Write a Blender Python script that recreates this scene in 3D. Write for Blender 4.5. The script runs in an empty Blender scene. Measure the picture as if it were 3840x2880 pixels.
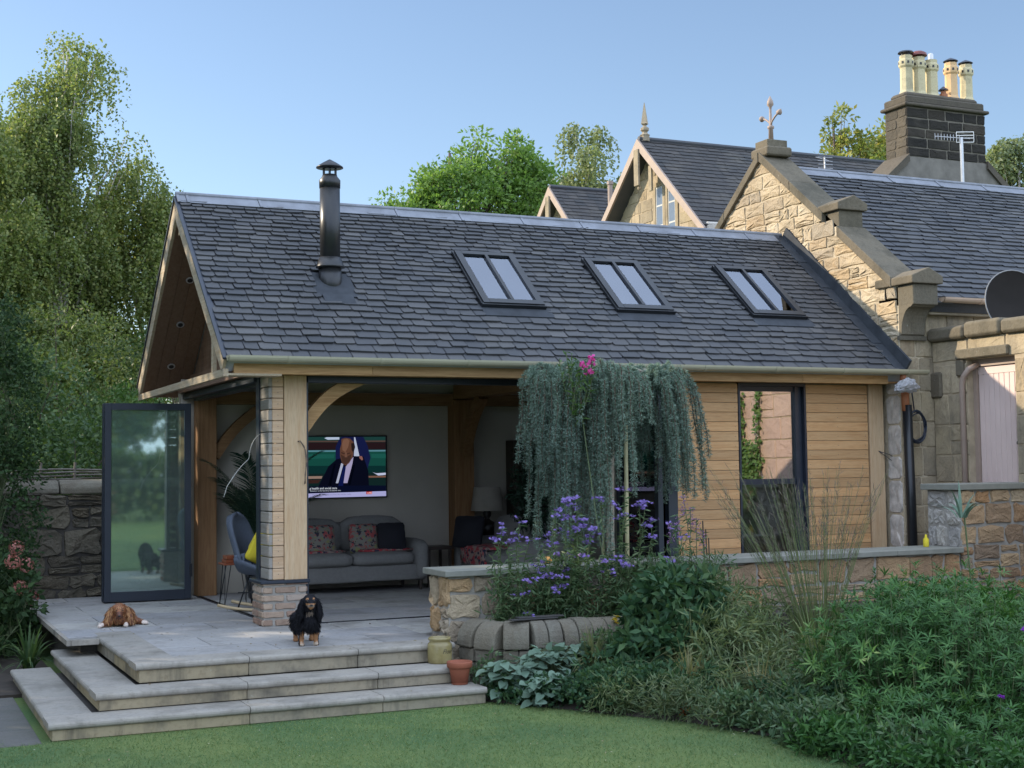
import bpy, bmesh, math, random
import numpy as np
from mathutils import Vector, Matrix, Euler
SC = bpy.context.scene
COL = SC.collection
rng = np.random.default_rng(7)
random.seed(7)
R_ = math.radians
PI = math.pi

# ------------------------------------------------------------------ materials
MATS = {}
def _new(name):
    m = bpy.data.materials.new(name); m.use_nodes = True
    nt = m.node_tree; nt.nodes.clear()
    out = nt.nodes.new('ShaderNodeOutputMaterial')
    return m, nt, out
def N(nt, t, **kw):
    n = nt.nodes.new(t)
    for k, v in kw.items():
        if k.startswith('i_'):
            n.inputs[k[2:].replace('_', ' ')].default_value = v
        else: setattr(n, k, v)
    return n
def ramp(nt, cols, pos=None, interp='LINEAR'):
    r = nt.nodes.new('ShaderNodeValToRGB'); cr = r.color_ramp; cr.interpolation = interp
    if len(cols) == 1: cols = list(cols) * 2
    n = len(cols)
    while len(cr.elements) < n: cr.elements.new(0.5)
    for i, c in enumerate(cols):
        cr.elements[i].position = pos[i] if pos else (i / max(1, n - 1) if interp != 'CONSTANT' else i / n)
        cr.elements[i].color = (c[0], c[1], c[2], 1)
    return r
def mixc(nt, a, b, fac, mode='MIX'):
    m = nt.nodes.new('ShaderNodeMix'); m.data_type = 'RGBA'; m.blend_type = mode
    L = nt.links
    def put(sock, v):
        if isinstance(v, bpy.types.NodeSocket): L.new(v, sock)
        elif isinstance(v, (int, float)): sock.default_value = v
        else: sock.default_value = (v[0], v[1], v[2], 1)
    put(m.inputs[0], fac); put(m.inputs[6], a); put(m.inputs[7], b)
    return m.outputs[2]
def noise(nt, scale, detail=4, rough=.6, stretch=None, coord='Object', dist=0):
    tc = nt.nodes.new('ShaderNodeTexCoord'); src = tc.outputs[coord]
    if stretch:
        mp = nt.nodes.new('ShaderNodeMapping'); mp.inputs['Scale'].default_value = stretch
        nt.links.new(src, mp.inputs[0]); src = mp.outputs[0]
    n = nt.nodes.new('ShaderNodeTexNoise'); n.inputs['Scale'].default_value = scale
    n.inputs['Detail'].default_value = detail; n.inputs['Roughness'].default_value = rough
    n.inputs['Distortion'].default_value = dist
    nt.links.new(src, n.inputs['Vector'])
    return n.outputs[0]
def island(nt):
    g = nt.nodes.new('ShaderNodeNewGeometry'); return g.outputs['Random Per Island']
def maprange(nt, v, a, b, c=0, d=1):
    m = nt.nodes.new('ShaderNodeMapRange'); nt.links.new(v, m.inputs[0])
    for i, x in enumerate((a, b, c, d)): m.inputs[i + 1].default_value = x
    return m.outputs[0]
def finish(m, nt, out, col, rough=.7, metal=0, bump=None, bstr=.3, bdist=.01, spec=.5, emit=None, estr=0, trans=0, roughsock=None, sheen=0):
    p = nt.nodes.new('ShaderNodeBsdfPrincipled')
    if isinstance(col, bpy.types.NodeSocket): nt.links.new(col, p.inputs['Base Color'])
    else: p.inputs['Base Color'].default_value = (*col, 1)
    p.inputs['Roughness'].default_value = rough
    if roughsock: nt.links.new(roughsock, p.inputs['Roughness'])
    p.inputs['Metallic'].default_value = metal
    p.inputs['Specular IOR Level'].default_value = spec
    if sheen: p.inputs['Sheen Weight'].default_value = sheen
    if emit:
        p.inputs['Emission Color'].default_value = (*emit, 1); p.inputs['Emission Strength'].default_value = estr
    if bump is not None:
        b = nt.nodes.new('ShaderNodeBump'); b.inputs['Strength'].default_value = bstr
        b.inputs['Distance'].default_value = bdist
        nt.links.new(bump, b.inputs['Height']); nt.links.new(b.outputs[0], p.inputs['Normal'])
    nt.links.new(p.outputs[0], out.inputs[0])
    MATS[m.name] = m
    return m
def m_plain(name, col, rough=.6, metal=0, var=.12, scale=6, spec=.5, bstr=.0):
    m, nt, out = _new(name)
    n = noise(nt, scale, 5)
    a = tuple(c * (1 - var) for c in col); b = tuple(min(1, c * (1 + var)) for c in col)
    c = mixc(nt, a, b, maprange(nt, n, .3, .7))
    return finish(m, nt, out, c, rough, metal, bump=n if bstr else None, bstr=bstr, spec=spec)
def m_stone(name, cols, rough=.9, scale=9, bstr=.6, bdist=.012, dirt=(.08, .07, .06), dirtamt=.35, spec=.25, big=1.3, streak=0.):
    m, nt, out = _new(name)
    r = ramp(nt, cols); nt.links.new(island(nt), r.inputs[0])
    n1 = noise(nt, scale, 8, .7); n2 = noise(nt, big, 4, .6); n3 = noise(nt, scale * 5, 3, .6)
    c = mixc(nt, r.outputs[0], (1.25, 1.2, 1.1), maprange(nt, n1, .35, .75, 0, .5), 'MULTIPLY')
    c = mixc(nt, c, (.62, .58, .55), maprange(nt, n3, .5, .7, 0, .45), 'MULTIPLY')
    c = mixc(nt, c, dirt, maprange(nt, n2, .5, .75, 0, dirtamt))
    if streak:
        n4 = noise(nt, 2.2, 5, .7, (2.2, 2.2, .35)); c = mixc(nt, c, tuple(x * .7 for x in dirt), maprange(nt, n4, .52, .72, 0, streak))
        n5 = noise(nt, scale * 2.3, 4, .75); c = mixc(nt, c, (.42, .42, .36), maprange(nt, n5, .66, .74, 0, streak * .7))
    h = nt.nodes.new('ShaderNodeMath'); h.operation = 'ADD'
    nt.links.new(n1, h.inputs[0]); nt.links.new(n3, h.inputs[1])
    return finish(m, nt, out, c, rough, bump=h.outputs[0], bstr=bstr, bdist=bdist, spec=spec)
def m_wood(name, col, axis='X', dark=.72, rough=.65, var=.22, scale=5, tint=(.35, .33, .3), weather=.0):
    m, nt, out = _new(name)
    st = {'X': (.12, 2.2, 2.2), 'Y': (2.2, .12, 2.2), 'Z': (2.2, 2.2, .12)}[axis]
    n = noise(nt, scale * 3, 6, .65, st, dist=.6); n2 = noise(nt, scale * 14, 3, .6, st); n3 = noise(nt, 1.7, 3)
    isl = island(nt)
    r = ramp(nt, [tuple(c * (1 - var) for c in col), col, (min(1, col[0] * (1 + var * .6)), col[1] * (1 + var * .35), col[2] * (1 + var * .1))])
    nt.links.new(isl, r.inputs[0])
    c = mixc(nt, r.outputs[0], tuple(dark * x for x in (1, .9, .8)), maprange(nt, n, .42, .66, 0, 1.), 'MULTIPLY')
    c = mixc(nt, c, (.82, .8, .78), maprange(nt, n2, .45, .65, 0, .9), 'MULTIPLY')
    if weather: c = mixc(nt, c, tint, maprange(nt, n3, .3, .7, weather * .5, weather))
    return finish(m, nt, out, c, rough, bump=n, bstr=.15, bdist=.004, spec=.3)
def m_leaf(name, c1, c2, c3=None, trans=.35, rough=.5, spec=.35):
    m, nt, out = _new(name)
    cols = [c1, c2] + ([c3] if c3 else [])
    r = ramp(nt, cols); nt.links.new(island(nt), r.inputs[0])
    n = noise(nt, .55, 3)
    c = mixc(nt, r.outputs[0], (.66, .7, .8), maprange(nt, n, .4, .65, 0, .7), 'MULTIPLY')
    p = nt.nodes.new('ShaderNodeBsdfPrincipled'); p.inputs['Roughness'].default_value = rough
    p.inputs['Specular IOR Level'].default_value = spec
    nt.links.new(c, p.inputs['Base Color'])
    t = nt.nodes.new('ShaderNodeBsdfTranslucent')
    c2_ = mixc(nt, c, (1.25, 1.35, .55), .6, 'MULTIPLY'); nt.links.new(c2_, t.inputs[0])
    mx = nt.nodes.new('ShaderNodeMixShader'); mx.inputs[0].default_value = trans
    nt.links.new(p.outputs[0], mx.inputs[1]); nt.links.new(t.outputs[0], mx.inputs[2])
    nt.links.new(mx.outputs[0], out.inputs[0]); MATS[name] = m
    return m
def m_glass(name, refl=.25, tint=(.9, .95, .95), rough=.0, rtint=(1, 1, 1), haze=0., hcol=(.5, .6, .56)):
    m, nt, out = _new(name)
    g = nt.nodes.new('ShaderNodeBsdfGlossy'); g.inputs['Roughness'].default_value = rough; g.inputs[0].default_value = (*rtint, 1)
    t = nt.nodes.new('ShaderNodeBsdfTransparent'); t.inputs[0].default_value = (*tint, 1)
    lw = nt.nodes.new('ShaderNodeFresnel'); lw.inputs['IOR'].default_value = 1.5
    a = nt.nodes.new('ShaderNodeMath'); a.operation = 'ADD'; a.use_clamp = True; a.inputs[1].default_value = refl
    nt.links.new(lw.outputs[0], a.inputs[0])
    mx = nt.nodes.new('ShaderNodeMixShader'); nt.links.new(a.outputs[0], mx.inputs[0])
    nt.links.new(t.outputs[0], mx.inputs[1]); nt.links.new(g.outputs[0], mx.inputs[2])
    res = mx.outputs[0]
    if haze:
        df = nt.nodes.new('ShaderNodeBsdfDiffuse'); df.inputs[0].default_value = (*hcol, 1); m2 = nt.nodes.new('ShaderNodeMixShader'); m2.inputs[0].default_value = haze
        nt.links.new(res, m2.inputs[1]); nt.links.new(df.outputs[0], m2.inputs[2]); res = m2.outputs[0]
    nt.links.new(res, out.inputs[0]); MATS[name] = m
    return m
def m_emit(name, col, s=1.0):
    m, nt, out = _new(name)
    e = nt.nodes.new('ShaderNodeEmission'); e.inputs[0].default_value = (*col, 1); e.inputs[1].default_value = s
    nt.links.new(e.outputs[0], out.inputs[0]); MATS[name] = m
    return m

# ------------------------------------------------------------------ mesh helpers
ROOTLOC = {}
def wloc(o):
    v = Vector((0, 0, 0))
    while o is not None:
        v += o.location; o = o.parent
    return v
def link(o, parent=None):
    COL.objects.link(o)
    if parent is not None: o.parent = parent
    return o
def tag(o, label=None, cat=None, group=None, kind=None):
    if label: o['label'] = label
    if cat: o['category'] = cat
    if group: o['group'] = group
    if kind: o['kind'] = kind
    return o
def thing(name, label, cat, loc=(0, 0, 0), group=None, rotz=0):
    o = bpy.data.objects.new(name, None); o.empty_display_size = .1; o.location = loc
    o.rotation_euler = (0, 0, rotz)
    COL.objects.link(o); return tag(o, label, cat, group)
class MB:
    def __init__(s): s.v = []; s.f = []; s.mi = []; s.cur = 0
    def add(s, vs, fs, M=None):
        b = len(s.v)
        if M is not None: vs = [M @ Vector(v) for v in vs]
        s.v += [tuple(v) for v in vs]; s.f += [[b + i for i in f] for f in fs]; s.mi += [s.cur] * len(fs)
        return s
    def box(s, x0, x1, y0, y1, z0, z1, M=None):
        vs = [(x0, y0, z0), (x1, y0, z0), (x1, y1, z0), (x0, y1, z0), (x0, y0, z1), (x1, y0, z1), (x1, y1, z1), (x0, y1, z1)]
        return s.add(vs, [(0, 3, 2, 1), (4, 5, 6, 7), (0, 1, 5, 4), (1, 2, 6, 5), (2, 3, 7, 6), (3, 0, 4, 7)], M)
    def cbox(s, x0, x1, y0, y1, z0, z1, c=.01, M=None):      # chamfered box
        vs = []; 
        for z, cc in ((z0, c), (z0 + c, 0), (z1 - c, 0), (z1, c)):
            a, b, d, e = x0 + cc, x1 - cc, y0 + cc, y1 - cc
            k = c if cc == 0 else c * .4
            vs += [(a + k, d, z), (b - k, d, z), (b, d + k, z), (b, e - k, z), (b - k, e, z), (a + k, e, z), (a, e - k, z), (a, d + k, z)]
        fs = [tuple(reversed(range(8))), tuple(range(24, 32))]
        for r in range(3):
            for i in range(8):
                j = (i + 1) % 8; fs.append((r * 8 + i, r * 8 + j, r * 8 + 8 + j, r * 8 + 8 + i))
        return s.add(vs, fs, M)
    def prism(s, poly, vec, M=None):
        n = len(poly); v = Vector(vec)
        vs = [Vector(p) for p in poly] + [Vector(p) + v for p in poly]
        nrm = Vector((0, 0, 0))
        for i in range(n):
            a = Vector(poly[i]); b = Vector(poly[(i + 1) % n]); nrm += a.cross(b)
        fs = [tuple(range(n)), tuple(reversed(range(n, 2 * n)))]
        for i in range(n):
            j = (i + 1) % n; fs.append((j, i, n + i, n + j))
        if nrm.dot(v) > 0: fs = [tuple(reversed(f)) for f in fs]
        return s.add(vs, fs, M)
    def lathe(s, prof, seg=20, M=None, cap=True):
        vs = []; fs = []
        for r, z in prof:
            for i in range(seg):
                a = 2 * PI * i / seg; vs.append((r * math.cos(a), r * math.sin(a), z))
        for k in range(len(prof) - 1):
            for i in range(seg):
                j = (i + 1) % seg; fs.append((k * seg + i, k * seg + j, k * seg + seg + j, k * seg + seg + i))
        if cap:
            fs.append(tuple(reversed(range(seg)))); fs.append(tuple(range((len(prof) - 1) * seg, len(prof) * seg)))
        return s.add(vs, fs, M)
    def tube(s, pts, rad, seg=6, caps=True):
        pts = [Vector(p) for p in pts]; n = len(pts)
        if isinstance(rad, (int, float)): rad = [rad] * n
        vs = []; fs = []; up = None
        for i, p in enumerate(pts):
            t = (pts[min(i + 1, n - 1)] - pts[max(i - 1, 0)]).normalized()
            if up is None:
                up = Vector((0, 0, 1)) if abs(t.z) < .9 else Vector((1, 0, 0))
            a = t.cross(up).normalized(); b = a.cross(t).normalized(); up = b
            for k in range(seg):
                w = 2 * PI * k / seg; vs.append(p + (a * math.cos(w) + b * math.sin(w)) * rad[i])
        for i in range(n - 1):
            for k in range(seg):
                j = (k + 1) % seg; fs.append((i * seg + j, i * seg + k, i * seg + seg + k, i * seg + seg + j))
        if caps: fs.append(tuple(range(seg))); fs.append(tuple(reversed(range((n - 1) * seg, n * seg))))
        return s.add(vs, fs)
    def quad(s, a, b, c, d): return s.add([a, b, c, d], [(0, 1, 2, 3)])
    def build(s, name, mat, parent=None, smooth=False, local=False, bevel=0, autos=False):
        off = Vector((0, 0, 0)) if (local or parent is None) else wloc(parent)
        me = bpy.data.meshes.new(name)
        me.from_pydata([(v[0] - off.x, v[1] - off.y, v[2] - off.z) for v in s.v], [], s.f)
        if isinstance(mat, (list, tuple)):
            for m in mat: me.materials.append(MATS[m] if isinstance(m, str) else m)
            me.polygons.foreach_set('material_index', s.mi)
        else: me.materials.append(MATS[mat] if isinstance(mat, str) else mat)
        if smooth: me.polygons.foreach_set('use_smooth', [True] * len(me.polygons))
        me.update()
        o = bpy.data.objects.new(name, me); link(o, parent)
        if bevel:
            b = o.modifiers.new('bevel', 'BEVEL'); b.width = bevel; b.segments = 2; b.limit_method = 'ANGLE'
        return o
def tagb(o, label, cat, group=None, kind=None): return tag(o, label, cat, group, kind)
def struct(o): o['kind'] = 'structure'; return o

def mesh_np(name, V, F, mat, parent=None, smooth=False, mi=None):
    off = wloc(parent) if parent is not None else Vector((0, 0, 0))
    V = np.asarray(V, np.float32) - np.array(off, np.float32)
    F = np.asarray(F, np.int32); k = F.shape[1]
    me = bpy.data.meshes.new(name)
    me.vertices.add(len(V)); me.vertices.foreach_set('co', V.ravel())
    me.loops.add(F.size); me.loops.foreach_set('vertex_index', F.ravel())
    me.polygons.add(len(F)); me.polygons.foreach_set('loop_start', np.arange(0, F.size, k, dtype=np.int32))
    me.polygons.foreach_set('loop_total', np.full(len(F), k, np.int32))
    if isinstance(mat, (list, tuple)):
        for m in mat: me.materials.append(MATS[m])
        me.polygons.foreach_set('material_index', np.asarray(mi, np.int32))
    else: me.materials.append(MATS[mat])
    if smooth: me.polygons.foreach_set('use_smooth', np.ones(len(F), bool))
    me.update(calc_edges=True); me.validate()
    o = bpy.data.objects.new(name, me); link(o, parent); return o

LEAF = (np.array([(0, 0, 0), (.5, .42, .06), (0, 1, -.04), (-.5, .42, .06)], float), np.array([(0, 1, 2, 3)]))
BLADE = (np.array([(-.18, 0, 0), (.18, 0, 0), (.5, .45, .09), (-.5, .45, .09), (.08, 1, 0), (-.08, 1, 0)], float), np.array([(0, 1, 2, 3), (3, 2, 4, 5)]))
def unit(a): return a / np.maximum(1e-9, np.linalg.norm(a, axis=-1, keepdims=True))
def rdir(n, zb=0., zs=1.):
    d = rng.normal(size=(n, 3)); d[:, 2] = d[:, 2] * zs + zb; return unit(d)
def place(tpl, pos, d, nrm, L, Wd):
    tv, tf = tpl; n = len(pos)
    d = unit(d); x = unit(np.cross(d, nrm)); z = np.cross(x, d)
    L = np.broadcast_to(L, (n,))[:, None, None]; Wd = np.broadcast_to(Wd, (n,))[:, None, None]
    V = pos[:, None, :] + x[:, None, :] * tv[None, :, 0:1] * Wd + d[:, None, :] * tv[None, :, 1:2] * L + z[:, None, :] * tv[None, :, 2:3] * L
    F = tf[None] + (np.arange(n) * len(tv))[:, None, None]
    return V.reshape(-1, 3), F.reshape(-1, tf.shape[1])
def merge(parts):
    Vs, Fs, b = [], [], 0
    for V, F in parts:
        Vs.append(V); Fs.append(F + b); b += len(V)
    return np.concatenate(Vs), np.concatenate(Fs)

# stones laid on a plane: O + u*U + v*V, proud along Nn
def stones(mb, rects, O, U, V, Nn, mortar=.008, depth=.02, jit=.008, rough=.006, corner=.16):
    O, U, V, Nn = map(Vector, (O, U, V, Nn))
    flip = U.cross(V).dot(Nn) < 0
    for (u0, u1, v0, v1) in rects:
        w, h = u1 - u0, v1 - v0
        if w < .02 or h < .015: continue
        u0_, u1_, v0_, v1_ = u0 + mortar, u1 - mortar, v0 + mortar, v1 - mortar
        c = min(w, h) * corner
        base = [(u0_ + c, v0_), ((u0_ + u1_) / 2, v0_), (u1_ - c, v0_), (u1_, v0_ + c), (u1_, (v0_ + v1_) / 2), (u1_, v1_ - c), (u1_ - c, v1_), ((u0_ + u1_) / 2, v1_), (u0_ + c, v1_), (u0_, v1_ - c), (u0_, (v0_ + v1_) / 2), (u0_, v0_ + c)]
        j = min(jit, min(w, h) * .12)
        base = [(a + random.uniform(-j, j), b + random.uniform(-j, j)) for a, b in base]
        cu, cv = (u0 + u1) / 2, (v0 + v1) / 2; d = depth * random.uniform(.6, 1.3)
        ins = min(.012, min(w, h) * .15)
        vs = [O + U * a + V * b - Nn * .01 for a, b in base]
        ring2 = []
        for a, b in base:
            da, db = cu - a, cv - b; l = math.hypot(da, db) or 1
            k = ins / l
            ring2.append(O + U * (a + da * k) + V * (b + db * k) + Nn * (d + random.uniform(-rough, rough)))
        vs += ring2
        for a, b in base:
            vs.append(O + U * (a + (cu - a) * .5) + V * (b + (cv - b) * .5) + Nn * (d + random.uniform(-rough, rough * 1.6)))
        vs.append(O + U * cu + V * cv + Nn * (d + random.uniform(-rough, rough * 1.5)))
        fs = []
        for r in range(2):
            for i in range(12):
                k2 = (i + 1) % 12; fs.append((r * 12 + i, r * 12 + k2, r * 12 + 12 + k2, r * 12 + 12 + i))
        for i in range(12): fs.append((24 + i, 24 + (i + 1) % 12, 36))
        if flip: fs = [tuple(reversed(f)) for f in fs]
        mb.add(vs, fs)
def rubble(u0, u1, v0, v1, hr=(.12, .22), wr=(.15, .4), clip=None, split=.25):
    out = []; v = v0
    while v < v1 - .03:
        h = random.uniform(*hr)
        if v1 - (v + h) < hr[0] * .6: h = v1 - v
        a, b = (u0, u1) if clip is None else clip(v + h * .5)
        a, b = max(a, u0), min(b, u1); u = a
        while u < b - .02:
            w = random.uniform(*wr)
            if b - (u + w) < wr[0] * .6: w = b - u
            if random.random() < split and h > .1 and w < wr[1] * .9:
                k = random.uniform(.35, .65)
                out.append((u, u + w, v, v + h * k)); out.append((u, u + w, v + h * k, v + h))
            else: out.append((u, u + w, v, v + h))
            u += w
        v += h
    return out

# slates on a sloped plane: O at eave left, U along the eave, S up the slope, Nn out
def slates(mb, O, U, S, Nn, width, length, g0, g1, w=(.18, .32), t=.013, skip=(), clip=None):
    O, U, S, Nn = map(Vector, (O, U, S, Nn)); s = 0.
    while s < length - .02:
        g = g0 + (g1 - g0) * s / length
        u = -random.uniform(0, .2)
        lim = clip(s) if clip else (0, width)
        while u < lim[1]:
            ww = random.uniform(*w) * (g / g0) ** .5
            a, b = max(u, lim[0]), min(u + ww - .008, lim[1])
            u += ww
            if b - a < .03: continue
            if any(a < k[1] and b > k[0] and s + g * 1.02 > k[2] and s < k[3] for k in skip):
                # clip against openings
                done = False
                for k in skip:
                    if s + g * 1.02 > k[2] and s < k[3] and a < k[1] and b > k[0]:
                        if a < k[0] - .04: b = k[0]; done = True
                        elif b > k[1] + .04: a = k[1]; done = True
                        else: done = None
                if not done: continue
            dr = random.uniform(-.014, .008); lift = random.uniform(0, .009); e = min(g * 1.35, length - s)
            tl = random.uniform(-.012, .012)
            c0 = min(.02, (b - a) * .2) * random.random(); c1 = min(.02, (b - a) * .2) * random.random()
            lo = [(a, s + dr + c0), (a + c0 + .001, s + dr), (b - c1 - .001, s + dr + tl), (b, s + dr + tl + c1)]
            hi = [(b, s + e), (a, s + e)]
            top = [O + U * x + S * y + Nn * (.012 + t + lift) for x, y in lo] + [O + U * x + S * y + Nn * .004 for x, y in hi]
            bot = [O + U * x + S * y + Nn * (.010 + lift) for x, y in lo]
            vs = top + bot
            fl = U.cross(S).dot(Nn) < 0
            fs = [(0, 1, 2, 3, 4, 5), (6, 7, 1, 0), (7, 8, 2, 1), (8, 9, 3, 2)]
            if fl: fs = [tuple(reversed(f)) for f in fs]
            mb.add(vs, fs)
        s += g

def text_obj(txt, size, M, mat, parent, name, bold=0):
    cu = bpy.data.curves.new(name, 'FONT'); cu.body = txt; cu.size = size; cu.extrude = .0005; cu.offset = bold
    t = bpy.data.objects.new(name, cu); COL.objects.link(t)
    bpy.context.view_layer.update()
    dg = bpy.context.evaluated_depsgraph_get()
    me = bpy.data.meshes.new_from_object(t.evaluated_get(dg)); bpy.data.objects.remove(t)
    me.transform(M); me.materials.clear(); me.materials.append(MATS[mat])
    me.transform(Matrix.Translation(-wloc(parent)))
    o = bpy.data.objects.new(name, me); link(o, parent); return o
def bake(o):
    """apply the modifiers of o into its mesh"""
    bpy.context.view_layer.update()
    dg = bpy.context.evaluated_depsgraph_get()
    me = bpy.data.meshes.new_from_object(o.evaluated_get(dg)); o.modifiers.clear(); o.data = me
    return o
# ------------------------------------------------------------------ camera, sky, sun
CF = dict(f=3025.17, yaw=-24.4861, pitch=3.4224, roll=-.7488, c=(-3.3348, -13.0342, 1.4615))
def make_camera():
    y, p, r = (math.radians(CF[k]) for k in ('yaw', 'pitch', 'roll'))
    fw = Vector((-math.sin(y) * math.cos(p), math.cos(y) * math.cos(p), math.sin(p)))
    rt = Vector((math.cos(y), math.sin(y), 0)); up = rt.cross(fw)
    r2 = rt * math.cos(r) + up * math.sin(r); u2 = -rt * math.sin(r) + up * math.cos(r)
    cam = bpy.data.cameras.new('camera'); o = bpy.data.objects.new('camera', cam); COL.objects.link(o)
    M = Matrix((r2, u2, -fw)).transposed().to_4x4(); M.translation = Vector(CF['c']); o.matrix_world = M
    cam.sensor_width = 36; cam.lens = 36 * CF['f'] / 2212; cam.clip_end = 3000; cam.clip_start = .05
    SC.camera = o
make_camera()
SUN_DIR = Vector((-1.2, 1.0, .68)).normalized()          # towards the sun
W = bpy.data.worlds.new('World'); SC.world = W; W.use_nodes = True
nt = W.node_tree; nt.nodes.clear()
sk = nt.nodes.new('ShaderNodeTexSky'); sk.sky_type = 'NISHITA'; sk.sun_disc = False
sk.sun_elevation = math.asin(SUN_DIR.z); sk.sun_rotation = math.atan2(SUN_DIR.x, SUN_DIR.y)
sk.altitude = 100; sk.air_density = 1.0; sk.dust_density = .25; sk.ozone_density = 1.6
bg = nt.nodes.new('ShaderNodeBackground'); bg.inputs[1].default_value = .1
# clear sky north and east; unseen clouds added overhead and behind brighten the shade
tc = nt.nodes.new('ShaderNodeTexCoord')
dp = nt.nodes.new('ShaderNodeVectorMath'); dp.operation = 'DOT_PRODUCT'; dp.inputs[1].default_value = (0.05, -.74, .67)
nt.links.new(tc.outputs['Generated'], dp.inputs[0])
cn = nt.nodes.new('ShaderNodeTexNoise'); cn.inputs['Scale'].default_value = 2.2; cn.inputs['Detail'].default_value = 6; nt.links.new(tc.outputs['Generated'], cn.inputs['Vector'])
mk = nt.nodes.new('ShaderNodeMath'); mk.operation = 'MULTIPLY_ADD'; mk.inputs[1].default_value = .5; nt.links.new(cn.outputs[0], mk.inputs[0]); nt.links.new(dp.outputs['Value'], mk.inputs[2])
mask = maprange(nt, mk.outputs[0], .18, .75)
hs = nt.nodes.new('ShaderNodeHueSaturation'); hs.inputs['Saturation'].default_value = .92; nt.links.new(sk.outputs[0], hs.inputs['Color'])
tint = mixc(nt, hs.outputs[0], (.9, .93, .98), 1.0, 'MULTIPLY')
fill_cloud = mixc(nt, (6.3, 7.8, 10.8), (9.8, 11.5, 14.0), maprange(nt, cn.outputs[0], .4, .65))
wc = mixc(nt, tint, fill_cloud, mask)
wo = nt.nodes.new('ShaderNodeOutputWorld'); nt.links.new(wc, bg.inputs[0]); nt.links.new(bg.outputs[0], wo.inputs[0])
sl = bpy.data.lights.new('sun', 'SUN'); sl.energy = 3.4; sl.angle = R_(.5); sl.color = (1, .86, .66)
so = bpy.data.objects.new('sun', sl); COL.objects.link(so)
so.rotation_euler = SUN_DIR.to_track_quat('Z', 'Y').to_euler()
SC.view_settings.view_transform = 'Standard'; SC.view_settings.look = 'None'
SC.view_settings.exposure = 1.02; SC.view_settings.gamma = 1
SC.cycles.max_bounces = 8; SC.cycles.transparent_max_bounces = 12
SC.cycles.sample_clamp_indirect = 6

# ------------------------------------------------------------------ material list
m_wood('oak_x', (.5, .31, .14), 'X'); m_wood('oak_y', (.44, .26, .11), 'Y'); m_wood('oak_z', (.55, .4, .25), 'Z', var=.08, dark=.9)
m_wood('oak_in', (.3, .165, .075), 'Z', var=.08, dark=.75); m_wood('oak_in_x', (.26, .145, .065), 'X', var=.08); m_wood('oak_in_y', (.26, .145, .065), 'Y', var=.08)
m_wood('cladding', (.58, .36, .18), 'X', var=.2, dark=.85)
m_wood('cladding_end', (.56, .4, .26), 'X', var=.1, dark=.9)
m_wood('cladding_grey', (.3, .28, .25), 'Y', var=.15, dark=.85, weather=.3)
m_wood('barge', (.42, .35, .25), 'Y', var=.06, dark=.85)
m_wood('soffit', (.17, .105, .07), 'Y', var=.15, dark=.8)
m_stone('slate', [(.044, .047, .053), (.064, .065, .069), (.05, .053, .06), (.076, .075, .076), (.047, .05, .057), (.09, .089, .09)], rough=.6, scale=16, bstr=.35, bdist=.004, dirt=(.12, .115, .11), dirtamt=.25, spec=.35)
m_stone('old_slate', [(.028, .03, .032), (.048, .044, .042), (.038, .036, .036), (.06, .054, .05)], rough=.7, scale=12, bstr=.4, bdist=.004, dirt=(.15, .13, .1), dirtamt=.35, spec=.4)
m_stone('dark_slate', [(.04, .045, .055), (.06, .062, .07), (.05, .052, .06)], rough=.6, scale=10, bstr=.4, dirt=(.12, .11, .09), dirtamt=.3, spec=.4)
m_plain('lead', (.19, .2, .225), .6, .15, .25, 4, bstr=.1)
m_plain('lead_dark', (.045, .05, .058), .8, 0, .25, 6, spec=.2)
m_plain('gutter', (.36, .34, .24), .35, 0, .05, 3)
m_plain('gutter_pink', (.5, .36, .26), .45, 0, .08, 4)
m_plain('frame_dark', (.018, .024, .038), .4, 0, .1, 4)
m_plain('frame_blue', (.012, .018, .03), .4, 0, .1, 4)
m_plain('black_metal', (.02, .022, .025), .32, .3, .2, 5)
m_plain('track', (.012, .013, .018), .4)
m_plain('plaster', (.44, .4, .335), .9, 0, .06, 2)
m_plain('ceiling', (.4, .41, .42), .9, 0, .04, 2)
m_stone('paving', [(.27, .27, .28), (.32, .31, .3), (.24, .235, .235), (.36, .35, .33), (.29, .27, .255)], rough=.8, scale=5, bstr=.25, bdist=.004, dirt=(.13, .12, .105), dirtamt=.75, spec=.35, big=1.9, streak=0.3)
m_stone('paving_dark', [(.1, .1, .095), (.13, .125, .115)], rough=.9, scale=8, bstr=.4, dirt=(.05, .06, .04), dirtamt=.6)
m_stone('step_stone', [(.25, .24, .22), (.3, .275, .24), (.23, .225, .215)], rough=.85, scale=6, bstr=.35, bdist=.004, dirt=(.12, .11, .09), dirtamt=.75, big=2.3, streak=0.3)
m_stone('riser_stone', [(.26, .235, .19), (.33, .27, .17), (.22, .205, .175)], rough=.9, scale=5, bstr=.35, bdist=.004, dirt=(.08, .075, .065), dirtamt=.85, big=2.6, streak=0.7)
m_stone('brick', [(.3, .22, .17), (.38, .29, .22), (.24, .16, .12), (.34, .28, .24), (.42, .33, .26), (.22, .13, .1)], rough=.9, scale=30, bstr=.5, bdist=.004, dirt=(.16, .1, .07), dirtamt=.5, big=8)
m_plain('mortar', (.3, .28, .25), .95, 0, .15, 20)
m_plain('mortar_warm', (.36, .29, .2), .95, 0, .2, 8)
m_plain('mortar_dark', (.09, .08, .07), .95, 0, .2, 14)
m_stone('gable_stone', [(.38, .31, .21), (.45, .37, .26), (.34, .28, .195), (.49, .42, .31), (.42, .31, .185), (.31, .27, .21)], rough=.95, scale=7, bstr=1., bdist=.014, dirt=(.22, .17, .12), dirtamt=.6, big=1.2, streak=0.35)
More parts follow.
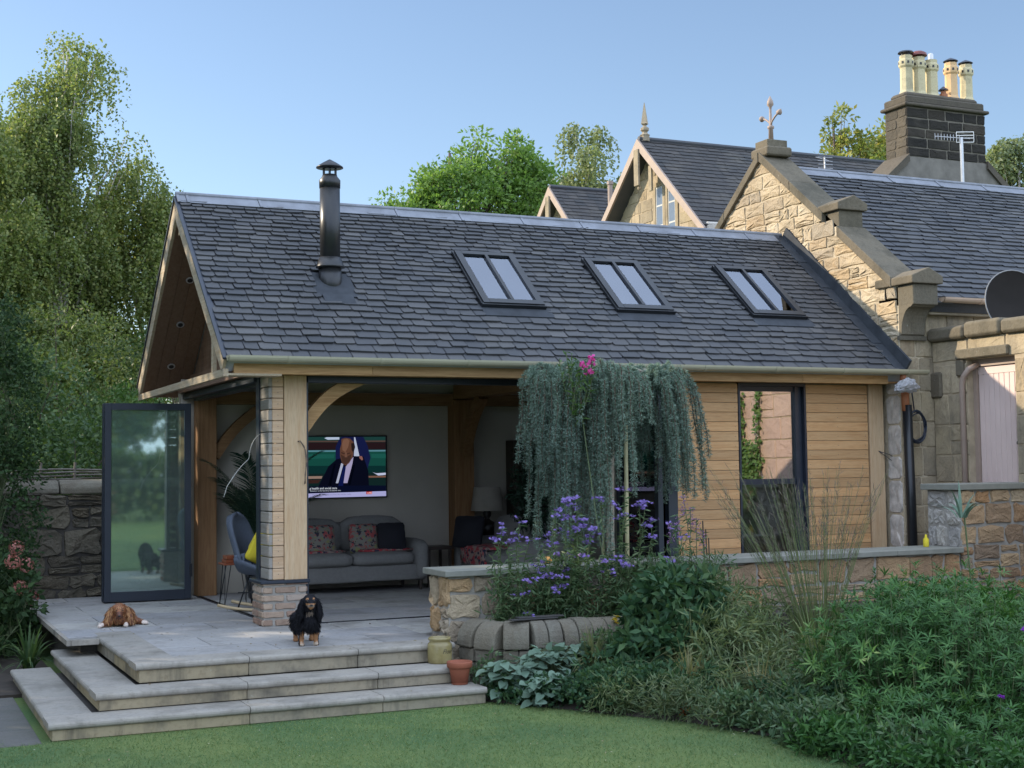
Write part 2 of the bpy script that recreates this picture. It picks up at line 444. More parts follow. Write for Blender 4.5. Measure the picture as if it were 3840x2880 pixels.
m_stone('ashlar', [(.34, .28, .19), (.4, .33, .23), (.28, .235, .17), (.36, .28, .18)], rough=.95, scale=7, bstr=.6, bdist=.012, dirt=(.09, .08, .065), dirtamt=.7, big=1.5, streak=0.5)
m_stone('coping_stone', [(.12, .1, .075), (.15, .13, .095), (.1, .09, .07)], rough=.95, scale=6, bstr=.6, bdist=.012, dirt=(.06, .055, .04), dirtamt=.8, big=2, streak=0.5)
m_stone('garden_stone', [(.36, .29, .2), (.42, .34, .24), (.28, .235, .18), (.34, .26, .17), (.4, .25, .12), (.23, .2, .165), (.38, .32, .25)], rough=.95, scale=9, bstr=.9, bdist=.018, dirt=(.13, .11, .09), dirtamt=.45, big=2.4, streak=0.4)
m_stone('warm_rubble', [(.36, .24, .14), (.42, .3, .18), (.28, .2, .13), (.38, .22, .11), (.23, .17, .12), (.42, .33, .22)], rough=.95, scale=9, bstr=.9, bdist=.018, dirt=(.12, .09, .07), dirtamt=.45, big=2.4, streak=0.4)
m_stone('boundary_stone', [(.15, .13, .1), (.19, .165, .125), (.11, .1, .085), (.16, .13, .09)], rough=.95, scale=6, bstr=1., bdist=.03, dirt=(.05, .05, .045), dirtamt=.7, big=1.4, streak=0.5)
m_stone('rock_cope', [(.13, .115, .09), (.17, .15, .115), (.11, .1, .085)], rough=.95, scale=12, bstr=.8, bdist=.012, dirt=(.28, .27, .22), dirtamt=.35, big=5, streak=0.6)
m_plain('coping_slab', (.2, .2, .17), .75, 0, .15, 7, bstr=.1)
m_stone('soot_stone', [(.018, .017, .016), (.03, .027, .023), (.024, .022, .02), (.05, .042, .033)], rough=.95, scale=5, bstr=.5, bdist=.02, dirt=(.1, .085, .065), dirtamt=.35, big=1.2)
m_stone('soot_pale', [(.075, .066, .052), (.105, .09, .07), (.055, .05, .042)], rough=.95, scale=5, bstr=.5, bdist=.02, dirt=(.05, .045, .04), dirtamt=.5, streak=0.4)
m_stone('pot_buff', [(.5, .44, .28)], rough=.8, scale=7, bstr=.2, dirt=(.16, .14, .1), dirtamt=.6, big=3); m_plain('pot_orange', (.62, .4, .2), .7, 0, .12, 5)
m_plain('cowl_red', (.15, .035, .03), .5); m_plain('pink_paint', (.3, .225, .18), .6, 0, .08, 4)
m_plain('door_paint', (.6, .47, .43), .55, 0, .04, 3)
m_plain('whitewash', (.5, .46, .42), .9, 0, .35, 9, bstr=.4)
m_plain('white_paint', (.72, .72, .7), .5); m_plain('sash_paint', (.4, .4, .39), .5)
m_plain('galv', (.5, .5, .5), .35, .7)
m_plain('render_grey', (.16, .145, .125), .95, 0, .3, 3)
m_glass('glass', .06); m_glass('glass_door', .26, (.6, .7, .68), rough=.03, rtint=(.82, .97, .88), haze=.09); m_glass('glass_sky', .17, (.8, .83, .86), rtint=(.8, .85, .95)); m_glass('glass_win', .36, (.5, .5, .5))
m_plain('soil', (.035, .027, .02), .95, 0, .3, 10)

# ------------------------------------------------------------------ ground
m, nt, out = _new('lawn_mat')
n1 = noise(nt, .8, 4); n2 = noise(nt, 60, 4, .8); n3 = noise(nt, 3, 5, .7)
c = mixc(nt, (.085, .145, .06), (.155, .2, .07), maprange(nt, n1, .35, .65))
c = mixc(nt, c, (.15, .18, .06), maprange(nt, n3, .55, .75, 0, .5))
c = mixc(nt, c, (.68, .72, .66), maprange(nt, n2, .4, .65, 0, .7), 'MULTIPLY')
finish(m, nt, out, c, .9, bump=n2, bstr=.7, bdist=.01, spec=.1)
m_leaf('grass_blade', (.095, .17, .065), (.14, .22, .08), (.25, .27, .1), .3, .6)
GZ = -.41
def ground():
    n = 61; xs = np.linspace(-1, 1, n); g = np.sign(xs) * np.abs(xs) ** 3 * 400
    X, Y = np.meshgrid(g, g, indexing='ij'); Z = np.full_like(X, GZ)
    far = np.hypot(X, Y - 10); Z += np.where(far > 60, np.sin(X * .011) * np.cos(Y * .009) * 1.5, 0)
    Y = Y + 5
    V = np.stack([X, Y, Z], -1).reshape(-1, 3)
    i = np.arange(n - 1); I, J = np.meshgrid(i, i, indexing='ij'); a = (I * n + J).ravel()
    F = np.stack([a, a + n, a + n + 1, a + 1], -1)
    o = mesh_np('lawn', V, F, 'lawn_mat'); struct(o)
ground()
# lawn/bed boundary (x,y) and the planted bed
BED = [(1.13, -2.55), (1.68, -3.45), (2.09, -4.15), (2.32, -5.0), (2.2, -5.9), (2.3, -7.4), (9, -7.4), (9, -1.7), (1.14, -1.7)]
def bed():
    mb = MB(); n = len(BED)
    cx, cy = 5, -3.5
    ring = [(x, y, GZ + .004) for x, y in BED]
    ring2 = [(x + (cx - x) * .12, y + (cy - y) * .12, GZ + .09) for x, y in BED]
    ring3 = [(x + (cx - x) * .5, y + (cy - y) * .5, GZ + .16) for x, y in BED]
    vs = ring + ring2 + ring3 + [(cx, cy, GZ + .18)]
    fs = []
    for r in range(2):
        for i in range(n): j = (i + 1) % n; fs.append((r * n + i, r * n + j, r * n + n + j, r * n + n + i))
    for i in range(n): fs.append((2 * n + i, 2 * n + (i + 1) % n, 3 * n))
    mb.add(vs, fs); o = mb.build('soil_bed', 'soil'); struct(o)
    mb = MB(); mb.box(-4, -1.8, -.5, 9, GZ - .02, GZ + .03); struct(mb.build('border_soil', 'soil'))
bed()
def blades():
    P = []
    n = 420000
    x = rng.uniform(-3.4, 4.4, n); y = rng.uniform(-8.6, 3.2, n)
    from_cam = np.hypot(x + 3.33, y + 13.03)
    keep = rng.random(n) < np.clip(1.25 - from_cam / 16, .25, 1)
    # inside steps / bed
    keep &= ~((x > -2.5) & (x < 1.16) & (y > -2.69))
    keep &= ~((x < -1.78) & (y > -.5) & (x > -4.1)) 
    bx = np.interp(-y, [2.55, 3.45, 4.15, 5.0, 5.9, 7.4], [1.13, 1.68, 2.09, 2.32, 2.2, 2.3])
    keep &= ~((y > -7.4) & (x > bx + rng.normal(0, .03, n))) & ((x < 1.13) | (y < -2.55))
    x, y = x[keep], y[keep]; n = len(x)
    pos = np.stack([x, y, np.full(n, GZ)], -1)
    d = rdir(n, 1.1, .6); d[:, 2] = np.abs(d[:, 2]); nr = rdir(n)
    tri = (np.array([(-.5, 0, 0), (.5, 0, 0), (.1, 1, 0)], float), np.array([(0, 1, 2)]))
    V, F = place(tri, pos, d, nr, rng.uniform(.014, .034, n), .0045)
    o = mesh_np('grass', V, F, 'grass_blade')
    tag(o, 'short green lawn grass in front of the stone steps', 'grass', kind='stuff')
    # fallen petals
    n = 420; x = rng.uniform(-2.4, 2.6, n); y = rng.uniform(-8, -2.75, n)
    bx = np.interp(-y, [2.55, 3.45, 4.15, 5.0, 5.9, 7.4], [1.13, 1.68, 2.09, 2.32, 2.2, 2.3]); k = x < bx - .03
    pos = np.stack([x[k], y[k], np.full(k.sum(), GZ + .022)], -1); n = len(pos)
    d = rdir(n, 0, .2); V, F = place(LEAF, pos, d, np.tile([0, 0, 1.], (n, 1)) + rng.normal(0, .3, (n, 3)), rng.uniform(.008, .022, n), rng.uniform(.006, .014, n))
    m_leaf('petal', (.45, .42, .33), (.3, .24, .12), (.12, .1, .05), .2)
    o = mesh_np('fallen_petals', V, F, 'petal'); tag(o, 'pale petals and leaf bits scattered over the lawn', 'petals', kind='stuff')
blades()
def litter():
    n = 150; x = rng.uniform(-2.1, 1.0, n); y = rng.uniform(-2.6, 3.9, n); z = np.where(y > -2.0, .003, np.where(y > -2.36, -.147, -.277))
    k = ((x > -1.45) & (y > -1.98)) | ((x > -1.8) & (x < -1.5) & (y < .2) & (y < -2.0)) | (y < -2.05); k &= (x > -1.4) ; pos = np.stack([x[k], y[k], z[k] + .004], -1); m = len(pos)
    V, F = place(LEAF, pos, rdir(m, 0, .15), np.tile([0, 0, 1.], (m, 1)) + rng.normal(0, .25, (m, 3)), rng.uniform(.015, .035, m), rng.uniform(.01, .02, m))
    m_leaf('litter', (.16, .1, .04), (.2, .15, .06), (.08, .06, .03), .15); o = mesh_np('fallen_leaves', V, F, 'litter'); tag(o, 'small brown leaves and specks scattered on the patio and steps', 'leaves', kind='stuff')
litter()

# ------------------------------------------------------------------ patio and steps
XW, YF = 1.13, -2.01
XS = -1.50
def patio():
    mb = MB()
    # substrate
    b = MB(); b.box(XS + .1, XW, YF + .1, 0.2, GZ, -.045); b.box(-1.62, 7.3, 0.2, 4.0, GZ + .02, -.045); b.build
    o = b.build('patio_base', 'mortar_dark'); struct(o)
    s = MB()
    def slab(x0, x1, y0, y1, z=0, c=.004):
        g = .004; s.cbox(x0 + g, x1 - g, y0 + g, y1 - g, z - .04 + random.uniform(-.0008, .0008), z + random.uniform(-.0012, .0012), c)
    # deck rows in Y
    ys = [YF + .33, -1.1, -.5, .1, .7, 1.3, 1.9, 2.5, 3.1, 3.7, 4.25]
    for i in range(len(ys) - 1):
        xl = XS + .33 if ys[i] < -.15 else (-1.75)
        if ys[i] < .1 and ys[i] > -.6: xl = XS + .33
        x = xl; first = True
        xe = XW if ys[i + 1] <= 0.11 else .135
        while x < xe - .01:
            w = .9 if not first else (.45 if i % 2 else .9); first = False
            x1 = min(x + w, xe)
            if xe - x1 < .2: x1 = xe
            slab(x, x1, ys[i], ys[i + 1]); x = x1
    # front strip between pier and track (X>1.13 hidden behind the wall)
    x = XW
    while x < 7.3: slab(x, min(x + .9, 7.3), -1.2, -.5); slab(x, min(x + .9, 7.3), -.5, .02); x += .9
    o = s.build('patio', 'paving'); struct(o)
    t = MB(); y = .06; r = 0
    while y < 3.85:
        x = .2 - (.45 if r % 2 else 0)
        while x < 7.2:
            a = max(x, .2); g = .002
            t.cbox(a + g, min(x + .9, 7.2) - g, y + g, min(y + .6, 3.85) - g, -.04, .001, .002); x += .9
        y += .6; r += 1
    o = t.build('floor_tiles', 'paving'); struct(o)
patio()
def steps():
    th = thing('garden_steps', 'wide grey stone garden steps with rounded edges wrapping the corner of the patio', 'steps', (XS, YF, GZ))
    lv = [(XS, YF, 0.0, .37), (XS - .345, YF - .355, -.15, .51), (XS - .71, YF - .68, -.28, .33)]
    zb = [-.15, -.28, GZ]
    joints = [[-.62, .28], [-.72, .33], [-.78, .26]]
    for k, (x0, y0, z, yb) in enumerate(lv):
        tr = MB(); T = .05; W_ = .345
        def bull(x0, x1, y0, y1, z, side):
            # slab with a rounded front edge: side 'f' = -Y edge, 'l' = -X edge
            g = .003; r = .02; prof = []
            for i in range(7):
                a = -PI / 2 + PI * i / 6; prof.append((r + -r * math.cos(a) * 1.0, r * 1.25 * math.sin(a) - .025))
            if side == 'f':
                poly = [(0, y0 + p[0], z + p[1]) for p in prof] + [(0, y1 - g, z), (0, y1 - g, z - T)]
                poly[-2] = (0, y1 - g, z); tr.prism([(x0 + g, a, b) for _, a, b in poly], (x1 - x0 - 2 * g, 0, 0))
            else:
                poly = [(x0 + p[0], 0, z + p[1]) for p in prof] + [(x1 - g, 0, z), (x1 - g, 0, z - T)]
                tr.prism([(a, y0 + g, b) for a, _, b in poly], (0, y1 - y0 - 2 * g, 0))
        xs = [x0] + joints[k] + [XW]
        for a, b in zip(xs[:-1], xs[1:]): bull(a, b, y0, y0 + W_ + .0, z, 'f')
        ysj = [y0 + W_, y0 + W_ + .9, yb] if yb - y0 - W_ > 1 else [y0 + W_, yb]
        for a, b in zip(ysj[:-1], ysj[1:]): bull(x0, x0 + W_, a, b, z, 'l')
        # fill behind the nosing on the lower steps
        o = tr.build('step_tread', 'step_stone', th)
        ri = MB(); d = .028
        xs2 = [x0 + d] + joints[k] + [XW - .004]
        for a, b in zip(xs2[:-1], xs2[1:]): ri.cbox(a + .002, b - .002, y0 + d, y0 + d + .05, zb[k] + .002, z - T - .001, .004)
        for a, b in zip([y0 + d + .052] + ysj[1:-1], ysj[1:]): ri.cbox(x0 + d, x0 + d + .05, a + .002, b - .002, zb[k] + .002, z - T - .001, .004)
        co = MB(); co.box(x0 + .08, XW - .01, y0 + .08, yb - .05, zb[k] - .002 + .004 * k, z - T - .002)
        ri.v; o2 = ri.build('step_riser', 'riser_stone', th)
        co.build('step_core', 'mortar_dark', th)
    # slab edge of the raised deck and its supports
    e = MB(); e.box(-1.78, -1.745, -.13, 4.25, -.05, -.002); e.box(-1.74, XS - .002, -.13, -.095, -.05, -.002); e.box(-1.744, XS - .002, -.094, 1.0, -.05, -.012)
    e.build('deck_edge', 'step_stone', th)
    e = MB()
    for y in (.35, 1.4, 2.6, 3.7): e.cbox(-1.6, -1.42, y, y + .25, GZ, -.055, .01)
    e.box(-1.45, -1.4, .55, 4.2, GZ, -.055)
    e.build('support_block', 'mortar_dark', th)
    p = MB(); y = -2.72
    while y < 1.2:
        p.cbox(-2.56, -2.25, y + .005, y + .6, GZ - .02, GZ + .008, .006); y += .605
    o = p.build('paving_strip', 'paving_dark'); struct(o)
steps()
# ------------------------------------------------------------------ garden room
GE = Vector((-.42, -.35, 2.515)); RY, RZ = 1.943, 4.398
S_ = Vector((0, RY + .35, RZ - 2.515)); SLEN = S_.length; S_ = S_.normalized(); U_ = Vector((1, 0, 0)); N_ = Vector((0, -S_.z, S_.y))
XR = 7.4; ROOFW = XR + .42
def roofM(origin, U, S, N_): 
    M = Matrix((U, S, N_)).transposed().to_4x4(); M.translation = origin; return M
RM = roofM(GE, U_, S_, N_)
S2 = Vector((0, -S_.y, S_.z)); N2 = Vector((0, S_.z, S_.y))
RM2 = roofM(Vector((XR, 2 * RY + .35, 2.515)), Vector((-1, 0, 0)), S2, N2)
SKY = [(2.49, 3.14), (4.10, 4.74), (5.87, 6.53)]; SK0, SK1 = 1.02, 2.02
def brace(mb, p0, p1, axis, c, w, th_, bulge=.12):
    """curved oak brace in the plane of axis ('x' or 'y') and z; p=(a,z)"""
    n = 10; a = Vector((p0[0], p0[1])); b = Vector((p1[0], p1[1])); d = (b - a); L = d.length; d /= L
    nn = Vector((d.y, -d.x)); lo, hi = [], []
    for i in range(n + 1):
        t = i / n; q = a + d * L * t + nn * (-bulge * math.sin(PI * t) * .5)
        lo.append(q + nn * w / 2); hi.append(q - nn * w / 2)
    poly = lo + hi[::-1]
    if axis == 'x': mb.prism([(q.x, c, q.y) for q in poly], (0, th_, 0))
    else: mb.prism([(c, q.x, q.y) for q in poly], (th_, 0, 0))
def garden_room():
    th = thing('garden_room', 'oak framed garden room with a slate roof, open folding doors and timber cladding', 'house extension', (0, 0, 0))
    # ---- roof deck with holes for the rooflights
    xs = [0]; 
    for a, b in SKY: xs += [a + .42, b + .42]
    xs.append(ROOFW)
    ss = [0, SK0, SK1, SLEN - .01]
    d = MB()
    for i in range(len(xs) - 1):
        for j in range(3):
            if i % 2 == 1 and j == 1: continue
            d.box(xs[i], xs[i + 1], ss[j], ss[j + 1], -.17, -.004, RM)
    d.box(0, ROOFW, 0, SLEN - .01, -.17, -.004, RM2)
    roof = d.build('roof', 'ceiling', th)
    u = MB(); 
    for i in range(len(xs) - 1):
        for j in range(3):
            if i % 2 == 1 and j == 1: continue
            u.box(xs[i], xs[i + 1], ss[j], ss[j + 1], -.002, .003, RM)
    u.box(0, ROOFW, 0, SLEN - .01, -.002, .003, RM2); u.build('roof_felt', 'track', roof)
    s = MB(); skip = []
    for a, b in SKY: skip.append((a + .42 - .05, b + .42 + .05, SK0 - .16, SK1 + .04))
    skip.append((.72 + .42, 1.10 + .42, 1.10, 1.50))
    slates(s, GE - S_ * .03, U_, S_, N_, ROOFW - .12, SLEN - .02, .125, .08, w=(.14, .27), skip=skip)
    s.build('slates', 'slate', roof)
    s = MB(); slates(s, Vector((XR, 2 * RY + .35, 2.515)), Vector((-1, 0, 0)), S2, N2, ROOFW, SLEN - .05, .16, .12, w=(.25, .4)); s.build('rear_slates', 'slate', roof)
    # ridge capping of lead, in lengths
    L = MB(); x = -.42
    wds = [.1, .78]
    xs_ = [-.44, -.34] + [-.34 + .79 * i for i in range(1, 10)] + [7.36]
    for a, b in zip(xs_[:-1], xs_[1:]):
        if b - a < .02: continue
        for M, sg in ((RM, 1), (RM2, -1)):
            o = RM if sg == 1 else RM2
            if sg == 1: L.cbox(a + .42, b + .42 - .004, SLEN - .15, SLEN + .012, .022, .03, .002, RM)
            else: L.cbox(XR - b, XR - a - .004, SLEN - .15, SLEN + .012, .022, .03, .002, RM2)
        L.tube([(a, RY, RZ + .035), (b - .003, RY, RZ + .035)], .026, 10)
        for sg, MM in ((1, RM), (-1, RM2)):
            xa = (a + .42) if sg == 1 else (XR - a - .03)
            L.box(xa, xa + .03, SLEN - .152, SLEN + .01, .03, .036, MM)
    L.build('ridge_capping', 'lead', roof)
    # lead along the gable wall
    L = MB(); L.cbox(ROOFW - .17, ROOFW - .03, -.02, SLEN, .02, .03, .002, RM)
    L.prism([tuple(GE + U_ * (ROOFW - .035) + S_ * t + N_ * h) for t, h in ((-.02, .02), (SLEN, .02), (SLEN, .15), (-.02, .15))], (.03, 0, 0))
    for t in (.5, 1.1, 1.7, 2.3): L.box(ROOFW - .165, ROOFW - .03, t, t + .02, .03, .038, RM)
    L.build('valley_flashing', 'lead_dark', roof)
    # ---- rooflights
    for a, b in SKY:
        x0, x1 = a + .42, b + .42; f = MB(); h = .075; w = .045
        f.box(x0 - .03, x0 + w, SK0 - .03, SK1 + .02, -.05, h, RM); f.box(x1 - w, x1 + .03, SK0 - .03, SK1 + .02, -.05, h, RM)
        f.box(x0 + w, x1 - w, SK0 - .03, SK0 + w, -.05, h + .002, RM); f.box(x0 + w, x1 - w, SK1 - w, SK1 + .02, -.05, h + .002, RM)
        f.box(x0 - .05, x1 + .05, SK0 - .055, SK0 - .03, -.01, h - .01, RM)
        f.box(x0 - .05, x0 - .031, SK0 - .03, SK1 + .04, -.01, h - .02, RM)
        xm = (x0 + x1) / 2
        rl = f.build('roof_window', 'black_metal', th)
        g = MB(); g.box(xm - .018, xm + .018, SK0 + w, SK1 - w, h - .045, h + .004, RM); g.build('glazing_bar', 'black_metal', rl)
        for u0, u1 in ((x0 + w, xm - .018), (xm + .018, x1 - w)):
            g = MB(); g.box(u0, u1, SK0 + w, SK1 - w, h - .03, h - .022, RM); g.build('pane', 'glass_sky', rl)
        g = MB(); g.box(x0 + w, xm, SK0 + w, SK0 + w + .52, -.03, -.024, RM); g.build('blind', 'blind', rl)
        g = MB()
        g.box(x0 - .02, x0 + .005, SK0, SK1, -.3, -.052, RM); g.box(x1 - .005, x1 + .02, SK0, SK1, -.3, -.052, RM)
        g.box(x0 + .005, x1 - .005, SK1 - .02, SK1 + .005, -.3, -.052, RM); g.box(x0 + .005, x1 - .005, SK0 - .005, SK0 + .02, -.3, -.052, RM)
        g.build('shaft_lining', 'white_paint', rl)
        g = MB(); g.box(x0 - .06, x1 + .1, SK0 - .2, SK0 - .05, .006, .022, RM); g.build('apron_flashing', 'lead_dark', rl)
    # ---- flue
    fx, fy, fr = .9, .73, .104
    def lz(pr, nm, mt, par, seg=28):
        q = MB(); q.lathe(pr, seg, Matrix.Translation((fx, fy, 0))); return q.build(nm, mt, par, smooth=False if seg < 10 else True)
    fl = lz([(fr + .012, 3.2), (fr + .012, 3.55)], 'stove_flue', 'flue', th)
    lz([(fr, 3.5), (fr, 4.42)], 'pipe', 'flue', fl)
    lz([(fr + .004, 4.36), (fr + .006, 4.44), (fr - .025, 4.48), (fr - .03, 4.5)], 'collar', 'flue', fl)
    lz([(fr + .045, 3.535), (fr + .04, 3.55), (fr + .006, 3.64), (fr, 3.64)], 'storm_collar', 'flue', fl)
    lz([(.14, 4.57), (.138, 4.58), (.07, 4.625), (.008, 4.66)], 'cowl', 'flue', fl)
    for k in range(4):
        q = MB(); a = PI / 4 + k * PI / 2 + .4; q.box(-.012, .012, -.006, .006, 4.49, 4.58, Matrix.Translation((fx, fy, 0)) @ Matrix.Rotation(a, 4, 'Z') @ Matrix.Translation((.06, 0, 0))); q.build('cowl_leg', 'flue', fl)
    q = MB(); q.box(.68 + .42, 1.12 + .42, 1.08, 1.52, .004, .016, RM); q.box(.74 + .42, 1.06 + .42, .93, 1.1, .016, .026, RM); q.build('flue_flashing', 'lead_dark', fl)
    # ---- verges
    for nm, O, SS, NN in (('barge_board', GE, S_, N_), ('barge_board', Vector((-.42, 2 * RY + .35, 2.515)), S2, N2)):
        b = MB(); e = SLEN + (.0)
        P = lambda t, h: tuple(Vector((-.445, O.y, O.z)) + SS * t + NN * h)
        b.prism([P(-.02, -.17), P(-.02, -.012), P(e, -.012), (-.445, RY, RZ - .012 - .17 / S_.y)], (.03, 0, 0))
        b.build(nm, 'barge', th)
        c = MB(); P2 = lambda t, h: tuple(Vector((-.46, O.y, O.z)) + SS * t + NN * h)
        c.prism([P2(-.04, -.011), P2(-.04, .012), P2(e, .012), P2(e, -.011)], (.06, 0, 0)); c.build('verge_trim', 'frame_dark', th)
    # soffit boards under the gable overhang
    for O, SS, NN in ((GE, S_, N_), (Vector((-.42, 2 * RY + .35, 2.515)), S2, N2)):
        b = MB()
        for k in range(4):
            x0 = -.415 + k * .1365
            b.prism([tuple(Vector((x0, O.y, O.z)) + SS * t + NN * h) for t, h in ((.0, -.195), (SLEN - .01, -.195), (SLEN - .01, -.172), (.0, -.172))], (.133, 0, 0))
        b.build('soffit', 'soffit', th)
    # downlights in the rear soffit
    for t in (.55, 1.25, 1.95):
        p = Vector((-.15, 2 * RY + .35, 2.515)) + S2 * t - N2 * .197
        M = roofM(p, Vector((1, 0, 0)), S2, N2)
        q = MB(); q.lathe([(.045, -.006), (.045, .003)], 20, M); dl = q.build('downlight', 'galv', th)
        q = MB(); q.lathe([(.03, -.009), (.03, -.0055)], 20, M); q.build('lens', 'black_metal', dl)
    # gable infill of boards, rafter and bottom chord
    g = MB(); zt = lambda y: RZ - abs(y - RY) * (S_.z / S_.y) - .26
    y = .02
    while y < 3.86:
        y1 = min(y + .14, 3.86); a, b2 = y + .003, y1 - .003
        if a < RY < b2: pts = [(.14, a, 2.46), (.14, b2, 2.46), (.14, b2, zt(b2)), (.14, RY, zt(RY)), (.14, a, zt(a))]
        else: pts = [(.14, a, 2.46), (.14, b2, 2.46), (.14, b2, zt(b2)), (.14, a, zt(a))]
        g.prism(pts, (.05, 0, 0)); y = y1
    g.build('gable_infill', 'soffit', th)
    g = MB(); g.box(-.445, -.40, -.34, 4.2, 2.33, 2.40); g.box(-.44, -.405, .12, .19, 2.40, 2.72)
    g.box(-.39, .1, 1.85, 2.03, 4.0, 4.14); g.box(-.4, .1, -.34, -.1, 2.34, 2.36)
    g.build('gable_chord', 'barge', th)
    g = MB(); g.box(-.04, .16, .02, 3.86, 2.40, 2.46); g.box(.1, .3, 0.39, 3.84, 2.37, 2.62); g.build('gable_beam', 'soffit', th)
    # ---- front fascia + soffit + gutter
    g = MB(); xs = [-.34, 1.0, 3.6, 6.0, 7.18]
    for a, b in zip(xs[:-1], xs[1:]): g.cbox(a + .001, b - .001, -.30, -.27, 2.36, 2.46, .003)
    g.build('fascia_board', 'oak_x', th)
    g = MB(); g.box(-.34, 7.35, -.268, 0.0, 2.372, 2.39); g.build('eave_soffit', 'oak_y', th)
    g = MB(); g.box(.2, 7.35, .02, .3, 2.372, 2.6); g.build('wall_plate', 'oak_in_x', th)
    def gutter(x0, x1, y, z, r, par, mt, nm='gutter', br=.9, sl=0):
        q = MB(); n = 9
        def ring(x, zz, rr): return [(x, y + rr * math.cos(PI + PI * i / n), zz + rr * math.sin(PI + PI * i / n)) for i in range(n + 1)]
        A = ring(x0, z, r) + ring(x0, z, r - .006)[::-1]; 
        q.prism(A, (x1 - x0, 0, 0))
        q.prism([(x0, y + r * math.cos(PI + PI * i / n), z + r * math.sin(PI + PI * i / n)) for i in range(n + 1)], (.006, 0, 0))
        q.prism([(x1 - .006, y + r * math.cos(PI + PI * i / n), z + r * math.sin(PI + PI * i / n)) for i in range(n + 1)], (.006, 0, 0))
        go = q.build(nm, mt, par)
        x = x0 + .55
        while x < x1 - .1:
            rr = r + .006; q = MB()
            q.prism([(x, y + rr * math.cos(PI + PI * i / n), z + rr * math.sin(PI + PI * i / n)) for i in range(n + 1)] + [(x, y + (r - .004) * math.cos(-PI * i / n), z + (r - .004) * math.sin(-PI * i / n)) for i in range(n + 1)], (.035, 0, 0))
            q.build('gutter_bracket', mt, go); x += br
        return go
    gutter(-.43, 7.62, -.44, 2.515, .058, th, 'gutter')
    # ---- brick pier
    b = MB(); b.box(.012, .422, .012, .39, -.02, .40); b.build('pier_core', 'mortar', th)
    b = MB(); z = 0; r = 0
    while z < .395:
        h = min(.066, .40 - z)
        for O, U, Nn, w in (((0, 0, z), (1, 0, 0), (0, -1, 0), .434), ((0, .4, z), (0, -1, 0), (-1, 0, 0), .4), ((.434, 0, z), (0, 1, 0), (1, 0, 0), .4)):
            u = 0 if r % 2 else -.11
            while u < w:
                a, c_ = max(0, u), min(w, u + .215)
                if c_ - a > .03: stones(b, [(a, c_, 0, h)], Vector(O) + Vector(Nn) * -.006, U, (0, 0, 1), Nn, mortar=.004, depth=.01, jit=.002, rough=.001)
                u += .225
        z += .076; r += 1
    b.build('brick_pier', 'brick', th)
    b = MB(); b.cbox(-.025, .455, -.025, .42, .40, .43, .004); b.build('pier_cap', 'frame_dark', th)
    # corner post, end boards
    b = MB(); b.cbox(.212, .434, .0, .38, .43, 2.372, .004); b.build('corner_post', 'oak_z', th)
    b = MB(); g2 = MB(); nl = MB(); z = .435
    while z < 2.33:
        b.cbox(.1, .208, .012, .06, z, min(z + .102, 2.37), .003)
        g2.cbox(.06, .098, .004, .34, z + .0, min(z + .1, 2.37), .006, Matrix.Translation((.0, 0, 0)))
        nl.lathe([(.0035, 0), (.0035, .003)], 8, Matrix.Translation((.155, .012, z + .05)) @ Matrix.Rotation(PI / 2, 4, 'X'))
        z += .1075
    e = b.build('end_boards', 'cladding_end', th); nl.build('nail_heads', 'frame_dark', e)
    g2.build('side_boards', 'cladding_grey', th)
    b = MB(); b.box(.434, .462, .05, .16, .0, 2.372); b.box(.434, 4.28, .05, .16, 2.31, 2.371); b.box(.045, .058, .3, .42, .43, 2.37); b.build('door_frame', 'frame_dark', th)
    b = MB(); b.box(.435, 4.25, .02, .035, -.01, .006); b.box(.435, 4.25, .06, .075, -.01, .006); b.box(.12, .135, .41, 3.6, -.01, .008); b.box(.16, .175, .41, 3.6, -.01, .008); b.build('floor_track', 'track', th)
    b = MB(); b.box(.1, .2, .4, 3.6, 2.30, 2.37); b.box(.02, .1, .4, 3.9, 2.33, 2.39); b.build('head_track', 'frame_blue', th)
    # ---- cladding walls
    for x0, x1 in ((4.28, 5.34), (6.255, 7.115)):
        b = MB(); nl = MB(); z = .02
        while z < 2.35:
            z1 = min(z + .1025, 2.37)
            b.cbox(x0 + random.uniform(0, .002), x1 - random.uniform(0, .002), .0, .025, z, z1, .003)
            for nx in (x0 + .04, (x0 + x1) / 2, x1 - .04): nl.lathe([(.0035, 0), (.0035, .003)], 7, Matrix.Translation((nx, .0, z + .05)) @ Matrix.Rotation(PI / 2, 4, 'X'))
            z += .1065
        e = b.build('cladding_panel', 'cladding', th); nl.build('nail_heads', 'frame_dark', e)
        b = MB(); b.box(x0, x1, .03, .14, 0, 2.37); b.build('wall', 'plaster', th)
    b = MB(); b.cbox(7.13, 7.335, -.012, .15, 0, 2.371, .004); b.build('end_post', 'oak_z', th)
    # window
    b = MB(); b.box(5.345, 5.37, -.005, .15, .02, 2.371); b.box(6.225, 6.25, -.005, .15, .02, 2.371); b.box(5.37, 6.225, -.005, .15, 2.335, 2.371); wn = b.build('window', 'frame_dark', th)
    b = MB(); b.box(5.37, 5.42, .07, .12, .1, 2.335); b.box(6.14, 6.224, .05, .12, .1, 2.335); b.box(5.42, 6.14, .07, .12, 2.28, 2.335); b.box(5.42, 6.14, .07, .12, 1.24, 1.30); b.box(5.42, 6.14, .07, .12, .1, .16); b.build('window_frame', 'frame_dark', wn)
    b = MB(); b.box(5.42, 6.14, .09, .1, 1.30, 2.28); b.build('upper_pane', 'glass_win', wn)
    b = MB(); b.box(5.42, 6.14, .09, .1, .16, 1.24); b.build('lower_pane', 'glass', wn)
    # ---- walls and inner frame
    b = MB(); b.box(-.0, 7.3, 3.86, 4.02, 0, 2.60); b.build('rear_wall', 'plaster', th)
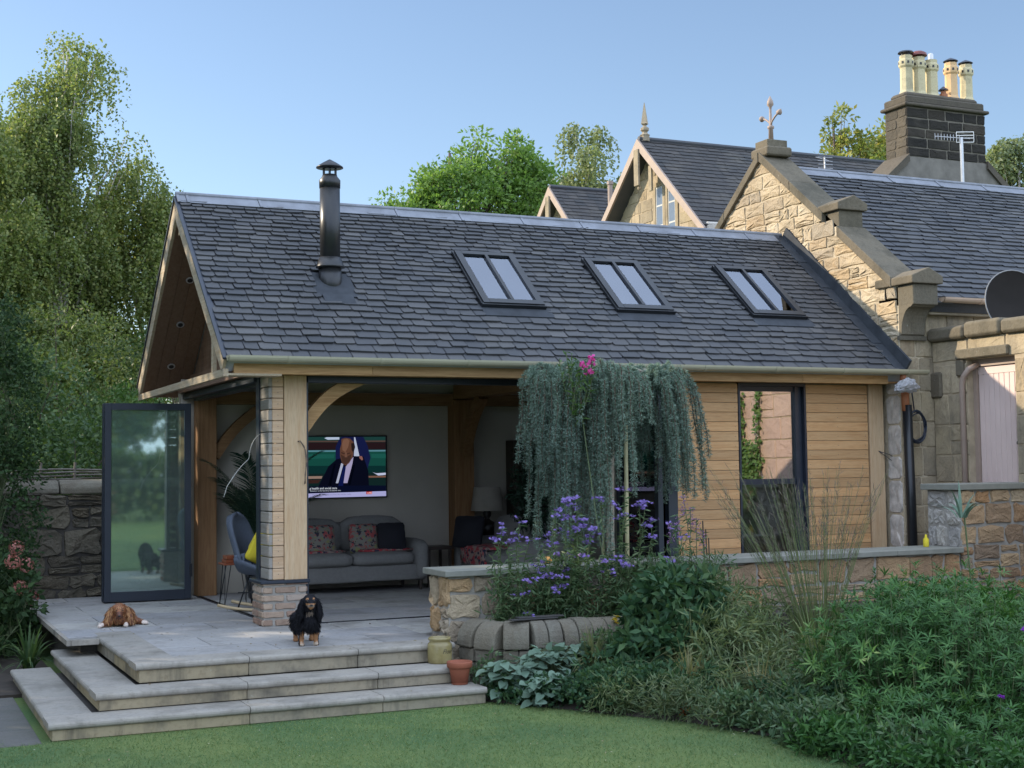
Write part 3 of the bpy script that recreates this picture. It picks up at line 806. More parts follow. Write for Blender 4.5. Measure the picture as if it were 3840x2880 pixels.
    b = MB(); b.prism([(7.2, .16, 0), (7.2, .16, 2.6), (7.2, RY, 4.05), (7.2, 3.85, 2.6), (7.2, 3.85, 0)], (.13, 0, 0)); b.build('side_wall', 'plaster', th)
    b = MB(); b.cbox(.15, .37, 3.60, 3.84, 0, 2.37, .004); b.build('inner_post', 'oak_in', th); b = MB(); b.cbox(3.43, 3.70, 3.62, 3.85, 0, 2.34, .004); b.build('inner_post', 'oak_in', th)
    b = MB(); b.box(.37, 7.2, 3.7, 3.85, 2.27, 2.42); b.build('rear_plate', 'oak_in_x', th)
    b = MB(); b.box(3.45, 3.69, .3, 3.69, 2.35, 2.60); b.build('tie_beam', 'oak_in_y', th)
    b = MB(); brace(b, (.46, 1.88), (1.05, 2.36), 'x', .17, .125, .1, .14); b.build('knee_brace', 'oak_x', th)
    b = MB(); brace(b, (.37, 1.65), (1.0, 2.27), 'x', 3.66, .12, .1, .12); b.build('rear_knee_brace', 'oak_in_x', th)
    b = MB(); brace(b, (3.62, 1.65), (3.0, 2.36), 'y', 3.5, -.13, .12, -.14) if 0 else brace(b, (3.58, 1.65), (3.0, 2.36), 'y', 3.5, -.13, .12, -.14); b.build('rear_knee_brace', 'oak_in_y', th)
    # ---- folding doors
    def leaf(p, ang, w, h, z0=.015, gm='glass_door', fm='frame_blue'):
        M = Matrix.Translation(p) @ Matrix.Rotation(ang, 4, 'Z')
        b = MB(); t = .03
        b.cbox(0, .075, -t, t, z0, z0 + h, .003, M); b.cbox(w - .075, w, -t, t, z0, z0 + h, .003, M)
        b.box(.075, w - .075, -t + .002, t - .002, z0, z0 + .11, M); b.box(.075, w - .075, -t + .002, t - .002, z0 + h - .075, z0 + h, M)
        d = b.build('folding_door', fm, th)
        q = MB(); q.box(.075, w - .075, -.012, -.004, z0 + .11, z0 + h - .075, M); q.build('door_pane', gm, d)
        q = MB(); q.box(w - .02, w + .01, -.045, -.03, z0 + .25, z0 + .4, M); q.build('hinge', 'black_metal', d)
    a = -.035
    leaf((-.975, 3.27, 0), a, .965, 2.235)
    leaf((-.985, 3.35, 0), a - .02, .965, 2.235, gm='glass'); leaf((-.975, 3.43, 0), a + .02, .965, 2.235, gm='glass')
    for k in range(3): leaf((3.84 + k * .085, .03, 0), -PI / 2 + (.02 if k % 2 else -.02), .9, 2.28, gm='glass', fm='frame_blue')
    b = MB(); b.cbox(4.12, 4.27, .0, .2, 0, 2.37, .004); b.build('jamb_post', 'oak_z', th)
    return th, gutter
m_plain('flue', (.035, .036, .038), .35, .5, .12, 3); m_plain('blind', (.3, .3, .36), .8)
GR, gutter = garden_room()

# ------------------------------------------------------------------ cables on the posts
def cable(name, label, paths, mat, r=.004):
    b = MB()
    for p in paths: b.tube(p, r, 6)
    return tag(b.build(name, mat, smooth=True), label, 'cable')
m_plain('cable_brown', (.12, .09, .07), .6); m_plain('cable_white', (.4, .4, .37), .5)
cable('cable', 'thin brown twin cable hanging from a hole in the oak corner post', [[(.345, .0, 1.74), (.36, -.03, 1.745), (.40, -.035, 1.69), (.415, -.035, 1.55), (.41, -.035, 1.42), (.40, -.03, 1.33)], [(.345, .0, 1.738), (.37, -.02, 1.73), (.41, -.03, 1.66), (.428, -.03, 1.55), (.405, -.03, 1.42), (.41, -.03, 1.335)]], 'cable_brown')
cable('cable', 'pale wavy cable sticking out of the grey weathered side of the brick pier column', [[(.06 - .39 * t - .03 * math.sin(t * 11), .3, 1.8 - .6 * t + .025 * math.sin(t * 14 + 1)) for t in np.linspace(0, 1, 24)]], 'cable_white', .0035)
cable('cable', 'dark loose wires sticking out near the end post by the stone corner', [[(7.25, -.012, 1.6), (7.3, -.05, 1.55), (7.4, -.07, 1.48), (7.44, -.07, 1.3), (7.45, -.07, 1.2)], [(7.25, -.012, 1.6), (7.35, -.06, 1.56), (7.48, -.08, 1.5)]], 'frame_dark', .004)
# ------------------------------------------------------------------ coach house with the sunlit gable
GX = 7.4
def coach_house():
    th = thing('stone_coach_house', 'old stone building with sunlit gable wall, stepped copings and slate roof behind the garden room', 'house', (GX, -.25, GZ))
    pk = (2.4, 5.60); k = .778
    zc = lambda y: pk[1] - abs(y - pk[0]) * k
    w = MB(); w.prism([(GX, -.25, GZ), (GX, -.25, zc(-.25)), (GX, pk[0], pk[1]), (GX, 5.05, zc(5.05)), (GX, 5.05, GZ)], (.35, 0, 0))
    w.build('gable_core', 'gable_stone', th)
    clip = lambda v: (pk[0] - max(0, (pk[1] - .05 - v) / k), pk[0] + max(0, (pk[1] - .05 - v) / k))
    s = MB(); rr = rubble(-.24, 5.0, 2.35, 5.5, (.13, .22), (.16, .5), lambda v: clip(v), .2)
    stones(s, rr, (GX, 0, 0), (0, 1, 0), (0, 0, 1), (-1, 0, 0), mortar=.005, depth=.014, jit=.009, rough=.008, corner=.07)
    s.build('gable_wall', 'gable_stone', th)
    s = MB(); z = GZ
    while z < 2.3:
        h = random.uniform(.25, .4); stones(s, [(-.24, 0.0, z, z + h)], (GX, 0, 0), (0, 1, 0), (0, 0, 1), (-1, 0, 0), mortar=.004, depth=.012, jit=.004, rough=.006); z += h
    s.build('rendered_strip', 'whitewash', th)
    # front wall
    w = MB(); w.box(GX + .02, 18, -.245, .1, GZ, 3.36); w.build('front_core', 'mortar_warm', th)
    s = MB(); rr = rubble(GX, GX + 1.6, GZ, 2.9, (.28, .42), (.2, .3), None, 0) 
    rr += rubble(GX, 12, 2.9, 3.2, (.28, .3), (.3, .5), None, 0)
    stones(s, rr, (0, -.25, 0), (1, 0, 0), (0, 0, 1), (0, -1, 0), mortar=.003, depth=.01, jit=.003, rough=.003, corner=.04)
    s.build('front_wall', 'ashlar', th)
    s = MB(); s.cbox(GX + .36, 18, -.36, -.24, 3.17, 3.31, .01); s.build('wallhead_course', 'ashlar', th)
    # rake copings
    def rake(y0, y1, par):
        b = MB(); n = max(1, round(abs(y1 - y0) / .75))
        for i in range(n):
            a = y0 + (y1 - y0) * i / n; c = y0 + (y1 - y0) * (i + 1) / n - (.006 if y1 > y0 else -.006)
            b.prism([(GX - .06, a, zc(a) - .1), (GX - .06, a, zc(a) + .03), (GX - .06, c, zc(c) + .03), (GX - .06, c, zc(c) - .1)], (.44, 0, 0))
        return b
    b = rake(2.39, 1.05, th); b2 = rake(.78, -.2, th)
    for q in (b, b2): q.build('rake_coping', 'coping_stone', th, bevel=.008)
    rake(2.41, 4.95, th).build('rake_coping', 'coping_stone', th, bevel=.008)
    def kneel(y0, y1, zt, zb, nm):
        b = MB(); x0, x1 = GX - .05, GX + .40
        b.prism([(x0, y0, zt - .12), (x0, y0, zt - .03), (x0 + .25, y0, zt + .07), (x1, y0, zt - .03), (x1, y0, zt - .12)], (0, y1 - y0, 0))
        b.prism([(x0 + .05, y0 + .05, zb), (x0 + .05, y0 + .05, zt - .121), (x1 - .04, y0 + .05, zt - .121), (x1 - .04, y0 + .05, zb)], (0, y1 - y0 - .05, 0))
        b.build(nm, 'coping_stone', th, bevel=.012)
    kneel(.74, 1.2, 4.69, 4.36, 'skew_block')
    kneel(-.56, .1, 3.62, 3.26, 'kneeler_stone')
    b = MB(); poly = [(GX - .0, -.25, 2.9), (GX - .0, -.25, 3.27), (GX - .0, -.5, 3.27)]
    for i in range(9):
        a = i / 8 * PI / 2; poly.append((GX - .0, -.29 - .17 * (1 - math.sin(a)), 3.24 - .3 * (1 - math.cos(a))))
    b.prism(poly, (.34, 0, 0)); b.box(GX - .03, GX + .36, -.30, -.25, 2.87, 2.92); b.build('scroll_corbel', 'coping_stone', th)
    # apex pedestal and finial
    b = MB(); b.cbox(GX - .04, GX + .36, 2.2, 2.6, 5.55, 5.68, .02); b.prism([(GX + .0, 2.26, 5.68), (GX + .32, 2.26, 5.68), (GX + .32, 2.54, 5.68), (GX, 2.54, 5.68)], (0, 0, .1)); pd = b.build('apex_stone', 'coping_stone', th, bevel=.015)
    fx, fy = GX + .16, 2.4
    b = MB(); M = Matrix.Translation((fx, fy, 0))
    b.lathe([(.035, 5.77), (.03, 5.95), (.045, 5.96), (.045, 5.99), (.022, 6.0), (.016, 6.22), (.02, 6.25), (.045, 6.28), (.04, 6.33), (.006, 6.4)], 12, M)
    for s_ in (-1, 1):
        b.tube([(fx, fy, 5.99), (fx, fy + s_ * .03, 6.05), (fx, fy + s_ * .1, 6.1), (fx, fy + s_ * .17, 6.13)], .013, 6)
        b.lathe([(.01, -.01), (.04, .01), (.036, .04), (.006, .08)], 10, Matrix.Translation((fx, fy + s_ * .18, 6.12)) @ Matrix.Rotation(-s_ * .9, 4, 'X'))
    b.build('finial', 'pink_paint', th, smooth=True)
    # roof
    r0, rk = (2.4, 5.42), .745
    P0 = Vector((GX + .35, -.45, r0[1] - (r0[0] + .45) * rk)); SL = math.hypot(r0[0] + .45, (r0[0] + .45) * rk)
    S = Vector((0, 1, rk)).normalized(); Nn = Vector((0, -rk, 1)).normalized(); M = roofM(P0, U_, S, Nn)
    b = MB(); b.box(0, 10.2, 0, SL, -.12, 0, M)
    S3 = Vector((0, -1, rk)).normalized(); N3 = Vector((0, rk, 1)).normalized(); M3 = roofM(Vector((GX + 10.55, 5.25, P0.z)), Vector((-1, 0, 0)), S3, N3)
    b.box(0, 10.2, 0, SL, -.12, 0, M3); rf = b.build('roof', 'dark_slate', th)
    s = MB(); slates(s, P0 - S * .03, U_, S, Nn, 10.2, SL - .03, .135, .1, w=(.2, .34)); s.build('slates', 'slate', rf)
    L = MB(); x = .02
    while x < 10.2:
        x1 = min(x + .85, 10.2); L.cbox(x, x1 - .006, SL - .17, SL + .012, .02, .03, .002, M); L.box(x, x + .04, SL - .172, SL + .012, .03, .038, M)
        L.tube([(GX + .35 + x, r0[0], r0[1] + .03), (GX + .35 + x1 - .004, r0[0], r0[1] + .03)], .03, 8)
        L.box(10.2 - x1, 10.2 - x - .006, SL - .17, SL + .012, .02, .03, M3); x = x1
    L.build('ridge_capping', 'lead', rf)
    gutter(GX + .42, 18, -.5, 3.355, .06, th, 'gutter_pink')
    # black downpipe in the corner
    b = MB(); b.tube([(7.30, -.42, 2.46), (7.33, -.36, 2.38), (7.39, -.33, 2.28)], .035, 10); b.tube([(7.39, -.33, 2.3), (7.395, -.33, 2.05)], .045, 12)
    o = b.build('pipe_collar', 'pot_orange_dark', th, smooth=True)
    b = MB(); b.tube([(7.41, -.335, 2.12), (7.43, -.335, 1.0), (7.44, -.335, GZ)], .055, 14); b.build('downpipe', 'black_metal', th, smooth=True)
    return th
m_plain('pot_orange_dark', (.3, .11, .045), .6)
coach_house()

def outbuilding():
    X = 7.85; th = thing('stone_outbuilding', 'low stone outbuilding with a pale pink plank door and rough flat coping', 'outbuilding', (X, -.3, GZ))
    y0, y1, dy0, dy1, dz = -4.8, -.27, -1.55, -.82, 2.58
    c = MB(); c.box(X + .02, X + .4, dy1, y1, GZ, 2.85); c.box(X + .02, X + .4, y0, dy0, GZ, 2.85); c.box(X + .02, X + .4, dy0 - .001, dy1 + .001, dz + .03, 2.85)
    c.box(X + .4, 11, y0, y0 + .3, GZ, 2.85); c.box(X + .4, 11, y0 + .3, -.3, 2.5, 2.84); c.build('wall_core', 'mortar_warm', th)
    s = MB(); rr = rubble(dy1, y1, GZ, 2.58, (.2, .36), (.2, .38), None, .1) + rubble(-2.0, dy0, GZ, 2.58, (.22, .36), (.2, .5), None, .1) + rubble(y0, y1, 2.58 + .03, 2.85, (.22, .24), (.5, .9), None, 0)
    stones(s, rr, (X + .02, 0, 0), (0, 1, 0), (0, 0, 1), (-1, 0, 0), mortar=.003, depth=.012, jit=.003, rough=.003, corner=.04)
    s.build('wall', 'ashlar', th)
    s = MB(); stones(s, rubble(y0, -2.0, GZ, 2.58, (.24, .34), (.3, .6), None, .1), (X + .02, 0, 0), (0, 1, 0), (0, 0, 1), (-1, 0, 0), mortar=.003, depth=.01, jit=.003, rough=.003, corner=.04); s.build('wall', 'pink_stone', th)
    b = MB(); y = y1 + .02
    while y > y0:
        w = random.uniform(.35, .7); z = 3.03 + random.uniform(-.03, .03)
        b.cbox(X - .07 + random.uniform(-.01, .01), X + .45, y - w, y - .004, 2.85, z, .03); y -= w
    b.build('coping', 'coping_stone', th, bevel=.02)
    b = MB(); b.cbox(X - .035, X + .1, dy0 + .06, dy1 + .14, dz + .04, dz + .15, .012); b.cbox(X - .03, X + .1, dy1 + .02, dy1 + .14, dz - .15, dz + .03, .012); b.cbox(X - .02, X + .12, -.42, y1 + .12, 2.2, 2.5, .02); b.build('lintel', 'coping_stone', th)
    b = MB(); xd = X + .13; b.box(xd - .03, xd + .05, dy1 - .055, dy1, GZ, dz); b.box(xd - .03, xd + .05, dy0, dy1, dz - .05, dz + .03); fr = b.build('door_frame', 'pink_paint', th)
    b = MB(); y = dy1 - .058
    while y > dy0 + .01:
        w = min(.078, y - dy0); b.cbox(xd, xd + .03, y - w + .002, y - .002, GZ + .1, dz - .055, .004); y -= w
    dr = b.build('door', 'door_paint', th)
    b = MB(); b.box(xd - .006, xd - .0005, dy0, dy1 - .06, dz - .14, dz - .058); b.build('door_rail', 'door_paint', dr)
    b = MB(); b.lathe([(.02, 0), (.012, .02), (.022, .035), (.02, .05), (.004, .056)], 12, Matrix.Translation((xd, dy0 + .06, 1.66)) @ Matrix.Rotation(-PI / 2, 4, 'Y')); b.build('door_knob', 'black_metal', dr, smooth=True)
    b = MB(); yp = dy1 + .035; b.tube([(X + .1, yp - .12, 2.55), (X - .02, yp - .1, 2.5), (X - .03, yp - .03, 2.42), (X - .03, yp, 2.34), (X - .03, yp, GZ)], .032, 10); b.build('downpipe', 'pink_paint', th, smooth=True)
    b = MB(); b.box(X + .4, X + .42, dy0 - .3, dy1 + .3, GZ, 2.5); b.build('inner_lining', 'mortar_dark', th)
m_plain('mortar_pink', (.4, .25, .2), .9); m_stone('pink_stone', [(.5, .36, .3), (.54, .4, .33), (.46, .33, .27)], scale=5, bstr=.3, dirt=(.3, .22, .19))
outbuilding()

def dish():
    c = Vector((8.15, -1.24, 3.2)); th = thing('satellite_dish', 'large round grey mesh satellite dish behind the outbuilding coping', 'satellite dish', c)
    Mr = Matrix.Translation(c) @ Matrix.Rotation(R_(-12), 4, 'Z') @ Matrix.Rotation(R_(82), 4, 'X')
    prof = [(.001, .0)] + [(.37 * i / 8, .085 * (i / 8) ** 2) for i in range(1, 9)]
    b = MB(); b.lathe(prof, 40, Mr, cap=False); b.lathe([(r, z - .006) for r, z in prof][::-1], 40, Mr, cap=False); b.build('dish', 'dish_grey', th, smooth=True)
    b = MB(); pts = [Mr @ Vector((.37 * math.cos(a), .37 * math.sin(a), .085)) for a in np.linspace(0, 2 * PI, 41)]; b.tube(pts, .007, 6); b.build('rim', 'dish_rim', th, smooth=True)
    b = MB(); b.tube([Mr @ Vector((0, -.3, .06)), Mr @ Vector((0, -.2, .3)), Mr @ Vector((0, -.02, .42))], .01, 6); b.lathe([(.025, 0), (.03, .05), (.02, .08)], 10, Matrix.Translation(Mr @ Vector((0, -.02, .40)))); b.tube([Mr @ Vector((0, 0, -.01)), (c.x + .02, c.y + .2, 3.2), (c.x + .02, c.y + .2, 2.82)], .025, 8)
    b.build('feed_arm', 'frame_dark', th)
m_plain('dish_rim', (.2, .2, .2), .6); m_plain('dish_grey', (.028, .025, .023), .9, 0, .12, 3, spec=.1)
dish()
def coil():
    b = MB(); c = (7.53, -.33, 1.87)
    for k in range(7):
        r = .15 + random.uniform(-.015, .012); ph = random.uniform(0, 6)
        b.tube([(c[0] + r * .82 * math.cos(a) + random.uniform(-.002, .002), c[1] - .01 * k * .6, c[2] + r * 1.15 * math.sin(a) + .01 * math.sin(3 * a + ph)) for a in np.linspace(0, 2 * PI, 25)], .008, 5)
    b.tube([(7.52, -.33, 2.03), (7.5, -.33, 2.2), (7.46, -.35, 2.36)], .008, 5)
    tag(b.build('cable_coil', 'frame_dark', smooth=True), 'coil of black cable hanging on the stone wall beside the downpipe', 'cable')
coil()
def plastic_bag():
    bm = bmesh.new(); bmesh.ops.create_icosphere(bm, subdivisions=4, radius=1)
    rnd = np.random.default_rng(3); K = rnd.normal(size=(22, 3)); ph = rnd.uniform(0, 6, 22); K *= rnd.uniform(3, 11, 22)[:, None] / np.linalg.norm(K, axis=1)[:, None]
    for v in bm.verts:
        p = np.array(v.co); d = np.abs(np.sin(K @ p + ph)).mean() * .9 + .35
        if p[2] > .2 and abs(p[0]) < .5: d *= .9
        v.co = Vector((p[0] * .15 * d * (1.1 - .3 * p[2]) + .03 * p[2], p[1] * .08 * d, p[2] * .095 * d - .03 * abs(p[0])))
    me = bpy.data.meshes.new('plastic_bag'); bm.to_mesh(me); bm.free(); me.materials.append(MATS['bag'])
    o = bpy.data.objects.new('plastic_bag', me); o.location = (7.27, -.5, 2.345); COL.objects.link(o)
    tag(o, 'crumpled whitish plastic bag wrapped under the right end of the gutter', 'plastic bag')
m_leaf('bag', (.42, .41, .42), (.45, .43, .43), None, .3)
plastic_bag()

# ------------------------------------------------------------------ garden walls
def garden_wall():
    th = thing('garden_wall', 'low stone garden wall with a smooth grey coping running in front of the garden room', 'wall', (1.17, -1.75, GZ))
    b = MB(); b.box(1.185, 6.85, -1.735, -1.32, GZ, .53); b.build('core', 'mortar', th)
    s = MB(); stones(s, rubble(1.17, 3.2, GZ, .53, (.15, .26), (.17, .36), None, .2), (0, -1.735, 0), (1, 0, 0), (0, 0, 1), (0, -1, 0), mortar=.008, depth=.02, jit=.014, rough=.007, corner=.12)
    stones(s, rubble(-1.75, -1.32, GZ, .53, (.14, .24), (.14, .24), None, .3), (1.185, 0, 0), (0, 1, 0), (0, 0, 1), (-1, 0, 0), mortar=.008, depth=.024, jit=.014, rough=.012)
    s.build('stone_face', 'garden_stone', th)
    s = MB(); stones(s, rubble(3.2, 6.85, GZ, .53, (.13, .26), (.15, .5), None, .2), (0, -1.735, 0), (1, 0, 0), (0, 0, 1), (0, -1, 0), mortar=.007, depth=.02, jit=.016, rough=.006, corner=.1)
    stones(s, rubble(1.3, 6.8, GZ, .5, (.2, .3), (.2, .5), None, .2), (0, -1.33, 0), (1, 0, 0), (0, 0, 1), (0, 1, 0))
    s.build('stone_face', 'warm_rubble', th)
    b = MB(); xs = [1.13, 2.3, 3.6, 4.9, 6.0, 6.86]
    for a, c in zip(xs[:-1], xs[1:]): b.cbox(a, c - .003, -1.80, -1.25, .53, .585, .006)
    b.build('coping', 'coping_slab', th)
    th = thing('garden_wall', 'taller warm brown rubble wall at the right edge below the pink plank door', 'wall', (6.87, -1.75, GZ))
    b = MB(); b.box(6.885, 10, -1.735, -1.24, GZ, 1.17); b.build('core', 'mortar', th)
    s = MB(); stones(s, rubble(6.87, 10, GZ, 1.17, (.11, .24), (.12, .42), None, .3), (0, -1.735, 0), (1, 0, 0), (0, 0, 1), (0, -1, 0), mortar=.009, depth=.02, jit=.018, rough=.006, corner=.1); s.build('stone_face', 'warm_rubble', th)
    s = MB(); stones(s, rubble(-1.73, -1.24, GZ, 1.17, (.14, .24), (.14, .25), None, .2), (6.885, 0, 0), (0, 1, 0), (0, 0, 1), (-1, 0, 0), mortar=.008, depth=.02, jit=.014, rough=.01); s.build('end_face', 'grey_rubble', th)
    b = MB(); b.cbox(6.82, 8.3, -1.79, -1.2, 1.17, 1.235, .006); b.cbox(8.303, 10, -1.79, -1.2, 1.17, 1.235, .006); b.build('coping', 'coping_slab', th)
    # boundary wall behind the deck
    th = thing('boundary_wall', 'old dark stone boundary wall with rounded coping behind the glass door', 'wall', (-1.5, 4.3, GZ))
    b = MB(); b.box(-6, 3, 4.34, 4.75, GZ, 1.2); b.build('core', 'mortar_dark', th)
    s = MB(); stones(s, rubble(-6, 1, GZ, 1.22, (.14, .34), (.18, .5), None, .3), (0, 4.34, 0), (1, 0, 0), (0, 0, 1), (0, -1, 0), mortar=.006, depth=.035, jit=.03, rough=.014); s.build('stone_face', 'boundary_stone', th)
    s = MB(); x = -6
    while x < 3:
        w = random.uniform(.5, .9); r = .115
        s.prism([(x, 4.54 + .24 * math.cos(a), 1.22 + .17 * math.sin(a) + random.uniform(-.008, .008)) for a in np.linspace(0, PI, 9)], (w - .012, 0, 0)); x += w
    s.build('coping', 'rock_cope', th, bevel=.02)
    th = thing('hurdle_fence', 'woven dark stick fence on top of the wall behind the deck', 'fence', (-1.5, 4.9, 1.2))
    b = MB()
    for k in range(9): b.tube([(x, 4.95 + .02 * math.sin(x * 9 + k * PI), 1.22 + k * .036 + .008 * math.sin(x * 5 + k)) for x in np.arange(-4, .4, .12)], .012, 5)
    b.build('woven_rods', 'twig', th)
    for x in np.arange(-3.9, .4, .4): b = MB(); b.tube([(x, 4.95, 1.1), (x + .02, 4.95, 1.6)], .016, 5); b.build('stake', 'twig', th)
m_plain('twig', (.16, .14, .12), .9, 0, .3, 10)
m_stone('grey_rubble', [(.34, .32, .29), (.4, .37, .33), (.27, .26, .25)], scale=9, bstr=.9, bdist=.015, dirt=(.5, .5, .5), dirtamt=.3, big=4)
garden_wall()
def planter_wall():
    th = thing('planter_wall', 'curved row of upright rounded edging stones below the purple flowers', 'retaining wall', (1.5, -2.3, GZ))
    path = [Vector((1.33, -1.82, 0)), Vector((1.36, -2.05, 0)), Vector((1.46, -2.26, 0)), Vector((1.66, -2.36, 0)), Vector((1.92, -2.38, 0)), Vector((2.2, -2.38, 0)), Vector((2.5, -2.38, 0)), Vector((2.8, -2.38, 0)), Vector((3.1, -2.38, 0)), Vector((3.4, -2.38, 0))]
    c = MB(); k = MB()
    for i in range(len(path) - 1):
        a, b = path[i], path[i + 1]; t = (b - a).normalized(); L = (b - a).length; nn = Vector((t.y, -t.x, 0))
        M = Matrix((t, -nn, Vector((0, 0, 1)))).transposed().to_4x4(); M.translation = a
        n = 2 if L > .26 else 1
        for j in range(n):
            u0 = L * j / n + .004; u1 = L * (j + 1) / n - .004; h = random.uniform(-.012, .012)
            prof = [(-.12, -.045), (-.12, -.01)] + [(-.12 + .16 * (1 - math.cos(x)), -.01 + .185 * math.sin(x)) for x in np.linspace(.1, PI / 2, 7)] + [(.14, .17), (.14, -.045)]
            c.prism([(u0, y, z + h) for y, z in prof], (u1 - u0, 0, 0), M)
        for r in range(3):
            u = random.uniform(-.1, 0)
            while u < L:
                w = random.uniform(.12, .2); z0 = -.05 - .115 * (r + 1)
                k.cbox(max(u, 0) + .003, max(min(u + w, L), max(u, 0) + .02) - .003, -.1, .1, z0 + .004, z0 + .111, .008, M); u += w
    c.build('cope_stone', 'rock_cope', th, bevel=.012); k.build('wall_course', 'rock_cope', th)
    b = MB(); b.prism([(1.4, -1.74, 0), (1.45, -2.2, 0), (1.7, -2.3, 0), (3.4, -2.3, 0), (6.5, -2.4, 0), (6.6, -1.74, 0)], (0, 0, .12), Matrix.Translation((0, 0, -.02))); 
    o = b.build('raised_soil', 'soil'); struct(o)
    s = MB(); s.cbox(1.5, 1.93, -2.36, -2.28, .19, .2, .003); s.cbox(1.58, 2.0, -2.33, -2.24, .2, .212, .003)
    tag(s.build('slate_offcut', 'old_slate'), 'thin greenish slate pieces lying on the rounded edging stones', 'slate')
planter_wall()

# ------------------------------------------------------------------ the main house behind
m_plain('mortar_joint', (.13, .115, .09), .95, 0, .3, 4)
def main_house():
    th = thing('stone_house', 'large old stone house with dark slate roofs, gables and a tall chimney behind', 'house', (16, 20, GZ))
    def wing(x0, x1, yc, zr, half, sl, wall_in, nm='roof', sg=.22, over=.0, front=True):
        P0 = Vector((x0, yc - half, zr - half * sl)); SL = math.hypot(half, half * sl)
        S = Vector((0, 1, sl)).normalized(); Nn = Vector((0, -sl, 1)).normalized(); M = roofM(P0, U_, S, Nn)
        S3 = Vector((0, -1, sl)).normalized(); N3 = Vector((0, sl, 1)).normalized(); M3 = roofM(Vector((x1, yc + half, P0.z)), Vector((-1, 0, 0)), S3, N3)
        b = MB(); b.box(0, x1 - x0, 0, SL, -.18, 0, M); b.box(0, x1 - x0, 0, SL, -.18, 0, M3); rf = b.build(nm, 'dark_slate', th)
        s = MB(); slates(s, P0, U_, S, Nn, x1 - x0, SL, sg, sg * .8, w=(.28, .45)); s.build('slates', 'old_slate', rf)
        b = MB(); b.tube([(x0, yc, zr + .03), (x1, yc, zr + .03)], .07, 8); b.build('ridge_tiles', 'dark_slate', rf)
        # gable wall
        xw = x0 + wall_in; zz = zr - .2
        w = MB(); e = half - .35; w.prism([(xw, yc - e, GZ), (xw, yc - e, zz - e * sl), (xw, yc, zz), (xw, yc + e, zz - e * sl), (xw, yc + e, GZ)], (x1 - xw, 0, 0)); w.build('wall_core', 'mortar_warm', th)
        s = MB(); clip = lambda v: (yc - max(0, (zz - .02 - v) / sl), yc + max(0, (zz - .02 - v) / sl))
        rr = rubble(yc - e, yc + e, zz - e * sl - 1.2, zz, (.22, .34), (.3, .7), clip, .1)
        return P0, rf, xw, rr, zz
    P0, rf, xw, rr, zz = wing(15.6, 27, 19.97, 10.38, 3.2, .90, .42)
    # gable windows: cut the stones round them
    wins = [(19.42, 19.80, 7.3, 9.05), (18.78, 19.16, 7.3, 9.05)]
    rr = [r for r in rr if not any(r[0] < w[1] + .12 and r[1] > w[0] - .12 and r[2] < w[3] + .1 and r[3] > w[2] for w in wins)]
    s = MB(); stones(s, rr, (xw, 0, 0), (0, 1, 0), (0, 0, 1), (-1, 0, 0), mortar=.008, depth=.015, jit=.008, rough=.005, corner=.06); s.build('gable_wall', 'ashlar', th)
    for a, c, z0, z1 in wins:
        b = MB(); b.box(xw - .03, xw + .1, a - .14, a, z0, z1 + .12); b.box(xw - .03, xw + .1, c, c + .14, z0, z1 + .12); b.box(xw - .03, xw + .1, a, c, z1, z1 + .12)
        wn = b.build('window', 'ashlar', th)
        b = MB(); x = xw - .012; b.box(x, x + .01, a, a + .04, z0, z1); b.box(x, x + .01, c - .04, c, z0, z1)
        for z in (z1 - .05, z1 - .55, z1 - 1.1, z1 - 1.6): b.box(x, x + .01, a + .04, c - .04, z, z + .045)
        b.build('sash', 'sash_paint', wn)
        b = MB(); b.box(xw - .008, xw - .002, a + .04, c - .04, z0, z1); b.build('pane', 'pane_blue', wn)
    def barges(x, yc, zr, half, sl, t=.2):
        for sg in (1, -1):
            b = MB(); f = lambda h, d: (x, yc + sg * h, zr - h * sl - d)
            b.prism([f(0, -.02), f(half + .1, -.02), f(half + .1, t), f(0, t + .06)], (.06, 0, 0)); b.build('barge_board', 'pink_paint', th)
            b = MB(); b.prism([(x + .06, yc + sg * h, zr - h * sl - d) for h, d in ((0.05, .2), (half, .2), (half, .235), (.05, .235))], (.38, 0, 0)); b.build('barge_soffit', 'pink_paint', th)
    barges(15.54, 19.97, 10.38, 3.2, .90)
    b = MB(); b.cbox(15.5, 15.56, 19.85, 20.1, 9.1, 10.1, .01); b.lathe([(.05, 9.0), (.07, 9.05), (.03, 9.1)], 8, Matrix.Translation((15.6, 19.97, 0))); b.cbox(15.7, 15.76, 19.5, 19.66, 8.9, 9.6, .01); b.build('gable_pendant', 'ashlar', th)
    b = MB(); fz = lambda z: 10.35 + (z - 10.35) * .6
    b.lathe([(r, fz(z)) for r, z in [(.13, 10.35), (.13, 10.6), (.15, 10.63), (.09, 10.7), (.07, 10.78), (.12, 10.86), (.12, 10.96), (.05, 11.04), (.05, 11.1), (.09, 11.14), (.09, 11.16)]], 8, Matrix.Translation((15.8, 19.97, 0)))
    b.lathe([(.12, fz(11.16)), (.11, fz(11.2)), (.01, fz(12.15))], 4, Matrix.Translation((15.8, 19.97, 0))); b.build('finial', 'ashlar', th)
    b = MB(); b.cbox(15.7, 16.5, 16.75, 17.0, 7.3, 7.6, .03); b.build('eave_corbel', 'white_stone', th)
    gutter(16.0, 22, 16.72, 7.48, .09, th, 'gutter', sl=1)
    P0, rf, xw, rr, zz = wing(16.0, 24, 26.36, 10.3, 2.2, .95, .42)
    s = MB(); stones(s, rr, (xw, 0, 0), (0, 1, 0), (0, 0, 1), (-1, 0, 0), mortar=.008, depth=.015, jit=.008, rough=.005, corner=.06); s.build('gable_wall', 'ashlar', th)
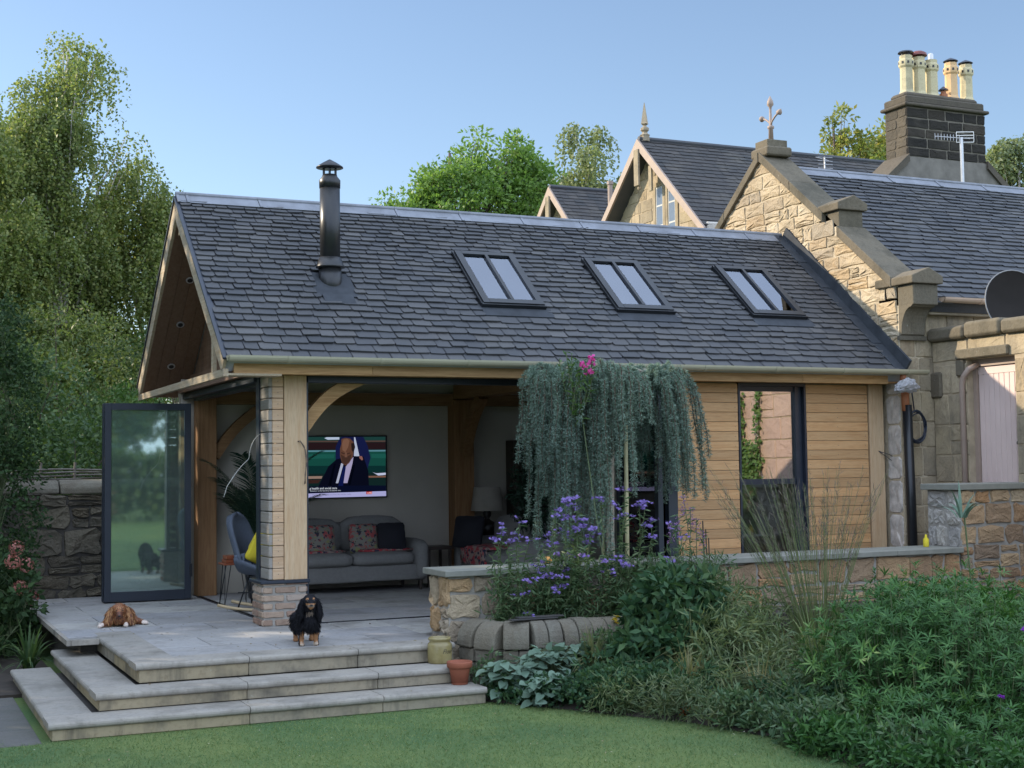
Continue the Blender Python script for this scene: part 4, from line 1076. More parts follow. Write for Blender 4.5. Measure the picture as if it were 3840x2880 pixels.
    barges(15.95, 26.36, 10.3, 2.2, .95); b = MB(); b.cbox(15.9, 15.97, 26.25, 26.5, 9.1, 10.0, .01); b.build('gable_pendant', 'ashlar', th)
    b = MB(); b.tube([(17.0, 24.2, 8.3), (17.0, 24.2, 10.1)], .075, 10); b.lathe([(.1, 10.05), (.1, 10.15)], 10, Matrix.Translation((17.0, 24.2, 0))); b.build('vent_pipe', 'pink_paint', th)
    # cross wing carrying the chimney (ridge along Y)
    xc = 17.45; y0 = 10.0; zb = 7.9; sl = .86
    w = MB(); w.prism([(xc - 5, y0, GZ), (xc - 5, y0, zb - (5 - 1.07) * sl), (xc - 1.07, y0, zb), (xc + 1.07, y0, zb), (xc + 5, y0, zb - (5 - 1.07) * sl), (xc + 5, y0, GZ)], (0, .7, 0)); w.build('chimney_gable', 'render_grey', th)
    for sg in (-1, 1):
        w = MB(); w.prism([(xc + sg * 1.07, y0 - .06, zb + .05), (xc + sg * 5, y0 - .06, zb - 3.93 * sl + .05), (xc + sg * 5, y0 - .06, zb - 3.93 * sl - .12), (xc + sg * 1.07, y0 - .06, zb - .12)], (0, .82, 0)); w.build('chimney_skew', 'soot_pale', th)
    w = MB(); w.prism([(xc - 5, y0 + .7, zb - 3.93 * sl - .1), (xc, y0 + .7, zb + 1.07 * sl - .9), (xc + 5, y0 + .7, zb - 3.93 * sl - .1)], (0, 8, 0)); w.build('roof', 'dark_slate', th)
    st = MB(); st.box(xc - 1.06, xc + 1.06, y0 + .02, y0 + .7, zb - .1, 9.2); ck = st.build('chimney_stack', 'soot_pale', th); jb = MB(); jb.box(xc - 1.055, xc + 1.055, y0 + .0145, y0 + .0195, zb, 8.96); jb.build('joint_mortar', 'mortar_joint', ck)
    s = MB(); rr = rubble(xc - 1.08, xc + 1.08, zb, 8.96, (.2, .225), (.36, .62), None, 0); stones(s, rr, (0, y0 + .02, 0), (1, 0, 0), (0, 0, 1), (0, -1, 0), mortar=.012, depth=.022, jit=.006, rough=.004, corner=.05); s.build('soot_face', 'soot_stone', ck)
    s = MB(); rr = rubble(y0 + .02, y0 + .7, zb, 8.96, (.2, .24), (.25, .45), None, 0); stones(s, rr, (xc - 1.06, 0, 0), (0, 1, 0), (0, 0, 1), (-1, 0, 0), mortar=.01, depth=.012, jit=.005, rough=.004); s.build('side_face', 'soot_pale', ck)
    s = MB(); s.cbox(xc - 1.15, xc + 1.15, y0 - .07, y0 + .77, 8.98, 9.05, .02); s.cbox(xc - 1.07, xc + 1.07, y0 - .0, y0 + .74, 9.05, 9.22, .03); s.build('cornice', 'soot_pale', ck)
    s = MB(); s.prism([(xc - 1.08, y0 + .04, 9.22), (xc + 1.08, y0 + .04, 9.22), (xc + .98, y0 + .25, 9.34), (xc - .98, y0 + .25, 9.34)], (0, .3, 0)) if 0 else s.cbox(xc - 1.0, xc + 1.0, y0 + .1, y0 + .62, 9.2, 9.33, .05); s.build('flaunching', 'soot_pale', ck)
    pots = [(16.70, 'pot_buff', 'flat', 1.0), (17.04, 'pot_buff', 'dome', 1.0), (17.38, 'pot_buff', 'vent', .97), (17.93, 'pot_orange', 'cone', .97), (18.35, 'pot_buff', 'cone', .97)]
    for i, (x, mt, cap, h) in enumerate(pots):
        M = Matrix.Translation((x, y0 + .35, 9.3)) @ Matrix.Scale(h, 4, (0, 0, 1))
        b = MB(); b.lathe([(.17, 0), (.17, .04), (.135, .12), (.13, .6), (.16, .64), (.165, .7), (.16, .76), (.13, .8), (.135, .87), (.11, .87)], 8, M)
        p = b.build('chimney_pot', mt, th)
        for k in range(8):
            b = MB(); a = k * PI / 4 + PI / 8; b.box(-.02, .02, -.004, .004, .68, .73, M @ Matrix.Rotation(a, 4, 'Z') @ Matrix.Translation((0, -.156, 0))); b.build('pot_hole', 'track', p)
        b = MB()
        if cap == 'dome': b.lathe([(.19, .9), (.17, .96), (.1, 1.0), (.02, 1.02)], 14, M); mc = 'cowl_red'
        elif cap == 'vent': b.lathe([(.06, .87), (.06, 1.0), (.045, 1.03)], 12, M); mc = 'galv'
        elif cap == 'flat': b.lathe([(.17, .93), (.15, .96), (.02, .985)], 14, M); mc = 'frame_dark'
        else: b.lathe([(.16, .91), (.14, .93), (.02, .99)], 14, M); mc = 'frame_dark'
        if cap != 'vent':
            for k in range(4): b.box(-.008, .008, -.008, .008, .86, .94, M @ Matrix.Rotation(k * PI / 2, 4, 'Z') @ Matrix.Translation((.1, 0, 0)))
        b.build('cowl', mc, p)
    b = MB(); M = Matrix.Translation((17.66, y0 + .3, 9.3)); b.lathe([(.09, 0), (.09, .12), (.06, .12), (.06, .18)], 12, M); p = b.build('metal_flue', 'pot_orange_dark', th)
    b = MB(); b.lathe([(.11, .2), (.1, .22), (.01, .29)], 12, M); b.build('cowl', 'frame_dark', p)
m_plain('pane_blue', (.12, .15, .2), .1, 0, .1, 2); m_plain('white_stone', (.5, .46, .4), .9, 0, .15, 5)
main_house()
def aerials():
    th = thing('tv_aerial', 'television aerial on a pale pole in front of the sooty chimney', 'aerial', (10.9, 2.45, 5.4))
    b = MB(); b.tube([(10.9, 2.45, 5.38), (10.9, 2.45, 6.14)], .024, 8); b.build('mast', 'galv', th)
    b = MB(); b.tube([(10.55, 2.6, 6.16), (11.02, 2.40, 6.12)], .007, 5)
    for t in np.linspace(0, .7, 9): c = Vector((10.55, 2.6, 6.16)).lerp(Vector((11.02, 2.40, 6.12)), t); b.tube([c + Vector((0, 0, -.045)), c + Vector((0, 0, .045))], .0035, 4)
    b.build('boom', 'galv', th)
    b = MB()
    for z in (6.07, 6.13, 6.17, 6.22): b.tube([(10.84, 2.45 + .03, z - .0), (11.07, 2.38, z)], .006, 4)
    b.tube([(10.84, 2.48, 6.07), (10.84, 2.48, 6.22)], .006, 4); b.tube([(11.07, 2.38, 6.07), (11.07, 2.38, 6.22)], .006, 4); b.build('reflector', 'white_paint', th)
    th = thing('tv_aerial', 'small thin aerial on the ridge behind the stone finial', 'aerial', (8.47, 2.45, 5.42))
    b = MB(); b.tube([(8.47, 2.45, 5.4), (8.47, 2.45, 5.66)], .01, 6); b.build('mast', 'galv', th)
    b = MB()
    for z in (5.50, 5.55, 5.60, 5.65): b.tube([(8.36, 2.45, z), (8.58, 2.42, z)], .004, 4)
    b.tube([(8.36, 2.5, 5.66), (8.5, 2.4, 5.6)], .004, 4); b.build('rods', 'galv', th)
aerials()
# ------------------------------------------------------------------ things inside the room
m_plain('sofa_grey', (.2, .195, .185), .95, 0, .08, 30); m_plain('cushion_black', (.012, .012, .018), .9); m_plain('yellow_fabric', (.62, .5, .03), .85)
m_plain('fabric_blue', (.1, .12, .16), .9, 0, .08, 30); m_plain('shade', (.3, .27, .23), .9); m_plain('lamp_dark', (.02, .018, .016), .35)
m_plain('dark_wood', (.035, .025, .018), .4); m_plain('pale_wood', (.5, .38, .22), .5); m_plain('red_wood', (.28, .08, .035), .4); m_plain('planter', (.1, .1, .1), .7)
m, nt, out = _new('floral'); n1 = noise(nt, 14, 3, .6); n2 = noise(nt, 22, 2, .5)
c = mixc(nt, (.2, .19, .16), (.35, .07, .07), maprange(nt, n1, .53, .58)); c = mixc(nt, c, (.03, .03, .05), maprange(nt, n2, .56, .6)); c = mixc(nt, c, (.25, .24, .08), maprange(nt, n1, .42, .36, 0, .8)); finish(m, nt, out, c, .95)
m, nt, out = _new('floral_throw'); n1 = noise(nt, 11, 3, .6); n2 = noise(nt, 19, 2, .5)
c = mixc(nt, (.33, .25, .22), (.42, .06, .07), maprange(nt, n1, .48, .54)); c = mixc(nt, c, (.03, .03, .06), maprange(nt, n2, .56, .6)); finish(m, nt, out, c, .95)

def softbox(x0, x1, y0, y1, z0, z1, r=.05, puff=.03, M=None, seed=0):
    """rounded, slightly puffed cushion mesh (verts, faces)"""
    n = 8; vs = []; idx = {}; fs = []
    rnd = np.random.default_rng(seed); c = np.array([(x0 + x1) / 2, (y0 + y1) / 2, (z0 + z1) / 2]); h = np.array([x1 - x0, y1 - y0, z1 - z0]) / 2
    def vert(i, j, k):
        key = (i, j, k)
        if key in idx: return idx[key]
        p = np.array([i, j, k]) / n * 2 - 1
        rr = np.minimum(r, h * .95)
        q = p * h; core = np.clip(q, -(h - rr), h - rr); d = q - core; L = np.linalg.norm(d / rr)
        if L > 1e-6: q = core + d / max(L, 1e-6) * (1 if L > 0 else 0)
        f = np.array([(1 - abs(p[1]) ** 2) * (1 - abs(p[2]) ** 2) * np.sign(p[0]) * (abs(p[0]) > .99), (1 - p[0] ** 2) * (1 - p[2] ** 2) * np.sign(p[1]) * (abs(p[1]) > .99), (1 - p[0] ** 2) * (1 - p[1] ** 2) * np.sign(p[2]) * (abs(p[2]) > .99)])
        q = q + f * (np.array(puff) if not np.isscalar(puff) else puff) + rnd.normal(0, .002, 3)
        idx[key] = len(vs); vs.append(tuple(q + c)); return idx[key]
    for a in range(n):
        for b in range(n):
            for (f) in (lambda i, j: (i, j, 0), lambda i, j: (i, j, n), lambda i, j: (i, 0, j), lambda i, j: (i, n, j), lambda i, j: (0, i, j), lambda i, j: (n, i, j)):
                q = [vert(*f(a, b)), vert(*f(a + 1, b)), vert(*f(a + 1, b + 1)), vert(*f(a, b + 1))]; fs.append(q)
    # orient outward
    out = []
    for q in fs:
        A, B, C_ = (np.array(vs[q[i]]) for i in (0, 1, 2)); nn = np.cross(B - A, C_ - A)
        out.append(q if np.dot(nn, (A + B + C_) / 3 - c) > 0 else q[::-1])
    if M is not None: vs = [tuple(M @ Vector(v)) for v in vs]
    return vs, out
def sofa(name, label, loc, rot, w=1.95):
    """local: front faces -Y, origin at the centre of the floor footprint"""
    th = thing(name, label, 'sofa', loc, None, rot); d = .86; hw = w / 2
    def P(nm, *boxes, mat='sofa_grey'):
        for i, bx in enumerate(boxes):
            b = MB(); v, f = softbox(*bx, seed=i); b.add(v, f); b.build(nm, mat, th, smooth=True, local=True)
    P('base', (-hw + .04, hw - .04, -d / 2 + .04, d / 2 - .03, .12, .32, .03, .0))
    P('backrest', (-hw + .12, hw - .12, d / 2 - .24, d / 2, .28, .80, .08, .02))
    P('arm', (-hw, -hw + .2, -d / 2, d / 2 - .06, .12, .60, .095, .015), (hw - .2, hw, -d / 2, d / 2 - .06, .12, .60, .095, .015))
    P('seat_cushion', (-hw + .21, -.005, -d / 2 - .01, d / 2 - .24, .31, .47, .06, .025), (.005, hw - .21, -d / 2 - .01, d / 2 - .24, .31, .47, .06, .025))
    P('back_cushion', (-hw + .2, -.01, d / 2 - .4, d / 2 - .18, .46, .84, .09, .04), (.01, hw - .2, d / 2 - .4, d / 2 - .18, .46, .86, .09, .04))
    for x, y in ((-hw + .1, -d / 2 + .1), (hw - .1, -d / 2 + .1), (-hw + .1, d / 2 - .12), (hw - .1, d / 2 - .12)):
        b = MB(); b.lathe([(.02, 0), (.028, .12)], 8, Matrix.Translation((x, y, 0))); b.build('leg', 'dark_wood', th, local=True)
    return th
def cushion(label, mat, loc, size, rx, rz, name='cushion', ry=0):
    b = MB(); s = size / 2; v, f = softbox(-s, s, -.035, .035, -s, s, .035, (.0, .06, .0), seed=4); b.add(v, f)
    o = b.build(name, mat, smooth=True); o.location = loc; o.rotation_euler = (rx, ry, rz); tag(o, label, 'cushion'); return o
sofa('sofa', 'grey fabric sofa with two seat cushions below the wall television', (1.86, 3.38, 0), 0)
cushion('floral patterned cushion leaning on the left half of the sofa under the television', 'floral', (1.52, 3.19, .63), .36, -.25, .1)
cushion('second floral cushion, between the other floral cushion and the black one', 'floral', (2.06, 3.2, .63), .36, -.25, -.08)
cushion('square black cushion leaning by the right arm of the sofa under the television', 'cushion_black', (2.38, 3.10, .65), .34, -.3, -.12)
for x, lab in ((1.45, 'floral throw spread over the left seat cushion of the sofa under the television'), (2.3, 'floral throw on the right seat cushion in front of the black cushion')):
    b = MB(); v, f = softbox(x - .33, x + .33, 3.02, 3.2, .478, .505, .012, .004); b.add(v, f); tag(b.build('throw', 'floral_throw', smooth=True), lab, 'throw')
sofa('sofa', 'second grey sofa seen end-on behind the low garden wall', (3.75, 2.55, 0), -PI / 2, 1.8)
cushion('black cushion standing on the sofa behind the low garden wall', 'cushion_black', (3.35, 3.0, .68), .4, -.3, -.9)
b = MB(); v, f = softbox(3.3, 3.9, 2.3, 3.2, .48, .52, .015, .01); b.add(v, f); v, f = softbox(3.28, 3.32, 2.35, 3.1, .3, .5, .012, .005); b.add(v, f); tag(b.build('throw', 'floral_throw', smooth=True), 'red floral throw on the sofa behind the low garden wall', 'throw')
# television
def tv():
    th = thing('television', 'wall mounted flat television showing a seated balding man in a dark suit', 'television', (1.89, 3.84, 1.5))
    b = MB(); b.cbox(1.19, 2.58, 3.795, 3.855, 1.108, 1.892, .005); b.build('casing', 'track', th)
    s = .000627
    def Q(x, y, d=0): return (2.555 - (1650 - x) * s, 3.79 - d, 1.875 - (y - 215) * s)
    L = [
     ((.006, .02, .02), [(-500, 215), (1650, 215), (1650, 1420), (-500, 1420)]),
     ((.012, .05, .045), [(-500, 215), (1650, 215), (1650, 290), (-500, 290)]), ((.09, .055, .045), [(-500, 290), (1650, 290), (1650, 320), (-500, 320)]),
     ((.02, .01, .012), [(-500, 330), (1650, 330), (1650, 470), (-500, 470)]), ((.1, .25, .3), [(-500, 480), (1650, 480), (1650, 512), (-500, 512)]),
     ((.008, .07, .055), [(-500, 512), (1650, 512), (1650, 930), (-500, 930)]), ((.004, .03, .03), [(-500, 780), (1650, 800), (1650, 940), (-500, 940)]), 
     ((.3, .2, .16), [(-500, 990), (330, 990), (310, 1040), (-500, 1040)]), ((.04, .018, .015), [(-500, 1060), (300, 1060), (240, 1130), (-500, 1130)]),
     ((.2, .1, .07), [(1280, 1000), (1650, 1000), (1650, 1035), (1290, 1035)]), ((.55, .6, .8), [(1370, 925), (1440, 950), (1650, 940), (1650, 985), (1490, 995)]),
     ((.5, .58, .75), [(370, 240), (420, 222), (680, 222), (680, 268), (440, 272)]),
     ((.008, .012, .06), [(720, 215), (1180, 215), (1270, 400), (1330, 640), (1250, 900), (1000, 900), (600, 700), (600, 420), (660, 290)]),
     ((.5, .55, .7), [(985, 225), (1010, 225), (1095, 600), (980, 612), (990, 380)]),
     ((.003, .004, .012), [(180, 1300), (320, 1050), (450, 800), (620, 660), (720, 640), (980, 600), (1180, 610), (1280, 900), (1290, 1180), (1350, 1300)]),
     ((.28, .12, .1), [(1095, 600), (1150, 605), (1170, 660), (1150, 690), (1090, 640)]),
     ((.45, .48, .62), [(715, 735), (760, 760), (650, 1135), (600, 1135)]), ((.4, .36, .55), [(800, 820), (970, 610), (950, 740), (840, 1135), (755, 1135)]),
     ((.005, .01, .07), [(760, 800), (810, 820), (750, 1190), (650, 1190)]),
     ((.12, .055, .035), [(720, 260), (800, 235), (900, 250), (975, 320), (1000, 420), (960, 600), (880, 740), (800, 785), (730, 730), (690, 600), (690, 450), (720, 360)]),
     ((.2, .1, .065), [(760, 270), (840, 250), (890, 290), (860, 420), (800, 520), (740, 480), (735, 350)]),
     ((.06, .03, .022), [(700, 560), (760, 600), (850, 600), (930, 560), (900, 700), (800, 770), (735, 720)]), ((.035, .018, .015), [(715, 520), (790, 545), (785, 560), (715, 540)]), ((.035, .018, .015), [(830, 550), (900, 530), (900, 545), (835, 565)]), ((.16, .08, .055), [(790, 520), (830, 520), (840, 620), (785, 625)]),
     ((.001, .002, .006), [(560, 760), (600, 740), (500, 1180), (440, 1180)]), ((.001, .002, .006), [(960, 760), (1000, 780), (900, 1180), (860, 1180)]), ((.012, .1, .08), [(-500, 560), (580, 560), (560, 640), (-500, 650)]), ((.012, .1, .08), [(1340, 560), (1650, 560), (1650, 650), (1345, 640)]),
     ((.02, .012, .012), [(920, 350), (985, 330), (1005, 420), (970, 540), (930, 480)]),
     ((.003, .005, .02), [(-500, 1190), (1300, 1190), (1650, 1200), (1650, 1310), (-500, 1330)]),
     ((.42, .42, .72), [(-500, 1335), (1650, 1310), (1650, 1410), (-500, 1420)]), ((.5, .03, .03), [(1230, 1315), (1350, 1313), (1350, 1365), (1230, 1367)]),
    ]
    mb = MB(); mats = []
    for i, (col, poly) in enumerate(L):
        nm = 'tv_%02d' % i; m_emit(nm, tuple(c * .42 for c in col)); mats.append(nm); mb.cur = i
        pts = [Q(x, y, .0004 * (i + 1)) for x, y in poly]
        a = sum((poly[k][0] * poly[(k + 1) % len(poly)][1] - poly[(k + 1) % len(poly)][0] * poly[k][1]) for k in range(len(poly)))
        f = list(range(len(pts))); mb.add(pts, [f if a < 0 else f[::-1]])
    scn = mb.build('screen', mats, th)
    m_emit('tv_text', (.25, .27, .3)); m_emit('tv_text_dark', (.08, .08, .14)); m_emit('tv_text_red', (.5, .4, .4))
    def T(txt, x, y, h, mat, nm, b=0): text_obj(txt, h * s * 1.35, Matrix.Translation(Vector(Q(x, y, .013))) @ Matrix.Rotation(PI / 2, 4, 'X'), mat, scn, nm, b)
    T('g health and social care', 62, 1250, 44, 'tv_text', 'caption_line', .0006)
    T('Questions to the Secretary of State for care', 70, 1290, 26, 'tv_text', 'caption_small')
    T('the latest news and reports from the chamber today', 110, 1368, 28, 'tv_text_dark', 'ticker_text')
    T('LIVE', 1255, 1357, 36, 'tv_text_red', 'live_badge')
tv()
def lamp():
    th = thing('table_lamp', 'dark turned table lamp with a taupe drum shade beside the inner oak post', 'lamp', (3.8, 3.45, .5))
    M = Matrix.Translation((3.8, 3.45, 0))
    b = MB(); b.lathe([(.1, .5), (.1, .54), (.06, .56), (.13, .62), (.15, .7), (.12, .76), (.045, .8), (.03, .82), (.05, .85), (.055, .89), (.04, .93), (.015, .96), (.01, 1.0)], 20, M); b.build('base', 'lamp_dark', th, smooth=True)
    b = MB(); b.lathe([(.21, .78 + .14), (.17, 1.22)], 28, M, cap=False); b.build('lamp_shade', 'shade', th, smooth=True)
    t2 = thing('side_table', 'small dark table under the lamp behind the second sofa', 'table', (3.85, 3.45, 0))
    b = MB(); b.cbox(3.6, 4.1, 3.25, 3.65, .46, .5, .005); b.build('table_top', 'dark_wood', t2)
    for x in (3.63, 4.05):
        for y in (3.28, 3.6): b = MB(); b.cbox(x, x + .04, y, y + .04, 0, .46, .004); b.build('leg', 'dark_wood', t2)
    t2 = thing('side_table', 'small dark side table between the two grey sofas', 'table', (3.0, 3.4, 0))
    b = MB(); b.cbox(2.88, 3.24, 3.2, 3.6, .46, .5, .005); b.build('table_top', 'dark_wood', t2)
    for x in (2.9, 3.18):
        for y in (3.22, 3.55): b = MB(); b.cbox(x, x + .035, y, y + .035, 0, .46, .004); b.build('leg', 'dark_wood', t2)
lamp()
th = thing('wall_cabinet', 'dark framed cabinet against the rear wall behind the indoor tree', 'cabinet', (4.6, 3.75, 0))
b = MB(); b.cbox(4.25, 4.95, 3.6, 3.85, 0, 1.82, .006); b.build('carcass', 'dark_wood', th)
for k in range(2): b = MB(); b.cbox(4.27 + k * .335, 4.59 + k * .335, 3.58, 3.598, .1, 1.78, .008); b.build('cabinet_door', 'dark_wood', th)
# rocking chair
def rocking_chair():
    c = Vector((.42, 1.62, 0)); th = thing('rocking_chair', 'blue grey shell rocking chair on pale wooden rockers', 'chair', c, None, R_(-32))
    # local: front faces +X
    vs = []; fs = []; nu, nv = 19, 33
    for j in range(nv):
        t = j / (nv - 1)
        if t < .5: q = t / .5; cx = .22 - .42 * q; cz = .42 - .04 * math.sin(q * PI) - .01 * q
        else: q = (t - .5) / .5; cx = -.20 - .17 * q; cz = .41 + .56 * q
        w = .3 if t < .5 else .3 * (1 - .1 * q) * math.sqrt(max(.0, 1 - max(0, (q - .6) / .4) ** 2.6)) + .012
        for i in range(nu):
            u = i / (nu - 1) * 2 - 1; curl = abs(u) ** 2.5
            hx = cx + (.1 * curl if t > .5 else 0); hz = cz + (.16 * curl * math.sin(min(1, t * 2) * PI * .5) if t < .55 else .04 * curl)
            vs.append((hx, u * w, hz))
    for j in range(nv - 1):
        for i in range(nu - 1): a = j * nu + i; fs.append((a, a + 1, a + nu + 1, a + nu))
    b = MB(); b.add(vs, fs); o = b.build('shell', 'fabric_blue', th, smooth=True, local=True); m_ = o.modifiers.new('s', 'SOLIDIFY'); m_.thickness = .03; bake(o)
    for s in (-1, 1):
        b = MB(); b.tube([(x, s * .22, .02 + .28 * (x * 1.0) ** 2) for x in np.linspace(-.42, .42, 13)], .017, 8); b.build('rocker', 'pale_wood', th, smooth=True, local=True)
        b = MB(); b.tube([(.2, s * .22, .04), (.12, s * .15, .37)], .008, 6); b.tube([(-.2, s * .22, .04), (-.1, s * .15, .37)], .008, 6); b.tube([(.2, s * .22, .2), (-.2, s * .22, .2)], .007, 6); b.build('leg', 'black_metal', th, smooth=True, local=True)
    b = MB(); b.tube([(.12, -.15, .37), (.12, .15, .37), (-.1, .15, .37), (-.1, -.15, .37), (.12, -.15, .37)], .008, 6); b.build('under_frame', 'black_metal', th, smooth=True, local=True)
    cushion('bright yellow cushion on the blue grey rocking chair', 'yellow_fabric', (.38, 1.5, .66), .36, .3, R_(40), ry=.35)
rocking_chair()
def stool():
    c = Vector((.3, 2.35, 0)); th = thing('side_stool', 'small stool with a red brown wooden top on thin black hairpin legs', 'stool', c)
    b = MB(); b.cbox(-.16, .16, -.14, .14, .44, .46, .004); b.cbox(-.12, .12, -.1, .1, .5, .54, .004); b.cbox(-.13, .13, -.11, .11, .463, .497, .004); b.build('stool_top', 'red_wood', th, local=True)
    for x, y in ((-.13, -.11), (.13, -.11), (-.13, .11), (.13, .11)):
        b = MB(); b.tube([(x * .6, y, .44), (x * 1.15, y * 1.15, 0), (x, y * .5, .44)], .006, 5); b.build('leg', 'black_metal', th, local=True)
stool()

# ------------------------------------------------------------------ pots on the steps
def jar():
    th = thing('stoneware_jar', 'mustard stoneware jar lettered Flour standing on the middle step', 'jar', (.97, -2.06, -.15)); th.scale = (.8, .8, .85)
    b = MB(); b.lathe([(.118, 0), (.125, .012), (.128, .06), (.128, .17), (.122, .19), (.108, .2), (.106, .215), (.118, .225), (.12, .24), (.112, .25), (.1, .25), (.098, .2), (.1, .03), (.02, .02)], 36); b.build('jar_body', 'mustard', th, smooth=True, local=True)
    # lettering wrapped on the cylinder
    cu = bpy.data.curves.new('lettering', 'FONT'); cu.body = 'Flour'; cu.size = .06; cu.shear = .35
    t = bpy.data.objects.new('l', cu); COL.objects.link(t); bpy.context.view_layer.update()
    me = bpy.data.meshes.new_from_object(t.evaluated_get(bpy.context.evaluated_depsgraph_get())); bpy.data.objects.remove(t)
    for v in me.vertices:
        a = -PI / 2 + .0 + (v.co.x - .02) / .129; v.co = Vector((.1295 * math.cos(a), .1295 * math.sin(a), .1 + v.co.y))
    me.materials.clear(); me.materials.append(MATS['lamp_dark']); o = bpy.data.objects.new('lettering', me); link(o, th)
m, nt, out = _new('mustard'); n1 = noise(nt, 7, 4); c = mixc(nt, (.22, .175, .07), (.3, .25, .12), maprange(nt, n1, .35, .65)); finish(m, nt, out, c, .22, spec=.5)
m_plain('terracotta', (.25, .075, .038), .75, 0, .14, 9)
jar()
def tpot():
    th = thing('terracotta_pot', 'orange terracotta flower pot standing on the bottom step', 'flower pot', (1.0, -2.42, -.28)); th.scale = (.75, .75, .78)
    b = MB(); b.lathe([(.085, 0), (.088, .01), (.112, .165), (.115, .17), (.13, .172), (.137, .18), (.14, .225), (.135, .235), (.122, .235), (.112, .16), (.09, .02), (.02, .015)], 36); b.build('pot_body', 'terracotta', th, smooth=True, local=True)
    b = MB(); b.lathe([(.09, .185), (.115, .19), (.02, .2)], 20); b.build('compost', 'soil', th, local=True)
tpot()
b = MB(); b.lathe([(.028, 0), (.03, .01), (.03, .08), (.012, .1), (.012, .125), (.004, .13)], 14, Matrix.Translation((6.62, -1.5, .585)))
tag(b.build('yellow_bottle', 'yellow_fabric', smooth=True), 'small yellow plastic bottle on the low wall coping beside the downpipe', 'bottle')

# ------------------------------------------------------------------ the two spaniels
def blob_mesh(shapes, voxel=.007, smooth=6):
    bm = bmesh.new()
    for s in shapes:
        if len(s) == 2:       # ellipsoid (centre, radii)
            (c, r) = s; M = Matrix.Translation(c) @ Matrix.Diagonal((*r, 1)); bmesh.ops.create_icosphere(bm, subdivisions=3, radius=1, matrix=M)
        elif len(s) == 3:     # ellipsoid rotated
            (c, r, e) = s; M = Matrix.Translation(c) @ Euler(e).to_matrix().to_4x4() @ Matrix.Diagonal((*r, 1)); bmesh.ops.create_icosphere(bm, subdivisions=3, radius=1, matrix=M)
        else:                 # capsule p0,p1,r0,r1
            p0, p1, r0, r1 = s; p0, p1 = Vector(p0), Vector(p1); n = max(2, int((p1 - p0).length / (min(r0, r1) * .35)))
            for i in range(n + 1):
                t = i / n; M = Matrix.Translation(p0.lerp(p1, t)) @ Matrix.Scale(r0 + (r1 - r0) * t, 4); bmesh.ops.create_icosphere(bm, subdivisions=2, radius=1, matrix=M)
    me = bpy.data.meshes.new('blob'); bm.to_mesh(me); bm.free()
    o = bpy.data.objects.new('blob', me); COL.objects.link(o)
    r = o.modifiers.new('r', 'REMESH'); r.mode = 'VOXEL'; r.voxel_size = voxel; r.use_smooth_shade = True
    s = o.modifiers.new('s', 'SMOOTH'); s.iterations = smooth; s.factor = .5
    bake(o); me = o.data; bpy.data.objects.remove(o); return me
def fur(me, n, length, width, flow, colfn, seed=1, lift=.25):
    """returns V,F,mi of fur blades growing on a mesh, flowing along flow(p)"""
    rg = np.random.default_rng(seed); me.calc_loop_triangles()
    co = np.array([v.co[:] for v in me.vertices]); tr = np.array([t.vertices[:] for t in me.loop_triangles]); A, B, C_ = co[tr[:, 0]], co[tr[:, 1]], co[tr[:, 2]]
    nr = np.cross(B - A, C_ - A); ar = np.linalg.norm(nr, axis=1); nr = unit(nr); k = rg.choice(len(tr), n, p=ar / ar.sum())
    u = rg.random((n, 1)); v = rg.random((n, 1)); fl = (u + v) > 1; u = np.where(fl, 1 - u, u); v = np.where(fl, 1 - v, v)
    P = A[k] + (B - A)[k] * u + (C_ - A)[k] * v; Nn = nr[k]
    F0 = flow(P); F0 = F0 - Nn * np.sum(F0 * Nn, axis=1, keepdims=True) * .8; d = unit(unit(F0) + Nn * lift + rg.normal(0, .16, (n, 3)))
    L = length(P) * rg.uniform(.6, 1.25, n); V, F = place(BLADE, P - Nn * .002, d, Nn + rg.normal(0, .3, (n, 3)), L, width)
    mi = np.repeat(colfn(P, rg), len(BLADE[1])); return V, F, mi
def furred(name, me, mats, colfn, parent, n, length, width, flow, seed=1, lift=.25):
    co = np.array([v.co[:] for v in me.vertices]); polys = [tuple(p.vertices) for p in me.polygons]
    rg = np.random.default_rng(5); cen = np.array([co[list(p)].mean(0) for p in polys]); pm = colfn(cen, rg)
    V2, F2, m2 = fur(me, n, length, width, flow, colfn, seed, lift)
    nm = bpy.data.meshes.new(name); b0 = len(co)
    nm.from_pydata(co.tolist() + V2.tolist(), [], polys + (F2 + b0).tolist())
    for m in mats: nm.materials.append(MATS[m])
    nm.polygons.foreach_set('material_index', np.concatenate([pm, m2]).astype(np.int32)); nm.polygons.foreach_set('use_smooth', np.concatenate([np.ones(len(polys), bool), np.zeros(len(F2), bool)])); nm.update()
    o = bpy.data.objects.new(name, nm); link(o, parent); return o
m_plain('fur_black', (.009, .009, .012), .7, 0, .3, 30, spec=.15); m_plain('fur_tan', (.28, .13, .05), .7, 0, .25, 30); m_plain('fur_pale', (.42, .33, .25), .8, 0, .2, 30)
m_plain('fur_ruby', (.24, .085, .03), .6, 0, .4, 25); m_plain('fur_ruby_dark', (.1, .035, .018), .6, 0, .3, 25); m_plain('fur_gold', (.42, .22, .09), .65, 0, .3, 25); m_plain('fur_white', (.62, .52, .45), .8); m_plain('nose', (.01, .01, .011), .25); m_plain('eye', (.012, .008, .006), .08); m_plain('fur_greybrown', (.16, .12, .09), .7, 0, .2, 30)
